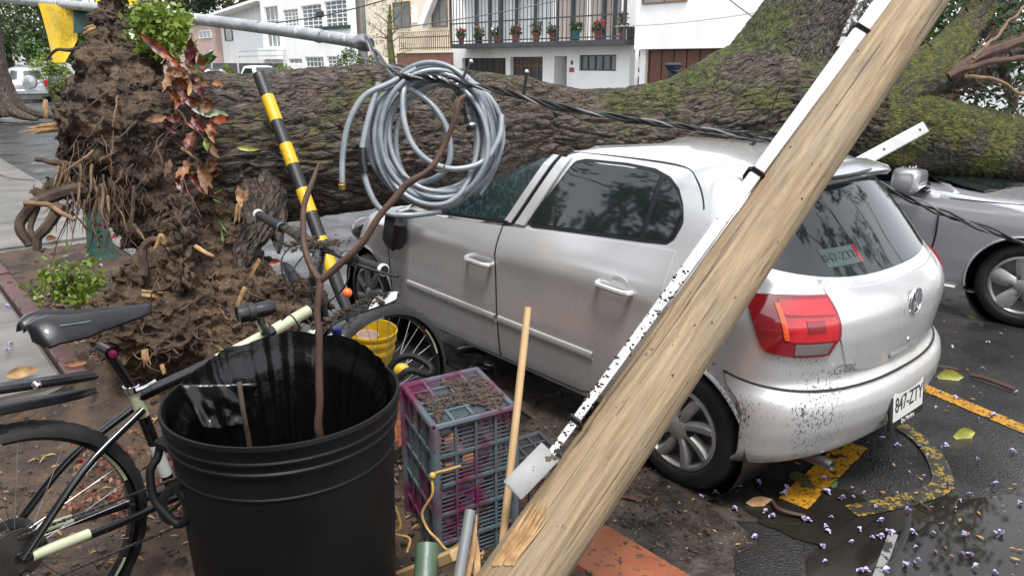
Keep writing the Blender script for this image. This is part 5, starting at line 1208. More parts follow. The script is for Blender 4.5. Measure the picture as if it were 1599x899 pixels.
lv = [((270, 95, 3.9), (205, 42, 3.85), .045, 'croton_orange'), ((262, 82, 3.9), (300, 140, 3.85), .03, 'croton_orange'), ((292, 105, 3.9), (300, 48, 3.85), .045, 'croton_red'), ((292, 120, 3.88), (308, 62, 3.9), .03, 'croton_red'), ((300, 115, 3.88), (340, 72, 3.85), .05, 'leaf_mid'), ((310, 95, 3.9), (345, 88, 3.85), .05, 'leaf_dark'),
      ((300, 118, 3.85), (335, 138, 3.8), .035, 'dry_leaf'), ((298, 125, 3.85), (325, 160, 3.8), .04, 'croton_red'), ((290, 140, 3.85), (270, 175, 3.8), .05, 'croton_orange'), ((288, 150, 3.84), (318, 175, 3.8), .045, 'croton_red'), ((300, 165, 3.84), (336, 155, 3.8), .04, 'croton_red'), ((282, 165, 3.84), (262, 135, 3.8), .04, 'croton_orange'),
      ((300, 170, 3.82), (368, 182, 3.8), .045, 'leaf_var'), ((318, 178, 3.82), (335, 150, 3.8), .035, 'dry_leaf'), ((300, 180, 3.84), (318, 210, 3.8), .045, 'croton_red'), ((370, 230, 3.82), (412, 234, 3.8), .024, 'leaf_yel'), ((290, 190, 3.84), (330, 205, 3.8), .04, 'croton_orange'), ((322, 220, 3.84), (345, 252, 3.8), .035, 'dry_leaf'),
      ((308, 255, 3.82), (335, 300, 3.76), .05, 'dry_leaf'), ((312, 262, 3.8), (325, 310, 3.76), .045, 'dry_leaf'), ((372, 290, 3.82), (378, 330, 3.8), .04, 'dry_leaf'), ((388, 295, 3.84), (372, 322, 3.8), .03, 'dry_leaf'), ((320, 215, 3.85), (325, 240, 3.8), .03, 'leaf_lime'), ((295, 150, 3.8), (298, 118, 3.78), .022, 'split_wood'), ((300, 140, 3.8), (325, 118, 3.78), .03, 'dry_leaf'),
      ((340, 340, 3.8), (360, 372, 3.78), .012, 'leaf_mid'), ((350, 350, 3.8), (372, 345, 3.78), .012, 'leaf_mid'), ((345, 355, 3.8), (350, 385, 3.78), .012, 'leaf_mid'), ((338, 300, 3.8), (352, 292, 3.78), .01, 'leaf_mid'), ((332, 310, 3.8), (350, 318, 3.78), .01, 'leaf_mid')]
K['leaf_var'] = mat('leaf_var', (.17, .23, .15), .45, col2=(.36, .40, .28), ns=26)
K['leaf_yel'] = mat('leaf_yel', (.36, .32, .05), .45, col2=(.16, .19, .03), ns=30)
for i, (a, b, w, mm_) in enumerate(lv):
    m = M(); leaf_mesh(m, P(*a), P(*a).lerp(P(*b), .85), w * .55, .5, .07 if 'croton' in mm_ or 'dry' in mm_ else .012); m.build('leaf', K[mm_], PL1, world=True, auto=None)
random.seed(3)
for k in range(38):
    x, y = rnd(258, 330), rnd(100, 300); x += max(0, (y - 200)) * .15; d = rnd(3.8, 3.9); a = rnd(0, 6.28); L = rnd(12, 40); m = M(); leaf_mesh(m, P(x, y, d), P(x + L * math.cos(a), y + L * math.sin(a), d - .05), rnd(.012, .028), .4, .09); m.build('leaf', K[random.choice(['croton_red', 'croton_orange', 'dry_leaf', 'dry_leaf'])], PL1, world=True, auto=None)
for a, b in (((285, 210, 3.9), (292, 110, 3.88)), ((275, 190, 3.92), (262, 95, 3.9)), ((300, 240, 3.9), (318, 160, 3.86)), ((310, 290, 3.88), (330, 215, 3.84))):
    m = M(); m.tube(vspl([P(*a), (P(*a) + P(*b)) / 2 + Vector((.02, 0, 0)), P(*b)], 4), .009, 6); m.build('stem', K['twig'], PL1, world=True)
PL2 = thing('lime_shrub', 'lime green leafy shrub on top of the uprooted stump below the fallen lamp post', 'shrub', P(250, 100, 4.05))
m = M(); pts = []
for k in range(60):
    c = P(rnd(215, 285), rnd(18, 82), rnd(3.95, 4.2))
    if c.z > P(215 + 70, 15, 4).z: continue
    for _ in range(22): pts.append(c + Vector((random.gauss(0, .035), random.gauss(0, .035), random.gauss(0, .035))))
m.leaves(pts, .04, .3); m.build('foliage', K['leaf_lime'], PL2, world=True)
for a, b in (((240, 110, 4.1), (225, 35, 4.05)), ((245, 110, 4.1), (255, 40, 4.05)), ((250, 110, 4.1), (278, 60, 4.05))): m = M(); m.tube(vspl([P(*a), (P(*a) + P(*b)) / 2, P(*b)], 3), .006, 5); m.build('stem', K['twig'], PL2, world=True)
PL3 = thing('bedding_plant', 'small yellow-green bushy plant at the bed edge left of the soil heap', 'plant', G(110, 470, .2))
m = M(); pts = []
for k in range(46):
    t = rnd(0, 1); c = P(110 + random.gauss(0, 26), 470 - abs(random.gauss(0, 26)) - 4, rnd(4.75, 5.1))
    for _ in range(16): pts.append(c + Vector((random.gauss(0, .03), random.gauss(0, .03), random.gauss(0, .03))))
m.leaves(pts, .045, .3); m.build('foliage', K['leaf_lime'], PL3, world=True)
m = M()
for k in range(7): a = P(110 + rnd(-12, 12), 475, 4.9); m.tube([a, a + Vector((rnd(-.1, .1), rnd(-.05, .05), rnd(.1, .25)))], .005, 5)
m.build('stem', K['twig'], PL3, world=True)
GP = G(160, 402, .2)
gp = thing('green_pedestal', 'small green tapered stone pedestal with pink rim behind the hanging roots', 'pedestal', GP)
m = M(); m.lathe([(.001, 0), (.14, 0), (.13, .04), (.10, .30), (.085, .42), (.10, .46), (.001, .46)], 6); m.build('base', K['green_stone'], gp, smooth=False)
m = M(); m.lathe([(.10, .46), (.115, .50), (.105, .56), (.001, .56)], 12); m.build('rim', K['pink_wall'], gp)
K['croton_flower'] = mat('croton_flower', (.22, .012, .03), .5)
PL4 = thing('pink_flower_stem', 'thin stem of crimson flowers hanging beside the green pedestal', 'plant', P(140, 340, 3.9))
m = M(); m.tube(vspl([P(112, 330, 3.85), P(135, 355, 3.82), P(158, 378, 3.82), P(178, 396, 3.8)], 5), .004, 5); m.build('stem', K['twig'], PL4, world=True)
m = M()
m.leaves([P(150 + random.gauss(0, 14), 360 + random.gauss(0, 18), 3.8) for _ in range(40)], .022, .4)
o = m.build('bloom', K['croton_flower'], PL4, world=True); o['kind'] = 'stuff'
# ------------------------------------------------------------ street trees and shrubs in the background
def tree(name, label, base, h, trunk_r, crowns, lm, n, size, lean=(0, 0), group=None, bark='bark_plain', forks=5):
    T = thing(name, label, 'tree', base, group=group); m = M(); k = 9; pts = [Vector((lean[0] * (i / k) ** 1.4 * h, lean[1] * (i / k) ** 1.4 * h, h * i / k)) + Vector((noise.noise(Vector((i * .7, base[0], 0))), noise.noise(Vector((i * .7, base[1], 5))), 0)) * .1 * (i > 0) for i in range(k + 1)]
    rr = [trunk_r * (1.5 if i == 0 else 1.12 if i == 1 else 1 - .55 * i / k) for i in range(k + 1)]; m.tube(pts, rr, 14); m.build('trunk', K[bark], T)
    for (cx, cy, cz, cr) in crowns[:forks]:
        st = pts[rnd_i(5, 8)]; m = M(); e = Vector((cx, cy, cz)); m.tube(vspl([st, (st + e) / 2 + Vector((0, 0, .15 * h * .2)), e], 5), [lerp(trunk_r * .45, .02, i / 10) for i in range(11)], 7); m.build('limb', K[bark], T)
    m = M(); ps_ = []
    for (cx, cy, cz, cr) in crowns:
        for _ in range(max(6, int(n * cr / sum(c[3] for c in crowns) / 26))):
            v = Vector((random.gauss(0, 1), random.gauss(0, 1), random.gauss(0, .8))).normalized() * cr * rnd(.35, 1.05); c = Vector((cx, cy, cz)) + v
            for _ in range(26): ps_.append(c + Vector((random.gauss(0, 1), random.gauss(0, 1), random.gauss(0, 1))) * cr * .16)
    m.leaves(ps_, size, .32); m.build('crown', K[lm], T, auto=None); return T
def rnd_i(a, b): return random.randint(a, b)
random.seed(31)
def crowns(h0, h1, spread, n, r): return [(rnd(-spread, spread), rnd(-spread, spread), rnd(h0, h1), r * rnd(.7, 1.2)) for _ in range(n)]
# trees and house fronts that lie outside the picture but are mirrored in the car glass
for (x_, y_, h_, lab) in ((9.5, 4.6, 7.5, 'bare-branched tree outside the right edge, mirrored in the rear window'), (14.5, 8.0, 9, 'tall tree outside the right edge, mirrored high in the rear window'), (-7.2, 4.4, 6.5, 'street tree outside the left edge, mirrored in the side window')):
    T_ = tree('street_tree', lab, (x_, y_, .1), h_ * .62, .2, crowns(h_ * .4, h_, h_ * .28, 16, h_ * .11), 'leaf_dark', 2600, .17, (.02, .02), 'trees mirrored in the car windows', forks=14)
for k_, (s0_, s1_, h_) in enumerate(((-30, -13.2, 8.5), (-13, -4.5, 6.8))):
    m = M(); sbox(m, s0_, s1_, 24.8, 31, .15, h_); tag(m.build('street_house', K['cream_wall'] if k_ else K['white_wall'], smooth=False), ['tall white house front beyond the right edge of the picture', 'cream house front just beyond the right edge of the picture'][k_], 'house')
m = M(); sbox(m, 8.5, 17, -13, -6.6, .15, 4.2); tag(m.build('street_house', K['post_grey'], smooth=False), 'grey house front beyond the left edge, mirrored in the side window', 'house')
# big trunk at the left edge of the photo
b0 = G(8, 182, .2)
T1 = tree('street_tree', 'dark thick-trunked street tree at the far left edge', (b0.x, b0.y, .2), 6.5, .42, crowns(5.5, 9, 3.2, 9, 1.6), 'leaf_dark', 5200, .16, (-.01, .02))
for k_ in range(7):
    a_ = k_ * .9 + .3; m = M(); m.tube(vspl([Vector((math.cos(a_) * .25, math.sin(a_) * .25, .7)), Vector((math.cos(a_) * .5, math.sin(a_) * .5, .22)), Vector((math.cos(a_ + .2) * .95, math.sin(a_ + .2) * .95, .02)), Vector((math.cos(a_ + .2) * 1.5, math.sin(a_ + .2) * 1.5, -.06))], 5), [.2, .2, .2, .2, .19, .18, .17, .16, .15, .14, .13, .11, .10, .08, .06, .05], 9); m.build('surface_root', K['bark_plain'], T1)
far = [(20, 70, 60, 9, 'leaf_mid', 'tall green street tree behind the parked off-roader'), (85, 62, 52, 8, 'leaf_mid', 'broad green street tree behind the yellow banner'), (130, 70, 58, 10, 'leaf_dark', 'dark street tree between the banner and the stump'), (-60, 75, 45, 9, 'leaf_mid', 'leafy tree at the extreme left down the street'), (50, 80, 75, 11, 'leaf_olive', 'brownish tree farthest down the street at left')]
for px, py, d, h, lm, lab in far:
    p = P(px, 120, d); tree('street_tree', lab, (p.x, p.y, 0), h * .6, .28, crowns(h * .3, h, h * .28, 10, h * .19), lm, 5200, .30, (rnd(-.02, .02), 0), 'trees down the street')
for px, d, h, lm, lab in [(245, 108, 15, 'leaf_olive', 'pale leafy tree behind the root plate'), (318, 112, 17, 'leaf_dark', 'dark evergreen crown behind the pink house'), (372, 112, 17, 'leaf_olive', 'brownish tree crown behind the raking roof')]:
    p = P(px, 120, d); tree('garden_tree', lab, (p.x, p.y, 0), h * .6, .3, crowns(h * .4, h, h * .28, 12, h * .17), lm, 5200, .5, (0, 0), 'trees behind the houses')
# jacaranda-like tree behind the right branches
p = P(1560, 110, 15); tree('street_tree', 'dark leafy tree behind the broken branches at upper right', (p.x, p.y, 0), 5, .25, crowns(2.2, 7, 2.2, 14, 1.2), 'leaf_dark', 7000, .15, (0, 0))
p = P(1380, 120, 22); tree('street_tree', 'pale grey leafy tree between the upright limb and the leaning pole', (p.x, p.y, 0), 5, .2, crowns(2.5, 7, 1.6, 9, 1.0), 'blossom_haze', 3500, .14, (0, 0))
# conifer-like small tree before the cream house
p = S(ps(612, 90, 20.9), 20.9, .15)
T = thing('slender_tree', 'slender mossy tree with wispy needles before the cream house', 'tree', p)
m = M(); m.tube([Vector((.05 * math.sin(i * .9), 0, i * .55)) for i in range(9)], [.22, .2, .19, .18, .17, .15, .12, .08, .04], 10); m.build('trunk', K['bark_moss'], T)
for k in range(10):
    a = rnd(0, 6.28); z = rnd(2.0, 4.2); e = Vector((math.cos(a) * rnd(.7, 1.3), math.sin(a) * rnd(.7, 1.3), z + rnd(-.2, .5))); m = M(); m.tube([(0, 0, z - .2), e * .6 + Vector((0, 0, z * .4)), e], [.035, .02, .006], 5); m.build('limb', K['bark_plain'], T)
m = M(); ps_ = []
for k in range(70):
    a = rnd(0, 6.28); z = rnd(1.7, 4.8); r = rnd(.15, 1.2); c = Vector((math.cos(a) * r, math.sin(a) * r, z))
    for _ in range(16): ps_.append(c + Vector((random.gauss(0, .12), random.gauss(0, .12), random.gauss(0, .12))))
m.leaves(ps_, .16, .10); m.build('crown', K['leaf_olive'], T)
# hedges and clipped bushes
def bush(label, px, py, lat, w, h, lm='leaf_mid', n=1500):
    c = S(ps(px, py, lat), lat, .15); T = thing('clipped_bush', label, 'bush', c, group='clipped bushes before the houses'); m = M(); ps_ = []
    for _ in range(n):
        v = Vector((random.gauss(0, 1), random.gauss(0, 1), random.gauss(0, 1))).normalized(); ps_.append(Vector((v.x * w, v.y * w, h * .5 + v.z * h * .5)) * rnd(.85, 1.02))
    m.leaves(ps_, .10, .4); m.build('foliage', K[lm], T); m = M(); m.tube([(0, 0, 0), (0, 0, h * .5)], .05, 6); m.build('stem', K['bark_plain'], T)
bush('round clipped bush right of the white off-roader', 444, 118, 21.3, .75, 1.55, 'leaf_lime')
bush('small clipped bush left of the white off-roader', 355, 118, 21.9, .5, 1.5, 'leaf_lime')
bush('tall clipped hedge bush by the grey lamp column', 548, 95, 21.6, .75, 2.5, 'leaf_mid', 2400)
bush('clipped hedge bush right of the grey lamp column', 584, 100, 22.3, .8, 2.1, 'leaf_mid', 2400)
bush('low yellowish bush behind the trunk before the garage doors', 808, 132, 21.5, .8, 1.15, 'leaf_olive')
bush('distant bright green bush beside the yellow banner', 72, 88, 7.8, 1.0, 2.1, 'leaf_lime', 1500)
# orange cone-like shrub beside the bush
p = S(ps(427, 120, 20.5), 20.5, .1); m = M(); m.leaves([Vector(p) + Vector((random.gauss(0, .1), random.gauss(0, .1), abs(random.gauss(0, .55)) + .2)) for _ in range(260)], .12, .4)
tag(m.build('orange_shrub', K['dry_leaf']), 'thin orange-brown shrub next to the round clipped bush', 'shrub')
# grey lamp column
p = S(ps(572, 90, 20.8), 20.8, .1); m = M(); m.tube([p, p + Vector((0, 0, 7))], [.11, .08], 12)
tag(m.build('lamp_column', K['post_grey']), 'upright grey lamp column beyond the trunk, before the cream house', 'lamp post')
# red balls beyond the trunk
p = P(785, 126, 13.5); T = thing('red_balloons', 'pair of shiny red balloons peeping over the trunk', 'balloons', (p.x, p.y, 0)); z = p.z
m = M(); m.ball((0, 0, z + .0), .10, 14, 10); m.build('balloon', K['red_plastic'], T); m = M(); m.ball((-.05, .05, z - .1), .09, 14, 10); m.build('balloon', K['red_plastic'], T); m = M(); m.tube([(0, 0, z - .1), (.02, 0, z * .5), (0, 0, .02)], .006, 5); m.build('string', K['white_paint'], T)
# person behind the trunk: only the peaked cap shows
p = P(1052, 104, 13.5); T = thing('person', 'person in dark peaked cap standing behind the trunk before the brown garage', 'person', (p.x, p.y, 0), R_(200)); Z = p.z - .06
me = bpy.data.meshes.new('body')
jv = [((0, 0, .95), .16), ((0, 0, 1.15), .15), ((0, 0, 1.38), .17), ((0, 0, Z - .22), .06), ((0, .01, Z - .10), .10), ((0, 0, Z - .02), .095), ((.20, 0, 1.38), .07), ((.26, .02, 1.1), .05), ((.26, .10, .86), .04), ((-.20, 0, 1.38), .07), ((-.26, .02, 1.1), .05), ((-.26, .10, .86), .04), ((.10, 0, .85), .10), ((.11, .02, .48), .07), ((.11, 0, .06), .05), ((.11, .14, .03), .04), ((-.10, 0, .85), .10), ((-.11, .02, .48), .07), ((-.11, 0, .06), .05), ((-.11, .14, .03), .04)]
me.from_pydata([v for v, r in jv], [(0, 1), (1, 2), (2, 3), (3, 4), (4, 5), (2, 6), (6, 7), (7, 8), (2, 9), (9, 10), (10, 11), (0, 12), (12, 13), (13, 14), (14, 15), (0, 16), (16, 17), (17, 18), (18, 19)], [])
o = bpy.data.objects.new('body', me); COL.objects.link(o); o.parent = T; me.materials.append(K['uniform'])
md = o.modifiers.new('s', 'SKIN')
for i, (v, r) in enumerate(jv): me.skin_vertices[0].data[i].radius = (r, r)
me.skin_vertices[0].data[0].use_root = True
o.modifiers.new('u', 'SUBSURF').levels = 1
m = M(); m.lathe([(.095, -.03), (.10, 0), (.15, .07), (.155, .09), (.12, .115), (.001, .125)], 20, (0, 0, Z)); m.prism([(-.08, .08, Z - .01), (.08, .08, Z - .01), (.06, .17, Z - .03), (-.06, .17, Z - .03)], (0, 0, .012)); cap = m.build('peaked_cap', K['uniform'], T)
m = M(); m.ball((0, .125, Z + .055), .022, 8, 6, (1, .4, 1)); m.build('cap_badge', K['brass'], cap)
# ------------------------------------------------------------ leaning utility pole with its cable guard
pa, pb = P(795, 930, 2.02), P(1437, 0, 2.92); pd = (pb - pa).normalized()
t0 = (.16 - pa.z) / pd.z; base = pa + pd * t0; topp = pb + pd * 3.2
quat = pd.to_track_quat('Z', 'Y')
POLE = thing('utility_pole', 'weathered wooden utility pole leaning diagonally across the picture, splintered at its foot', 'pole', base, rot=quat.to_euler())
PLn = (topp - base).length; m = M(); prof = []; vs = []; fs = []; na, nl = 72, 200
for i in range(nl + 1):
    z = PLn * i / nl; r0 = lerp(.103, .085, i / nl)
    for j in range(na):
        a = 2 * math.pi * j / na; r = r0 * (1 + .018 * noise.noise(Vector((math.cos(a) * 1.5, math.sin(a) * 1.5, z * .7)))) + .0018 * noise.noise(Vector((math.cos(a) * 14, math.sin(a) * 14, z * 1.1)))
        ck = noise.noise(Vector((math.cos(a) * 9, math.sin(a) * 9, z * .55 + 3)));
        if abs(ck) < .02: r -= .006
        vs.append((r * math.cos(a), r * math.sin(a), z))
for i in range(nl):
    for j in range(na): k = (j + 1) % na; fs.append((i * na + j, i * na + k, (i + 1) * na + k, (i + 1) * na + j))
fs.append(tuple(range(na - 1, -1, -1))); fs.append(tuple(range(nl * na, nl * na + na))); m.add(vs, fs); shaft = m.build('shaft', K['pole_wood'], POLE, auto=None)
# splinters torn off the foot
Mi = ROOTM[POLE.name].inverted(); random.seed(9)
def polept(px, py, lift=.0):
    # point of the shaft seen at this pixel, pushed out a little towards the camera
    o = Vector((0, 0, CAMH)); d = (P(px, py, 1) - o).normalized(); w = base - o
    n = pd.cross(d); s_ = 0; A = d.dot(d); B = d.dot(pd); C = 1; Dd = d.dot(w); E_ = pd.dot(w); den = A * C - B * B; t = (C * Dd - B * E_) / den; q = (B * Dd - A * E_) / den
    cpt = base + pd * q; rr = lerp(.103, .085, q / PLn); near = o + d * t; off = near - cpt
    if off.length > rr * .98: off = off.normalized() * rr * .98
    back = math.sqrt(max(1e-6, rr * rr - off.length ** 2)); tocam = (o - cpt); tocam -= pd * tocam.dot(pd); tocam.normalize()
    return cpt + off + tocam * (back + lift)
for k in range(16):
    x0, y0 = rnd(778, 800), rnd(862, 892); x1, y1 = rnd(838, 868), rnd(778, 800); f = rnd(0, 1); a = polept(lerp(770, 808, f), 885, .002); b = polept(lerp(835, 862, f) + rnd(-6, 4), rnd(785, 815), .004); mid = (a + b) / 2 + (a - pa).cross(pd) * 0 + Vector((rnd(-.004, .004), -.006, .004))
    m = M(); m.tube([a, mid, b], [rnd(.004, .008), rnd(.004, .008), .001], 5, flat=.5); m.build('splinter', K['split_wood'], POLE, world=True)
for (px, py) in ((1238, 330), (1180, 262), (1290, 190), (1330, 95), (1100, 520), (1040, 600), (1225, 245)):
    q_ = polept(px, py, .0); m = M(); m.ball(q_, .0035, 8, 6); m.build('nail', K['dark_metal'], POLE, world=True)
# white cable guard strapped to the left side
ga, gb_ = P(850, 712, 2.15), P(1396, -30, 2.93); gdir = (gb_ - ga).normalized(); tocam = (Vector((0, 0, CAMH)) - ga); tocam -= gdir * tocam.dot(gdir); tocam.normalize(); gs = gdir.cross(tocam)
CG = thing('cable_guard', 'long white plastic cable guard strapped along the leaning pole', 'cable guard', ga)
gl = 2.0 + (gb_ - ga).length
rows = []
for (u, v) in ((-1, -.03), (-1, .012), (-.8, .02), (.8, .02), (1, .012), (1, -.03)): rows.append([ga + gdir * (gl * t) + gs * (.012 + (u * lerp(.012, .029, min(1, t / .5)))) + tocam * v for t in np.linspace(0, 1, 40)])
m = M(); m.grid(rows); m.build('channel', K['pvc_white'], CG, world=True)
e0 = ga - gdir * .005; 
m = M(); m.bar(P(860, 704, 2.135), P(800, 766, 2.07), .07, .012, tocam, .004); m.build('foot_plate', K['grey_board'], CG, world=True)
for (px, py, d) in ((1162, 287, 2.62), (1331, 62, 2.86), (888, 652, 2.20)):
    t_ = (P(px, py, d) - ga).dot(gdir); c = ga + gdir * t_ + gs * .012; hw = lerp(.012, .029, min(1, t_ / gl / .5)) + .002; rr = [c + gs * (a * hw) + tocam * b for a, b in ((-1, -.04), (-1, .014), (-.8, .023), (.8, .023), (1, .014), (1, -.04))]; m = M(); m.tube(rr, .008, 6, flat=1.6); m.build('strap', K['black_plastic'], CG, world=True)
random.seed(4)
m = M()
for k in range(240):
    t = rnd(0, .6) ** 1.5; c = ga + gdir * (t * 1.6) + gs * rnd(-.006, .03) + tocam * .020; m.ball(c, abs(random.gauss(0, .0028)) + .0012, 5, 3, (1, 1, .6))
m.build('mud_spatter', K['crumb'], CG, world=True)['kind'] = 'stuff'
# broom stick, split stick, conduit, green pipe
a, b = P(825, 480, 2.32), P(779, 905, 2.16); d = (b - a).normalized(); e = a + d * ((.2 - a.z) / d.z); q = [a.lerp(e, i / 12) for i in range(13)]; m = M(); m.tube(q, [.0105] + [.0118] * 12, 12)
tag(m.build('broom_stick', K['pale_wood']), 'pale round wooden broom stick standing before the crate and pole', 'stick')
a = P(735, 796, 2.08); e = P(712, 930, 1.98); d = (e - a).normalized(); e = a + d * ((.2 - a.z) / d.z); m = M(); m.lathe([(.010, .001), (.015, .0), (.015, .0)], 12); m = M(); m.tube([a, a.lerp(e, .5), e], .0155, 12, False); m.tube([a, a.lerp(e, .3)], .012, 12, False)
cd_ = thing('conduit_pipe', 'grey plastic conduit stub standing at the bottom edge beside the green pipe', 'pipe', e); m.build('tube', K['post_grey'], cd_, world=True)
for k, (x0, y0, x1, y1) in enumerate(((745, 802, 730, 900), (742, 820, 745, 915), (716, 850, 726, 915))):
    m = M(); m.tube([P(x0, y0, 2.1), P((x0 + x1) / 2 + 3, (y0 + y1) / 2, 2.08), P(x1, y1, 2.03)], [.002, .009, .011], 5, flat=.45); tag(m.build('wood_splinter', K['split_wood']), ['long pale splinter right behind the grey conduit stub', 'short pale splinter lowest beside the pole foot', 'small pale splinter left of the grey conduit stub'][k], 'splinter')
a = P(668, 850, 2.12); e = P(662, 960, 2.02); d = (e - a).normalized(); e = a + d * ((.2 - a.z) / d.z); A2 = d.orthogonal().normalized(); B2 = d.cross(A2)
m = M(); L = (e - a).length; m.lathe([(.029, .08), (.0285, 0), (.033, 0), (.034, .012), (.033, .05), (.033, L)], 24, a, (A2, B2, d)); tag(m.build('green_pipe', K['green_pvc']), 'green plastic pipe end standing open at the bottom before the crate', 'pipe')
m = M(); m.bar(P(612, 905, 2.4), P(720, 862, 2.05), .06, .035, bev=.006); tag(m.build('wood_block', K['pale_wood'], auto=30), 'pale timber offcut lying behind the broom stick foot', 'timber')
# ------------------------------------------------------------ crates
def crate(name, label, corner, ux, uy, a, b, h, mt_, nx, ny, nz, group=None):
    # corner: nearest bottom corner; ux, uy: unit vectors of the two visible bottom edges; a, b lengths; h height
    T = thing(name, label, 'crate', corner, group=group); ux, uy = Vector(ux), Vector(uy); rb = .006
    def face(nm, o, u, v, lu, lv, nu, nv, nrm):
        m = M(); pr = .010
        for i in range(nu + 1): p = o + u * (lu * i / nu); m.bar(p, p + v * lv, .010 if 0 < i < nu else .014, pr, nrm)
        for j in range(nv + 1): p = o + v * (lv * j / nv) + nrm * .0015; m.bar(p, p + u * lu, .010 if 0 < j < nv else .014, pr, nrm)
        fr = m.build(nm, mt_, T, world=True, smooth=False)
        m = M()                                           # fine slats inside each cell
        for i in range(nu):
            for j in range(nv):
                for s_ in range(1, 7): p = o + u * (lu * (i + .04) / nu) + v * (lv * (j + s_ / 7) / nv) - nrm * .004; m.bar(p, p + u * (lu * .92 / nu), .0048, .004, nrm)
        m.build('lattice', mt_, fr, world=True, smooth=False)
    Z3 = ZV * h
    face('side_panel', corner, ux, ZV, a, h, nx, nz, ux.cross(ZV).normalized())
    face('end_panel', corner, uy, ZV, b, h, ny, nz, -uy.cross(ZV).normalized())
    face('side_panel', corner + uy * b, ux, ZV, a, h, nx, nz, -ux.cross(ZV).normalized())
    face('end_panel', corner + ux * a, uy, ZV, b, h, ny, nz, uy.cross(ZV).normalized())
    face('top_panel', corner + ZV * h, ux, uy, a, b, nx, ny, ZV)
    for c in (corner, corner + ux * a, corner + uy * b, corner + ux * a + uy * b): m = M(); m.tube([c, c + ZV * (h - .012), c + ZV * h], [.017, .017, .012], 10); m.build('corner_post', mt_, T, world=True)
    # rounded shoulder rails
    for (o, u, l) in ((corner, ux, a), (corner, uy, b), (corner + uy * b, ux, a), (corner + ux * a, uy, b)): m = M(); m.tube([o + ZV * h, o + u * l + ZV * h], .012, 8); m.build('top_rail', mt_, T, world=True)
    return T
c1 = G(686, 893, .2); tz = P(686, 678, 2.4)
cx = Vector((.86, .51, 0)); cy = Vector((-.40, .915, 0)).normalized()
CR = crate('plastic_crate', 'upended purple and grey plastic crate with dirt on top beside the bin', (c1.x, c1.y, .2) and Vector((c1.x, c1.y, .2)), cx, cy, .30, .36, .545, K['crate'], 4, 4, 5)
CR2 = crate('plastic_crate', 'black plastic crate half hidden behind the purple crate and pole foot', Vector((c1.x, c1.y, .2)) + cx * .33 + cy * .06, cx, cy, .26, .30, .20, K['crate_black'], 4, 4, 2)
random.seed(14); m = M(); oc = Vector((c1.x, c1.y, .2 + .545))
for k in range(2200):
    q = oc + cx * rnd(.02, .29) + cy * abs(rnd(.0, .34)) + ZV * .004
    if noise.noise(q * 9) < -.05: continue
    r = abs(random.gauss(0, .0032)) + .0013; m.ball(q + ZV * r * .5, r, 5, 3, (rnd(.8, 1.5), rnd(.8, 1.5), .7))
tag(m.build('dirt_on_crate', K['crumb']), 'damp dirt crumbs lying on the purple crate', 'dirt', kind='stuff')
m = M()
for k in range(26): q = oc + cx * rnd(.05, .27) + cy * rnd(.06, .32) - ZV * rnd(.12, .5); m.ball(q, rnd(.015, .03), 7, 5, (1.3, 1, .7))
m2 = m.build('crate_contents', mat('bits', (.05, .12, .26), .4, col2=(.35, .08, .08), ns=22)); tag(m2, 'blue and red plastic bits inside the purple crate', 'plastic bits', kind='stuff')
m = M(); rp = [P(*q) for q in ((720, 727, 2.33), (700, 733, 2.34), (676, 742, 2.36), (676, 770, 2.36), (660, 800, 2.38), (668, 825, 2.38), (684, 842, 2.36), (700, 858, 2.3), (722, 845, 2.25))]; m.tube(vspl(rp, 6), .0042, 6)
rope = tag(m.build('yellow_rope', K['rope']), 'thin yellow rope knotted on the corner of the purple crate', 'rope')
m = M(); m.ball(P(676, 742, 2.355), .011, 8, 6); m.build('knot', K['rope'], rope)
m = M(); m.tube(vspl([P(*q) for q in ((618, 790, 2.42), (626, 820, 2.42), (616, 832, 2.42), (640, 840, 2.42), (636, 862, 2.4))], 6), .004, 6); tag(m.build('yellow_rope', K['rope']), 'short loose end of yellow rope between the bin and the crate', 'rope')
# ------------------------------------------------------------ rubbish bin with liner and cut branches
ct = P(443, 612, 2.0); BR = .305; BZ = ct.z - .2
BIN = thing('rubbish_bin', 'large round black plastic bin with side handles in the foreground', 'bin', (ct.x, ct.y, .2))
pf = [(.001, 0), (.235, 0), (.245, .01), (.272, BZ - .28), (.278, BZ - .27), (.282, BZ - .155), (.286, BZ - .152), (.2865, BZ - .148), (.284, BZ - .145), (.288, BZ - .088), (.296, BZ - .083), (.297, BZ - .076), (.293, BZ - .072), (.295, BZ - .056), (.300, BZ - .052), (.301, BZ - .046), (.298, BZ - .042), (.301, BZ - .018), (BR, BZ - .010), (.303, BZ), (.297, BZ), (.292, BZ - .012), (.286, BZ - .05), (.262, .03), (.001, .03)]
m = M(); m.lathe(pf, 96); m.build('body', K['bin_plastic'], BIN, auto=30)
m = M(); fr = []
for (px, py) in ((338, 784), (422, 790), (437, 880), (395, 873), (330, 840)):
    o = Vector((0, 0, CAMH)); d = P(px, py, 1) - o; # meet the bin wall
    A = d.x ** 2 + d.y ** 2; B = 2 * ((o.x - ct.x) * d.x + (o.y - ct.y) * d.y); Cc = (o.x - ct.x) ** 2 + (o.y - ct.y) ** 2 - .2665 ** 2; t = (-B - math.sqrt(max(0, B * B - 4 * A * Cc))) / (2 * A); fr.append(o + d * t)
m.tube(vspl(fr, 6), .0016, 5); m.build('mould_line', K['bin_plastic'], BIN, world=True)
def hnd(pts, r, par=BIN): m = M(); m.tube(vspl([P(*p) for p in pts], 5), r, 10); return m.build('handle', K['bin_plastic'], par, world=True)
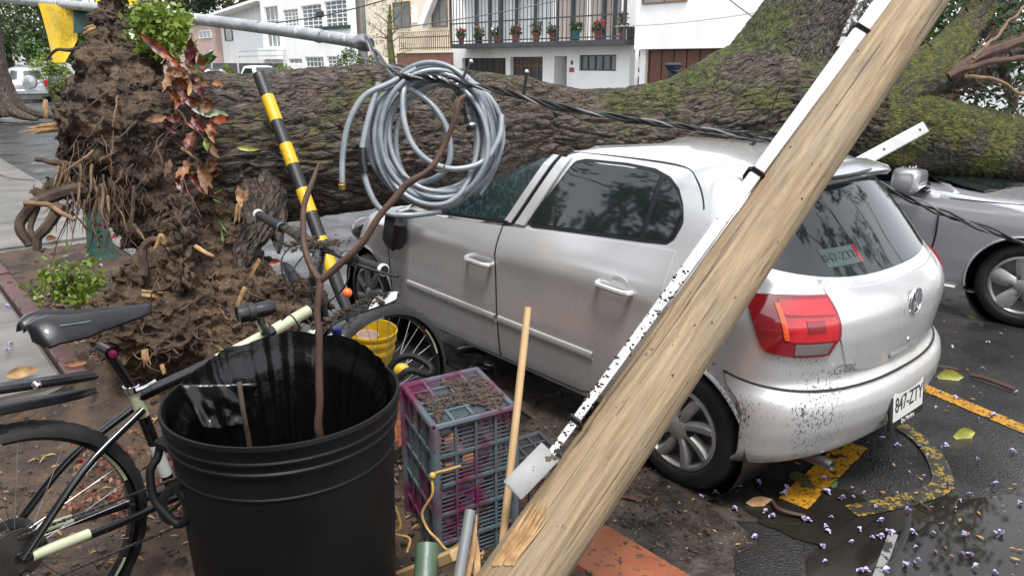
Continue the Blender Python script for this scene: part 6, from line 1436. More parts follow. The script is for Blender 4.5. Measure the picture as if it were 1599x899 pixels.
hnd([(252, 690, 1.93), (246, 715, 1.92), (235, 735, 1.91), (240, 775, 1.91), (258, 800, 1.91), (280, 818, 1.91), (294, 806, 1.90), (296, 785, 1.89), (281, 762, 1.88), (290, 745, 1.87), (298, 715, 1.86)], .0105)
m = M(); m.bar(P(250, 688, 1.92), P(300, 712, 1.85), .035, .03, bev=.008); m.build('handle_bracket', K['bin_plastic'], BIN, world=True)
hnd([(608, 575, 2.2), (622, 560, 2.2), (645, 556, 2.2), (672, 572, 2.18), (668, 584, 2.17), (640, 578, 2.15), (622, 590, 2.15)], .010)
LN = thing('bin_liner', 'black plastic bag lining the round bin, pleated and wet', 'bin liner', (ct.x, ct.y, .26))
rows = []; nn = 240
for i in range(26):
    t = i / 25; row = []
    for j in range(nn + 1):
        a = 2 * math.pi * j / nn; back = .5 + .5 * math.cos(a - math.pi / 2 - .1); zt = BZ - .06 - .045 + .112 * back ** 1.2 + .012 * noise.noise(Vector((math.cos(a) * 4, math.sin(a) * 4, 1)))
        pl_ = .020 * noise.noise(Vector((math.cos(a) * 7, math.sin(a) * 7, t * .5))) + .010 * noise.noise(Vector((math.cos(a) * 17, math.sin(a) * 17, t * .7)))
        rr = lerp(.278, .20, min(1, t * 1.15) ** .8) + pl_ * (.5 + t) - (.012 if t > .1 else 0); z = lerp(zt, zt - .42, t ** .8)
        if t > .95: rr *= .55
        row.append((rr * math.cos(a), rr * math.sin(a), z))
    rows.append(row)
rows.append([(0, 0, rows[-1][0][2])] * (nn + 1)); m = M(); m.grid([list(reversed(r)) for r in rows]); lb = m.build('bag', K['bag'], LN, auto=None)
# folded flap at the left of the rim
cor = [P(280, 600, 1.93), P(402, 598, 1.97), P(380, 668, 1.975), P(318, 672, 1.93)]; rows = []
for j in range(14):
    v = j / 13; rows.append([lerp(lerp(cor[0], cor[1], u), lerp(cor[3], cor[2], u), v) + Vector((0, -.012, .014)) * (noise.noise(Vector((u * 4, v * 2.2, 3))) + .5 * noise.noise(Vector((u * 9, v * 4, 5)))) * (1 if j else .3) for u in np.linspace(0, 1, 18)])
m = M(); m.slab(rows, (0, .002, -.001)); fo = m.build('folded_flap', K['bag'], LN, world=True, auto=None)
FB = thing('forked_branch', 'forked bare reddish branch standing in the bin before the cable coil', 'branch', P(500, 665, 1.98))
def fbr(name, pts, rs): q = spline([(*P(a, b, c), r) for (a, b, c), r in zip(pts, rs)], 7); m = M(); m.tube([Vector(v[:3]) + Vector((noise.noise(Vector(v[:3]) * 14), 0, noise.noise(Vector(v[:3]) * 14 + Vector((3, 0, 0))))) * .006 for v in q], [v[3] * (1 + .15 * noise.noise(Vector(v[:3]) * 60)) for v in q], 9); m.build(name, K['twig'], FB, world=True)
fbr('stem', [(502, 690, 2.0), (499, 655, 1.98), (497, 560, 1.96), (497, 480, 1.95), (498, 436, 1.95)], [.0105, .0105, .0095, .009, .0105])
fbr('side_branch', [(498, 440, 1.95), (530, 412, 1.94), (568, 378, 1.93), (602, 325, 1.92), (632, 292, 1.92), (672, 262, 1.91), (697, 222, 1.91), (710, 185, 1.90), (716, 164, 1.90), (730, 152, 1.90)], [.010, .0095, .009, .0085, .0095, .008, .0075, .008, .0095, .005])
fbr('side_branch', [(498, 440, 1.95), (484, 408, 1.95), (474, 372, 1.96), (474, 330, 1.97), (484, 290, 1.98), (500, 252, 1.99)], [.010, .009, .008, .0075, .007, .003])
fbr('twig', [(716, 166, 1.90), (724, 160, 1.9), (720, 172, 1.9)], [.006, .004, .002]); fbr('twig', [(634, 292, 1.92), (640, 282, 1.92), (634, 276, 1.92)], [.005, .004, .002]); fbr('twig', [(668, 262, 1.91), (690, 268, 1.92), (694, 258, 1.92)], [.004, .003, .002])
m = M(); m.tube(vspl([P(*q) for q in ((374, 596, 1.88), (380, 640, 1.87), (388, 682, 1.9), (392, 710, 1.93))], 5), [.006] * 16, 8); tag(m.build('short_stick', K['root']), 'short brown stick leaning inside the front of the bin', 'stick')
# ------------------------------------------------------------ bicycle
rh = G(22, 858, .567); fh = G(596, 612, .567); bu = (fh - rh); bu.z = 0; BLn = bu.length; bu.normalize(); bv = Vector((bu.y, -bu.x, 0))     # bv: rider's right
BK = thing('mountain_bike', 'black and pale green mountain bike behind the bin, spattered with soil', 'bicycle', (rh.x, rh.y, .2))
def bp(px, py, off=0.0):
    o = Vector((0, 0, CAMH)); d = P(px, py, 1) - o; t = ((rh + bv * off) - o).dot(bv) / d.dot(bv); return o + d * t
def bq(a, z, off=0.0): q = rh + bu * a + bv * off; q.z = z; return q
def bwheel(c, r=.367):
    A = (bu, ZV, bv); m = M(); n = 120; tw = .035; rows = []
    for i in range(n + 1):
        a = 2 * math.pi * i / n; row = []
        for k in range(11):
            q = -1.9 + 3.8 * k / 10; kn = (.007 if (i // 2 + k) % 2 == 0 and 1 < k < 9 else 0) ; rr = r - tw + (tw + kn) * math.cos(q * .78); row.append(c + (bu * math.cos(a) + ZV * math.sin(a)) * rr + bv * (tw * math.sin(q * .8)))
        rows.append(row)
    m.grid(rows); w = m.build('wheel', K['rubber'], BK, world=True, auto=25)
    m = M(); m.lathe([(r - .048, -.012), (r - .036, -.016), (r - .030, -.013), (r - .030, .013), (r - .036, .016), (r - .048, .012), (r - .048, -.012)], 72, c, A); m.build('rim', K['black_paint'], w, world=True)
    for k in range(5):
        a0 = k * 1.256 + .25; m = M(); m.lathe([(r - .046, -.0166), (r - .037, -.0168)], 12, c, A, a0, a0 + .45); m.lathe([(r - .037, .0168), (r - .046, .0166)], 12, c, A, a0, a0 + .45); m.build('rim_decal', K['pale_green'], w, world=True)
    m = M(); m.lathe([(.001, -.055), (.012, -.055), (.02, -.03), (.013, -.02), (.013, .02), (.02, .03), (.012, .055), (.001, .055)], 16, c, A); m.build('hub', K['black_paint'], w, world=True)
    m = M()
    for k in range(32):
        a = 2 * math.pi * k / 32; s_ = 1 if k % 2 else -1; b = a + (.5 if (k // 2) % 2 else -.5); m.tube([c + (bu * math.cos(b) + ZV * math.sin(b)) * .022 + bv * (s_ * .028), c + (bu * math.cos(a) + ZV * math.sin(a)) * (r - .048)], .0014, 4)
    m.build('spokes', K['steel'], w, world=True); return w
rc = bq(0, .567); fc = bq(BLn, .567)
rw_ = bwheel(rc); fw_ = bwheel(fc)
A3 = (bu, ZV, bv); m = M()
for i, r in enumerate((.075, .066, .057, .048, .039, .03)): m.lathe([(r, .030 + i * .0045), (r, .033 + i * .0045), (r - .012, .033 + i * .0045)], 30, rc, A3)
m.build('cassette', K['chain'], BK, world=True); m = M(); m.lathe([(.08, -.036), (.08, -.034), (.05, -.034), (.05, -.036), (.08, -.036)], 36, rc, A3); m.build('brake_disc', K['steel'], BK, world=True)
BB = bq(.46, .525); sc_ = bp(207, 606); sp0 = bp(176, 560); ht0, ht1 = bp(492, 452), bp(512, 520)
def ftube(name, pts, r, mt_, n=12, flat=1.0, par=BK): q = [Vector(p) for p in pts]; m = M(); m.tube(vspl(q, 5) if len(q) > 2 else [q[0].lerp(q[1], i / 6) for i in range(7)], r, n, flat=flat); return m.build(name, mt_, par, world=True)
st = ftube('seat_tube', [BB, sc_], .0185, K['black_paint'])
d_ = (sc_ - BB).normalized(); ftube('seat_tube_decal', [sc_ - d_ * .10, sc_ - d_ * .012], .0196, K['pale_green'], par=st); ftube('seat_tube_decal', [BB + d_ * .08, BB + d_ * .2], .0192, K['white_paint'], par=st)
tt0, tt1 = sc_ - d_ * .035, bp(494, 478)
tt = ftube('top_tube', [tt0, lerp(tt0, tt1, .5) - ZV * .012, tt1], .0195, K['black_paint'])
for a, b, mm_ in ((.42, .66, 'pale_green'), (.74, .97, 'pale_green')):
    m = M(); tp = vspl([tt0, lerp(tt0, tt1, .5) - ZV * .012, tt1], 20); m.tube(tp[int(a * 40):int(b * 40) + 1], .0206, 14); m.build('top_tube_decal', K[mm_], tt, world=True)
dt0, dt1 = BB, bp(506, 505); dt = ftube('down_tube', [dt0, dt1], .026, K['black_paint']); ftube('down_tube_decal', [lerp(dt0, dt1, .62), lerp(dt0, dt1, .93)], .0268, K['pale_green'], par=dt)
htb = ftube('head_tube', [ht0, ht1], .024, K['black_paint'])
hd_ = (ht1 - ht0).normalized(); crown = ht1 + hd_ * .02
m = M(); m.bar(crown - bv * .075, crown + bv * .075, .05, .05, hd_, .012); fk = m.build('fork_crown', K['white_paint'], BK, world=True, auto=30)
for s_ in (-1, 1):
    t_ = crown + bv * s_ * .062; e_ = fc + bv * s_ * .058; lo_ = lerp(t_, e_, .42); ftube('fork_stanchion', [t_, lo_], .0155, K['chrome']); ftube('fork_leg', [lo_, e_], .022, K['white_paint'])
    m = M(); m.lathe([(.018, 0), (.018, .02), (.012, .026), (.001, .026)], 14, t_ - hd_ * .03, (bv, hd_.cross(bv), -hd_)); m.build('fork_cap', mat('blue_cap', (.03, .04, .25), .3, .5) if s_ > 0 else K['black_paint'], BK, world=True)
for s_ in (-1, 1):
    rd_ = rc + bv * s_ * .066; ftube('seat_stay', [sc_ - d_ * .07 + bv * s_ * .022, lerp(sc_, rc, .5) + bv * s_ * .05, rd_], .0115, K['black_paint'])
    cs = ftube('chain_stay', [BB + bv * s_ * .03, lerp(BB, rc, .5) + bv * s_ * .052 - ZV * .008, rd_], .0125, K['black_paint']); q0 = lerp(BB, rc, .62) + bv * s_ * .058; q1 = lerp(BB, rc, .95) + bv * s_ * .066; ftube('stay_guard', [q0, q1], .0155, K['pale_green'], par=cs)
# seat post, clamp, saddle
spd = (sp0 - sc_).normalized(); ftube('seat_post', [sc_ - spd * .05, sp0 + spd * .02], .0145, K['black_paint'])
m = M(); m.lathe([(.020, -.012), (.024, -.010), (.024, .010), (.020, .012)], 18, sc_, (bu, bv, d_)); cl = m.build('seat_clamp', K['chrome'], BK, world=True)
m = M(); m.tube(vspl([sc_ + bv * .024, sc_ + bv * .03 + bu * .03 + ZV * .005, sc_ + bv * .028 + bu * .06 + ZV * .012], 4), .006, 8); m.build('clamp_lever', K['chrome'], cl, world=True)
m = M(); m.lathe([(.02, -.03), (.02, .03), (.001, .03)], 14, sp0 + spd * .03, (bu, ZV, bv)); sh = m.build('saddle_clamp', K['black_paint'], BK, world=True); m = M(); m.lathe([(.001, 0), (.011, 0), (.012, .008), (.001, .010)], 16, sp0 + spd * .03 + bv * .03, (bu, ZV, bv)); m.build('clamp_knob', K['magenta'], sh, world=True)
nose, tail = bp(236, 474), bp(36, 512); sd_ = (nose - tail); SL_ = sd_.length; sd_.normalize(); su = bv.cross(sd_) * -1
if su.z < 0: su = -su
rows = []
for i in range(29):
    t = i / 28; w = np.interp(t, [0, .03, .08, .2, .35, .5, .7, .9, .97, 1], [.055, .092, .108, .108, .088, .062, .044, .036, .026, .008]); th = np.interp(t, [0, .06, .3, .6, 1], [.034, .064, .060, .046, .020]); c = tail + sd_ * (SL_ * t) + su * np.interp(t, [0, .15, .4, .7, 1], [.0, .012, .0, -.004, -.004]); row = []
    for k in range(17):
        q = -1 + 2 * k / 16; a_ = abs(q); gro = .024 * max(0, 1 - a_ / .22) * np.interp(t, [0, .1, .6, .75, 1], [.9, 1, .8, .1, 0]); row.append(c + bv * (w * q) + su * (th * (.35 - .95 * a_ ** 3.2) - gro))
    rows.append(row)
m = M(); m.slab(rows, -su * .006); sad = m.build('saddle', K['wet_black'], BK, world=True, auto=None)
for s_ in (-1, 1): m = M(); m.tube(vspl([tail + sd_ * .06 + bv * s_ * .03 - su * .02, tail + sd_ * .11 + bv * s_ * .024 - su * .05, tail + sd_ * .18 + bv * s_ * .022 - su * .05, nose - sd_ * .06 + bv * s_ * .012 - su * .014], 5), .0035, 7); m.build('saddle_rail', K['steel'], sad, world=True)
m = M(); sl = [rows[int(i)][14] for i in np.linspace(5, 12, 8)]; m.tube([p + su * .0015 for p in sl], .0025, 5); m.build('saddle_piping', K['steel'], sad, world=True)
# rear mudguard on the seat post
g0, g1 = bp(150, 585), bp(-40, 612); m = M(); m.bar(g0, g1, .05, .022, bev=.008); mg = m.build('rear_mudguard', K['wet_black'], BK, world=True, auto=30)
rows = [[lerp(bp(150, 604), bp(-60, 640), t) + bv * (q * np.interp(t, [0, .15, .5, 1], [.004, .028, .042, .05])) + ZV * (-.012 * q * q) for q in np.linspace(-1, 1, 7)] for t in np.linspace(0, 1, 12)]; m = M(); m.slab(rows, (0, 0, -.006)); m.build('mudguard_blade', K['wet_black'], mg, world=True)
m = M(); m.ball(bp(58, 601, .035), .013, 12, 8); m.build('mudguard_bolt', K['chrome'], mg, world=True)
# bars, grips, levers
hl_, hr_ = P(404, 335, 3.15), P(598, 421, 2.55); hc = P(500, 388, 2.84)
bar_pts = [hl_, lerp(hl_, hc, .55), hc - bv * .07 , hc + bv * .07, lerp(hr_, hc, .55), hr_]
hb = ftube('handlebar', bar_pts, .0135, K['black_paint']); m = M(); m.bar(ht0 + ZV * .02, hc, .045, .05, bev=.014); m.build('stem', K['black_paint'], BK, world=True, auto=30)
for e_, g_ in ((hl_, lerp(hl_, hc, .42)), (hr_, lerp(hr_, hc, .42))):
    k = 14; q = [e_.lerp(g_, i / k) for i in range(k + 1)]; m = M(); m.tube(q, [.0195 if i % 2 else .0175 for i in range(k + 1)], 14); gr = m.build('grip', K['rubber'], BK, world=True); dd = (e_ - g_).normalized(); ax = dd.orthogonal().normalized()
    m = M(); m.lathe([(.0175, -.006), (.0215, -.002), (.0215, .008), (.017, .011)], 20, e_, (ax, dd.cross(ax), dd)); m.build('grip_ring', K['plastic_white'], gr, world=True); m = M(); m.lathe([(.0165, .010), (.001, .010)], 18, e_, (ax, dd.cross(ax), dd)); m.build('grip_end', K['black_plastic'], gr, world=True)
    m = M(); m.lathe([(.021, 0), (.021, .014)], 16, g_, (ax, dd.cross(ax), dd)); m.build('grip_lock_ring', K['steel'], gr, world=True)
def lever(pts): m = M(); m.tube(vspl([P(*p) for p in pts], 5), .0065, 8, flat=.7); m.build('brake_lever', K['wet_black'], BK, world=True)
lever([(470, 380, 2.9), (450, 384, 2.92), (432, 372, 2.95)]); lever([(555, 412, 2.6), (595, 425, 2.52), (622, 432, 2.48)])
m = M(); m.box(P(485, 386, 2.88), (.06, .05, .04), None, .012); m.box(P(545, 402, 2.62), (.06, .05, .045), None, .012); m.box(P(462, 362, 2.98), (.05, .04, .04), None, .012); m.build('shifter', K['wet_black'], BK, world=True, auto=30)
for pts in ([(480, 392, 2.88), (455, 430, 2.8), (470, 470, 2.8), (492, 470, 2.82)], [(548, 408, 2.62), (540, 445, 2.62), (515, 470, 2.7), (500, 480, 2.78)], [(440, 500, 2.5), (455, 492, 2.5), (470, 520, 2.55), (458, 548, 2.5)], [(470, 372, 2.95), (440, 405, 2.85), (452, 450, 2.8), (488, 462, 2.82)]): m = M(); m.tube(vspl([P(*p) for p in pts], 6), .0028, 6); m.build('brake_cable', K['cable'], BK, world=True)
m = M(); rows = [[P(*p) for p in r] for r in (((432, 412, 2.8), (440, 408, 2.84), (448, 410, 2.86)), ((445, 428, 2.76), (456, 422, 2.8), (464, 424, 2.84)), ((452, 448, 2.74), (462, 444, 2.78), (468, 442, 2.8)))]; m.slab(rows, (0, .02, 0)); o = m.build('bar_bag', K['wet_black'], BK, world=True, auto=None); o.modifiers.new('s', 'SUBSURF').levels = 2
# lamp strapped to the top tube
lc_, le_ = P(372, 492, 2.36), P(424, 480, 2.42); dd = (le_ - lc_).normalized(); ax = dd.orthogonal().normalized(); m = M(); m.lathe([(.001, .004), (.024, .004), (.028, 0), (.029, .02), (.024, .05), (.026, .07), (.026, .10), (.02, .115), (.001, .115)], 24, lc_, (ax, dd.cross(ax), dd)); lp = m.build('lamp', K['wet_black'], BK, world=True, auto=40)
m = M(); m.lathe([(.0285, .03), (.0305, .032), (.0305, .05), (.0285, .052)], 24, lc_, (ax, dd.cross(ax), dd)); m.build('lamp_strap', K['rubber'], lp, world=True)
m = M(); m.bar(lc_ + dd * .06, lerp(tt0, tt1, .68), .03, .03, bev=.006); m.build('lamp_bracket', K['wet_black'], lp, world=True)
# front mudguard pointing forward, bell, number light
rows = []
for i in range(16):
    t = i / 15; c = lerp(P(498, 508, 2.75), P(622, 457, 2.62), t) + ZV * .02 * math.sin(t * 3.1); w = np.interp(t, [0, .15, .7, .95, 1], [.03, .045, .05, .035, .012]); sdv = Vector((.35, .75, .25)).normalized(); rows.append([c + sdv * (w * q) + ZV * (-.018 * q * q) for q in np.linspace(-1, 1, 9)])
m = M(); m.slab(rows, (0, 0, -.004)); fg = m.build('front_mudguard', K['wet_black'], BK, world=True)
m = M(); m.slab([r for r in [[p + ZV * .003 for p in q] for q in rows[11:]]], (0, 0, -.001)); m.build('mudguard_tip', K['white_paint'], fg, world=True)
m = M(); m.ball(P(543, 457, 2.58), .0165, 14, 10); m.build('bell', K['orange'], BK, world=True)
m = M(); random.seed(8)
for k in range(520):
    t = rnd(0, 1); qq = rnd(.5, 7.5); b = [rows[int(lerp(2, 14, t))][int(qq)] + Vector((rnd(-.012, .012), rnd(-.012, .012), .003)), lerp(hl_, hc, rnd(.45, 1)) + Vector((random.gauss(0, .015), random.gauss(0, .015), .013)), hc + Vector((random.gauss(0, .06), random.gauss(0, .05), rnd(.008, .03)))][k % 3]; m.ball(b, abs(random.gauss(0, .0035)) + .002, 5, 3, (1.3, 1, .7))
m.build('soil_on_bars', K['crumb'], BK, world=True)['kind'] = 'stuff'
# crankset and chain
cr = bq(.46, .525, .06); m = M(); m.lathe([(.078, -.002), (.085, 0), (.078, .002), (.055, .002), (.055, -.002), (.078, -.002)], 40, cr, A3)
for k in range(4): a = k * math.pi / 2 + .4; m.bar(cr, cr + (bu * math.cos(a) + ZV * math.sin(a)) * .07, .016, .006, bv)
ck = m.build('chainring', K['chain'], BK, world=True); e_ = cr + (bu * .75 - ZV * .66) * .17 + bv * .03; m = M(); m.bar(cr + bv * .015, e_, .026, .016, bv, .005); m.build('crank_arm', K['black_paint'], ck, world=True, auto=30); m = M(); m.box(e_ + bv * .05, (.09, .09, .025), (bu, bv, ZV), .006); m.build('pedal', K['black_plastic'], ck, world=True, auto=30)
for (p0, p1) in ((rc + ZV * .058 + bv * .045, cr + ZV * .084), (rc - ZV * .11 + bv * .045 + bu * .05, cr - ZV * .084)):
    m = M(); L = (p1 - p0).length; dd = (p1 - p0).normalized(); n = int(L / .0127)
    for k in range(n): c = p0 + dd * (k + .5) * .0127; m.bar(c - dd * .0052, c + dd * .0052, .0075 if k % 2 else .0045, .0085, bv)
    m.build('chain', K['chain'], BK, world=True, smooth=False)
m = M(); m.bar(rc + bv * .06 - ZV * .05, rc + bv * .06 - ZV * .17 + bu * .04, .02, .03, bv, .006); m.lathe([(.001, -.005), (.025, -.005), (.025, .005), (.001, .005)], 14, rc - ZV * .16 + bv * .05 + bu * .04, A3); m.build('derailleur', K['chain'], BK, world=True)
# ------------------------------------------------------------ yellow buckets
bk0 = P(572, 503, 3.45); BU = thing('yellow_bucket', 'dented yellow plastic bucket with a white pot inside, behind the front wheel', 'bucket', (bk0.x, bk0.y, bk0.z - .24), rot=Vector((.10, -.06, 1)).to_track_quat('Z', 'Y').to_euler())
m = M(); m.lathe([(.001, 0), (.115, 0), (.12, .008), (.132, .13), (.140, .132), (.140, .15), (.134, .152), (.138, .185), (.147, .187), (.147, .203), (.140, .205), (.143, .225), (.150, .228), (.150, .24), (.141, .24), (.116, .012), (.001, .012)], 40); m.build('body', K['yellow'], BU)
m = M(); m.lathe([(.001, .13), (.05, .13), (.06, .215), (.056, .215), (.048, .14), (.001, .14)], 24, (-.02, .0, 0)); m.build('inner_pot', K['pink_wall'], BU); BU.scale = (.82, .82, .9)
m = M(); m.tube([(.150 * math.cos(a), .150 * math.sin(a) * .3 - .148, .21 - .12 * math.sin(a)) for a in np.linspace(0, math.pi, 14)], .003, 6); m.build('bail', K['steel'], BU)
bk1 = P(628, 578, 3.0); m = M(); m.ball(bk1, .03, 12, 8, (1.1, .8, 1)); tag(m.build('yellow_float', K['yellow']), 'small yellow plastic cap seen through the front wheel beside the bin handle', 'cap')
# broken mirror pieces by the sill
DB = thing('broken_mirror', 'broken mirror housing and shards on the road under the car sill', 'debris', G(740, 565))
m = M(); c = G(738, 556); rows = [[Vector((c.x + x, c.y + y, .03 + .03 * math.cos(x * 14) * math.cos(y * 12))) for x in np.linspace(-.1, .1, 7)] for y in np.linspace(-.06, .06, 5)]; m.slab(rows, (0, 0, -.006)); m.build('mirror_glass', K['glass_rear'], DB, world=True)
m = M(); c = G(752, 580); m.ball((c.x, c.y, .03), .07, 12, 8, (1.1, .7, .5)); m.build('housing', K['black_plastic'], DB, world=True)
m = M(); c = G(762, 580); m.ball((c.x, c.y, .05), .035, 10, 8, (1.2, .8, .6)); m.build('housing_shell', K['silver_car'], DB, world=True)
# ------------------------------------------------------------ striped post
SP_ = [(405, 116), (418, 153), (432, 193), (446, 230), (459, 262), (473, 300), (487, 336), (501, 374), (520, 424)]
ST = thing('striped_post', 'slanting black and yellow striped post leaning before the trunk', 'post', P(520, 424, 3.75))
a, b = P(405, 116, 3.95), P(520, 424, 3.75); tot = 424 - 116
for i in range(8):
    q0, q1 = a.lerp(b, (SP_[i][1] - 116) / tot), a.lerp(b, (SP_[i + 1][1] - 116) / tot); m = M(); m.tube([q0, q1], .0335, 18, True); m.build('band', K['stripe_black'] if i % 2 == 0 else K['stripe_yellow'], ST, world=True)
m = M(); q = [b, b + (b - a).normalized() * .15, b + (b - a).normalized() * .3]; m.tube(q, [.033, .03, .02], 16); m.build('foot', K['stripe_black'], ST, world=True)
# ------------------------------------------------------------ coiled cable
random.seed(2)
CO = thing('cable_coil', 'big coil of blue-grey cable hung on the black wires over the trunk', 'cable coil', P(678, 330, 3.05))
pts = []; loops = 22
for k in range(loops):
    cx_, cy_ = 679 + rnd(-11, 11), 214 + rnd(-8, 8); rx, ry = rnd(72, 106), rnd(92, 116); ti = rnd(-.25, .05); d0 = 3.05 + rnd(-.06, .06); n = 20
    for i in range(n):
        a = 2 * math.pi * i / n + 1.2; x, y = rx * math.cos(a), ry * math.sin(a); pts.append((cx_ + x * math.cos(ti) - y * math.sin(ti), cy_ + x * math.sin(ti) + y * math.cos(ti), d0 + .04 * math.sin(a * 1.0 + k) + k * .002))
# smooth the hops between turns
arr = np.array(pts)
for _ in range(2): arr[1:-1] = (arr[:-2] + 2 * arr[1:-1] + arr[2:]) / 4
m = M(); m.tube(vspl([P(*p) for p in arr], 3), .0106, 10); m.build('turns', K['hose'], CO, world=True)
def hose(pts, name='loose_turn'): m = M(); m.tube(vspl([P(*p) for p in pts], 8), .0118, 10); return m.build(name, K['hose'], CO, world=True)
hose([(650, 108, 3.02), (610, 130, 3.0), (570, 150, 2.98), (546, 190, 2.97), (536, 240, 2.97), (535, 290, 2.97)], 'free_end')
hose([(600, 140, 3.04), (640, 140, 3.0), (676, 165, 2.98), (698, 200, 2.97), (704, 240, 2.98), (694, 268, 3.0), (664, 284, 3.02), (625, 282, 3.03), (595, 250, 3.04), (584, 200, 3.04)])
hose([(640, 112, 3.02), (630, 150, 2.98), (632, 190, 2.96), (646, 228, 2.95), (674, 254, 2.95), (712, 264, 2.96), (755, 252, 2.98), (780, 215, 3.0), (784, 180, 3.02)])
hose([(592, 130, 3.0), (572, 200, 2.98), (566, 250, 2.97), (578, 300, 2.97), (600, 330, 2.98), (640, 336, 3.0), (690, 330, 3.0)])
m = M(); m.lathe([(.001, 0), (.012, 0), (.014, .02), (.011, .022), (.011, .03)], 14, P(535, 296, 2.97), (Vector((1, 0, 0)), Vector((0, 1, 0)), ZV)); m.build('brass_end', K['brass'], CO, world=True)
n0, n1 = P(726, 160, 2.93), P(737, 205, 2.93); dd = (n1 - n0).normalized(); ax = dd.orthogonal().normalized(); m = M(); m.lathe([(.001, 0), (.008, 0), (.008, .02), (.017, .022), (.018, .05), (.015, .052), (.019, .07), (.020, .105), (.017, .11), (.001, .108)], 16, n0, (ax, dd.cross(ax), dd)); m.build('connector', K['black_plastic'], CO, world=True)
m = M(); m.lathe([(.0195, .086), (.0215, .087), (.0215, .096), (.0195, .097)], 16, n0, (ax, dd.cross(ax), dd)); m.build('connector_ring', K['chrome'], CO, world=True)
m = M(); m.tube([P(567, 232, 2.965), P(567, 252, 2.96), P(570, 270, 2.96)], .0165, 10); m.build('tape', K['black_plastic'], CO, world=True)
for k, (p0, p1) in enumerate((((706, 158, 2.95), (736, 96, 2.95)), ((818, 150, 3.02), (823, 112, 3.0)))):
    m = M(); a, b = P(*p0), P(*p1); m.tube([a, b], [.007, .0055], 7); o = m.build('cable_tie', K['black_plastic']); tag(o, ['black cable tie sticking up out of the coil', 'black cable tie sticking up from the wires right of the coil'][k], 'cable tie')
    m = M(); m.ball(b, .008, 8, 6); m.build('tie_tip', K['plastic_white'], o)
# ------------------------------------------------------------ sagging wires
def wire(label, pts, r, mt_, tw=0.0, ph=0.0, name='wire', group='sagging overhead wires'):
    q = vspl([P(*p) for p in pts], 12); 
    if tw: q = [p + Vector((0, math.cos(i * .55 + ph), math.sin(i * .55 + ph))) * tw for i, p in enumerate(q)]
    m = M(); m.tube(q, r, 7); return tag(m.build(name, mt_), label, 'wire', group)
main = [(570, 58, 3.35), (590, 88, 3.2), (625, 118, 3.0), (672, 124, 2.93), (720, 131, 2.93), (790, 146, 2.98), (880, 170, 3.05), (1000, 190, 3.12), (1100, 203, 3.2), (1200, 217, 3.3), (1300, 252, 3.55), (1375, 287, 3.8), (1450, 322, 4.05), (1520, 350, 4.25), (1620, 388, 4.45), (1720, 425, 4.6)]
for k in range(4): wire('wire of the twisted black bundle sagging from lamp post past coil to sedan' if k < 3 else 'thin grey strand twisted into the black wire bundle', [(a + rnd(-3, 3), b + rnd(-4, 4), c) for a, b, c in main], .0058 if k < 3 else .004, K['cable'] if k < 3 else K['cable_grey'], .008, k * 1.6)
wire('thin wire crossing the houses above the trunk, upper one', [(430, 36, 14), (500, 26, 14), (560, 12, 14), (620, -5, 14)], .012, K['cable'], name='service_wire')
wire('thin wire sloping across the balcony', [(610, 46, 15), (680, 36, 15), (780, 20, 15), (900, -5, 15)], .010, K['cable'], name='service_wire')
wire('thin wire across the white wall at upper right', [(960, 42, 15), (1050, 37, 15), (1150, 25, 15), (1240, 10, 15)], .008, K['cable_grey'], name='service_wire')
wire('thin wire dropping from the top edge towards the upright limb', [(1130, -8, 12), (1150, 8, 12), (1180, 30, 12)], .008, K['cable'], name='service_wire')
wire('thin wire loop behind the lamp post end', [(540, 78, 4.9), (560, 90, 4.6), (600, 100, 4.2), (660, 120, 3.6)], .006, K['cable'], name='service_wire')
m = M(); m.box(P(500, 22, 14), (.14, .1, .12), None, .02); tag(m.build('splice_box', K['dark_metal'], auto=30), 'small dark splice box on the wire before the grid windows', 'box')
# ------------------------------------------------------------ fallen lamp post with pennants
LPp = [(-60, -10, 8.6), (60, 3, 7.9), (200, 17, 6.9), (330, 33, 6.1), (450, 49, 5.55), (575, 68, 5.1)]
LP = thing('fallen_lamp_post', 'grey metal lamp post lying almost level over the stump and trunk', 'lamp post', P(575, 68, 5.1))
q = vspl([P(*p) for p in LPp], 5); m = M(); m.tube(q, [lerp(.048, .043, i / (len(q) - 1)) for i in range(len(q))], 18); m.build('shaft', K['galv'], LP, world=True)
m = M(); c = P(498, 56, 5.38); dd = (q[-1] - q[-4]).normalized(); m.tube([c - dd * .015, c + dd * .015], .05, 16); m.build('collar', K['galv'], LP, world=True)
m = M(); c = P(566, 67, 5.12); m.tube([c - dd * .05, c, c + dd * .05, c + dd * .08], [.046, .058, .055, .04], 12); m.build('torn_end', K['steel'], LP, world=True)
BN = thing('yellow_pennant', 'yellow street pennant with reversed lettering hanging from the fallen lamp post', 'pennant', P(85, 98, 7.6))
quad = [P(60, 6, 7.7), P(117, 9, 7.55), P(121, 60, 7.55), P(104, 98, 7.6), P(83, 98, 7.65)]
rows = []
for j in range(13):
    t = j / 12; L_ = P(lerp(60, 83, t), lerp(5, 98, t), 7.7); R__ = P(lerp(117, 121, t / .6) if t < .6 else lerp(121, 103, (t - .6) / .4), lerp(9, 98, t), 7.55); rows.append([lerp(L_, R__, i / 8) + Vector((0, .02 * math.sin(i * .9 + t * 3), 0)) for i in range(9)])
m = M(); m.slab(rows, (0, .004, 0)); cl_ = m.build('cloth', K['banner'], BN, world=True)
FX = (P(118, 50, 7.58) - P(70, 47, 7.68)).normalized(); FU = (P(85, 20, 7.62) - P(92, 70, 7.62)).normalized(); FN = FX.cross(FU).normalized()
if FN.y > 0: FN = -FN
Bi = ROOTM[BN.name].inverted()
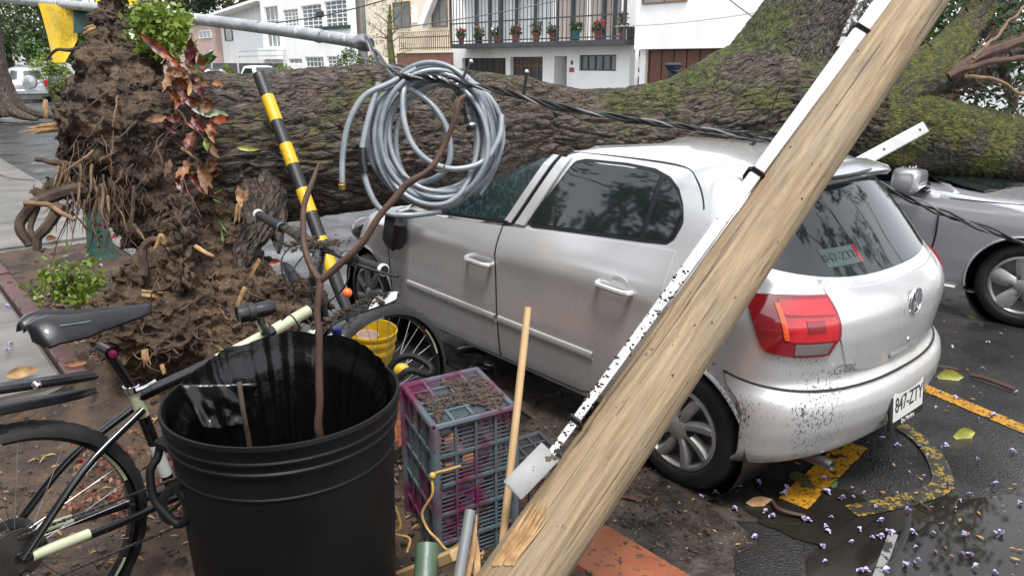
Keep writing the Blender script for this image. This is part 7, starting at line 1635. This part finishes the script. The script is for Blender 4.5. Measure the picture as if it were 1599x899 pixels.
for (tx, px, py, sz) in (('52.62.600', 95, 17, .075), ('Mundo', 102, 32, .085), ('de 52900', 102, 41, .062), ('TIO', 110, 53, .115), ('52600', 104, 61, .06)):
    me_ = text_obj('lettering', tx, sz, .001, K['banner_ink'], BN, Bi @ (P(px, py, 7.59) + FN * .03), [FX, FU, FN], 1.0, True)
BG = thing('green_pennant', 'dark green pennant hanging beside the yellow one behind the stump', 'pennant', P(132, 50, 7.5))
rows = [[P(lerp(114, 158, i / 6), lerp(8 + i, 52, t), 7.5) + Vector((0, .015 * math.sin(i + t * 2), 0)) for i in range(7)] for t in np.linspace(0, 1, 8)]; m = M(); m.slab(rows, (0, .004, 0)); m.build('cloth', K['banner_green'], BG, world=True)
BY = thing('yellow_flag', 'strip of yellow pennant showing right of the top of the stump', 'pennant', P(208, 10, 7.2)); m = M(); m.slab([[P(lerp(150, 216, i / 5), y, 7.2) for i in range(6)] for y in (-40, -15, 9)], (0, .004, 0)); m.build('cloth', K['banner'], BY, world=True)
# ------------------------------------------------------------ broken white board beside the mossy limb
w0, w1 = P(1352, 249, 4.55), P(1446, 198, 4.75); dd = (w1 - w0).normalized(); tc_ = Vector((0, -.92, .38)); tc_ -= dd * tc_.dot(dd); tc_.normalize()
m = M(); m.bar(w0 - dd * .25, w1, .075, .018, tc_, .006); wb = tag(m.build('white_board', K['white_paint'], auto=30), 'white painted board with rounded end sticking up beyond the hatchback spoiler', 'board')
for t in (.28, .88): m = M(); c = lerp(w0, w1, t) + tc_ * .010; m.ball(c, .008, 8, 6); m.build('screw', K['dark_metal'], wb)
# ------------------------------------------------------------ blossoms, leaves and twigs on the ground
def petal_mesh(seed):
    random.seed(seed); m = M()
    for k in range(4):
        a = rnd(-.8, .8) + (k % 2) * .5; L = rnd(.018, .032); c = Vector((math.cos(a), math.sin(a), 0)); sdv = Vector((-c.y, c.x, 0)); w = L * rnd(.28, .45); m.grid([[c * (L * t) + sdv * (w * q * math.sin(math.pi * min(.97, t * .9 + .08))) + Vector((0, 0, .003 + .010 * abs(q) * math.sin(t * 2.6) + .004 * k)) for q in (-1, 0, 1)] for t in (0, .3, .6, .85, 1)])
    m.tube([(-.012, 0, .004), (0, 0, .006)], [.002, .006], 6); return m.mesh('blossom', K['lilac'])
pm = [petal_mesh(40 + k) for k in range(5)]
spots = [(1085, 758), (1096, 778), (1121, 774), (1129, 752), (1138, 751), (1156, 762), (1187, 758), (1193, 804), (1205, 808), (1228, 768), (1226, 777), (1224, 772), (1253, 812), (1265, 817), (1288, 770), (1294, 774), (1283, 751), (1295, 749), (1312, 782), (1332, 765), (1331, 778), (1348, 774), (1296, 811), (1288, 826), (1296, 836), (1284, 855), (1327, 850), (1343, 832), (1366, 795), (1372, 817), (1392, 838), (1388, 834), (1360, 843), (1371, 841), (1373, 687), (1405, 699), (1438, 700), (1468, 701), (1476, 699), (1439, 746), (1452, 716), (1395, 774), (1500, 787), (1517, 777), (1469, 822), (1455, 835), (1428, 837), (1428, 858), (1430, 880), (1415, 884), (1503, 838), (1504, 840), (1500, 867), (1517, 871), (1555, 835), (1565, 836), (1585, 708), (1525, 655), (1492, 624), (1471, 615), (1555, 650), (1461, 640), (1527, 720), (1344, 893), (1378, 896), (1356, 896), (1176, 843), (1286, 880), (1543, 536), (1487, 545), (1537, 578), (1586, 615), (1580, 560), (1556, 898), (1520, 890), (1060, 790), (1150, 800), (1420, 800), (1480, 760), (1550, 760), (1590, 790)]
random.seed(77)
for i, (x, y) in enumerate(spots):
    g = G(x, y); o = bpy.data.objects.new('jacaranda_blossom', pm[i % 5]); COL.objects.link(o); o.location = (g.x, g.y, .0105 if g.dot(SR) < 3.8 else .008); o.rotation_euler = (rnd(-.2, .2), rnd(-.2, .2), rnd(0, 6.28)); s_ = rnd(.5, .9); o.scale = (s_, s_, s_)
    tag(o, 'fallen lilac jacaranda blossom lying on the wet road behind the hatchback', 'blossom', 'lilac blossoms on the road')
for i, (x, y, zz) in enumerate([(142, 283, .2), (72, 392, .2), (78, 452, .2), (82, 465, .2), (15, 482, .2), (160, 418, .2), (68, 430, .2), (150, 448, .2), (352, 398, .62), (362, 400, .62), (20, 540, .2), (12, 550, .2)]):
    g = G(x, y, zz); o = bpy.data.objects.new('jacaranda_blossom', pm[i % 5]); COL.objects.link(o); o.location = (g.x, g.y, zz + .01); o.rotation_euler = (0, 0, rnd(0, 6.28)); s_ = rnd(.8, 1.3); o.scale = (s_,) * 3
    tag(o, 'fallen lilac blossom on the footway slabs or soil at left', 'blossom', 'lilac blossoms on the footway')
def gleaf(label, px, py, zz, L, ang, mt_, w=.35):
    g = G(px, py, zz); m = M(); a = Vector((g.x, g.y, zz + .012)); leaf_mesh(m, a, a + Vector((math.cos(ang) * L, math.sin(ang) * L, .01)), L * w * .5, -.15, .01)
    o = m.build('fallen_leaf', K[mt_], auto=None); tag(o, label, 'leaf', 'fallen leaves'); return o
gleaf('yellow pointed leaf lying alone on the wet asphalt right of the bumper', 1488, 684, 0, .13, .2, 'leaf_yel', .6); gleaf('bright green leaf on the road by the sedan wheel', 1532, 500, 0, .10, 2.4, 'leaf_lime')
gleaf('yellowish leaf just behind the licence plate', 1463, 590, 0, .15, -.2, 'leaf_yel', .6); gleaf('brown-green leaf under the bumper at the yellow line', 1232, 745, 0, .15, -1.0, 'leaf_olive', .5); gleaf('small green leaf on the yellow line', 1296, 762, 0, .05, .5, 'leaf_mid', .6)
gleaf('pale curled leaf in the mud before the rear tyre', 1165, 788, 0, .12, .1, 'split_wood', .4); gleaf('dry brown leaf on the slabs at far left', 5, 452, .2, .12, .5, 'dry_leaf', .6); gleaf('dry leaf on the slabs below the hanging roots', 72, 376, .2, .11, .2, 'dry_leaf', .7); gleaf('orange leaf on the road beyond the handlebar', 418, 413, .1, .14, .2, 'croton_orange', .5)
gleaf('long pale leaf on the soil beside the mudguard', 100, 572, .25, .15, .15, 'dry_leaf', .25); gleaf('pale brown leaf on the slabs under the saddle', 10, 590, .22, .16, .6, 'split_wood', .4)
def gtwig(label, pts, r, mt_='twig'):
    q = vspl([G(x, y, .012 + r) + ZV * h for x, y, h in pts], 5); m = M(); m.tube(q, r, 6); tag(m.build('fallen_twig', K[mt_]), label, 'twig', 'fallen twigs')
gtwig('long reddish twig on the road at the right edge', [(1515, 585, 0), (1545, 595, .01), (1585, 608, 0)], .012); gtwig('short twig on the road behind the bumper', [(1465, 572, 0), (1480, 574, .005), (1497, 577, 0)], .007); gtwig('curved brown twig before the yellow line', [(1207, 782, 0), (1213, 795, .01), (1230, 802, .01), (1258, 805, 0)], .008); gtwig('small dark twig on the curved yellow paint', [(1425, 780, 0), (1440, 788, .005), (1455, 797, 0)], .005); gtwig('dark stick on the mud beside the pole', [(968, 775, 0), (985, 780, .01), (1003, 782, 0)], .008)
gtwig('thin bare twig on the slabs at far left', [(0, 290, .2), (20, 300, .21), (60, 303, .2)], .008)

# fine litter of bark, petals and leaf bits on the wet road (uncountable)
random.seed(55)
for nm, mt_, n, lab in (('leaf_litter', 'chip', 230, 'fine brown leaf and bark litter scattered over the wet road'), ('petal_litter', 'dry_leaf', 170, 'wilted brown petals scattered over the wet road')):
    m = M()
    for k in range(n):
        x, y = rnd(1020, 1660), rnd(470, 960); g = G(x, y)
        if g.dot(SR) < 2.3 or noise.noise(g * 1.3) < -.12: continue
        a = rnd(0, 6.28); L = rnd(.005, .02); d = Vector((math.cos(a), math.sin(a), 0)); sdv = Vector((-d.y, d.x, 0)); z = .0125; p = Vector((g.x, g.y, z))
        m.add([p - d * L, p + sdv * L * rnd(.2, .5) + ZV * .003, p + d * L, p - sdv * L * rnd(.2, .5) + ZV * .002], [(0, 1, 2, 3)])
    o = m.build(nm, K[mt_]); tag(o, lab, 'litter', kind='stuff')
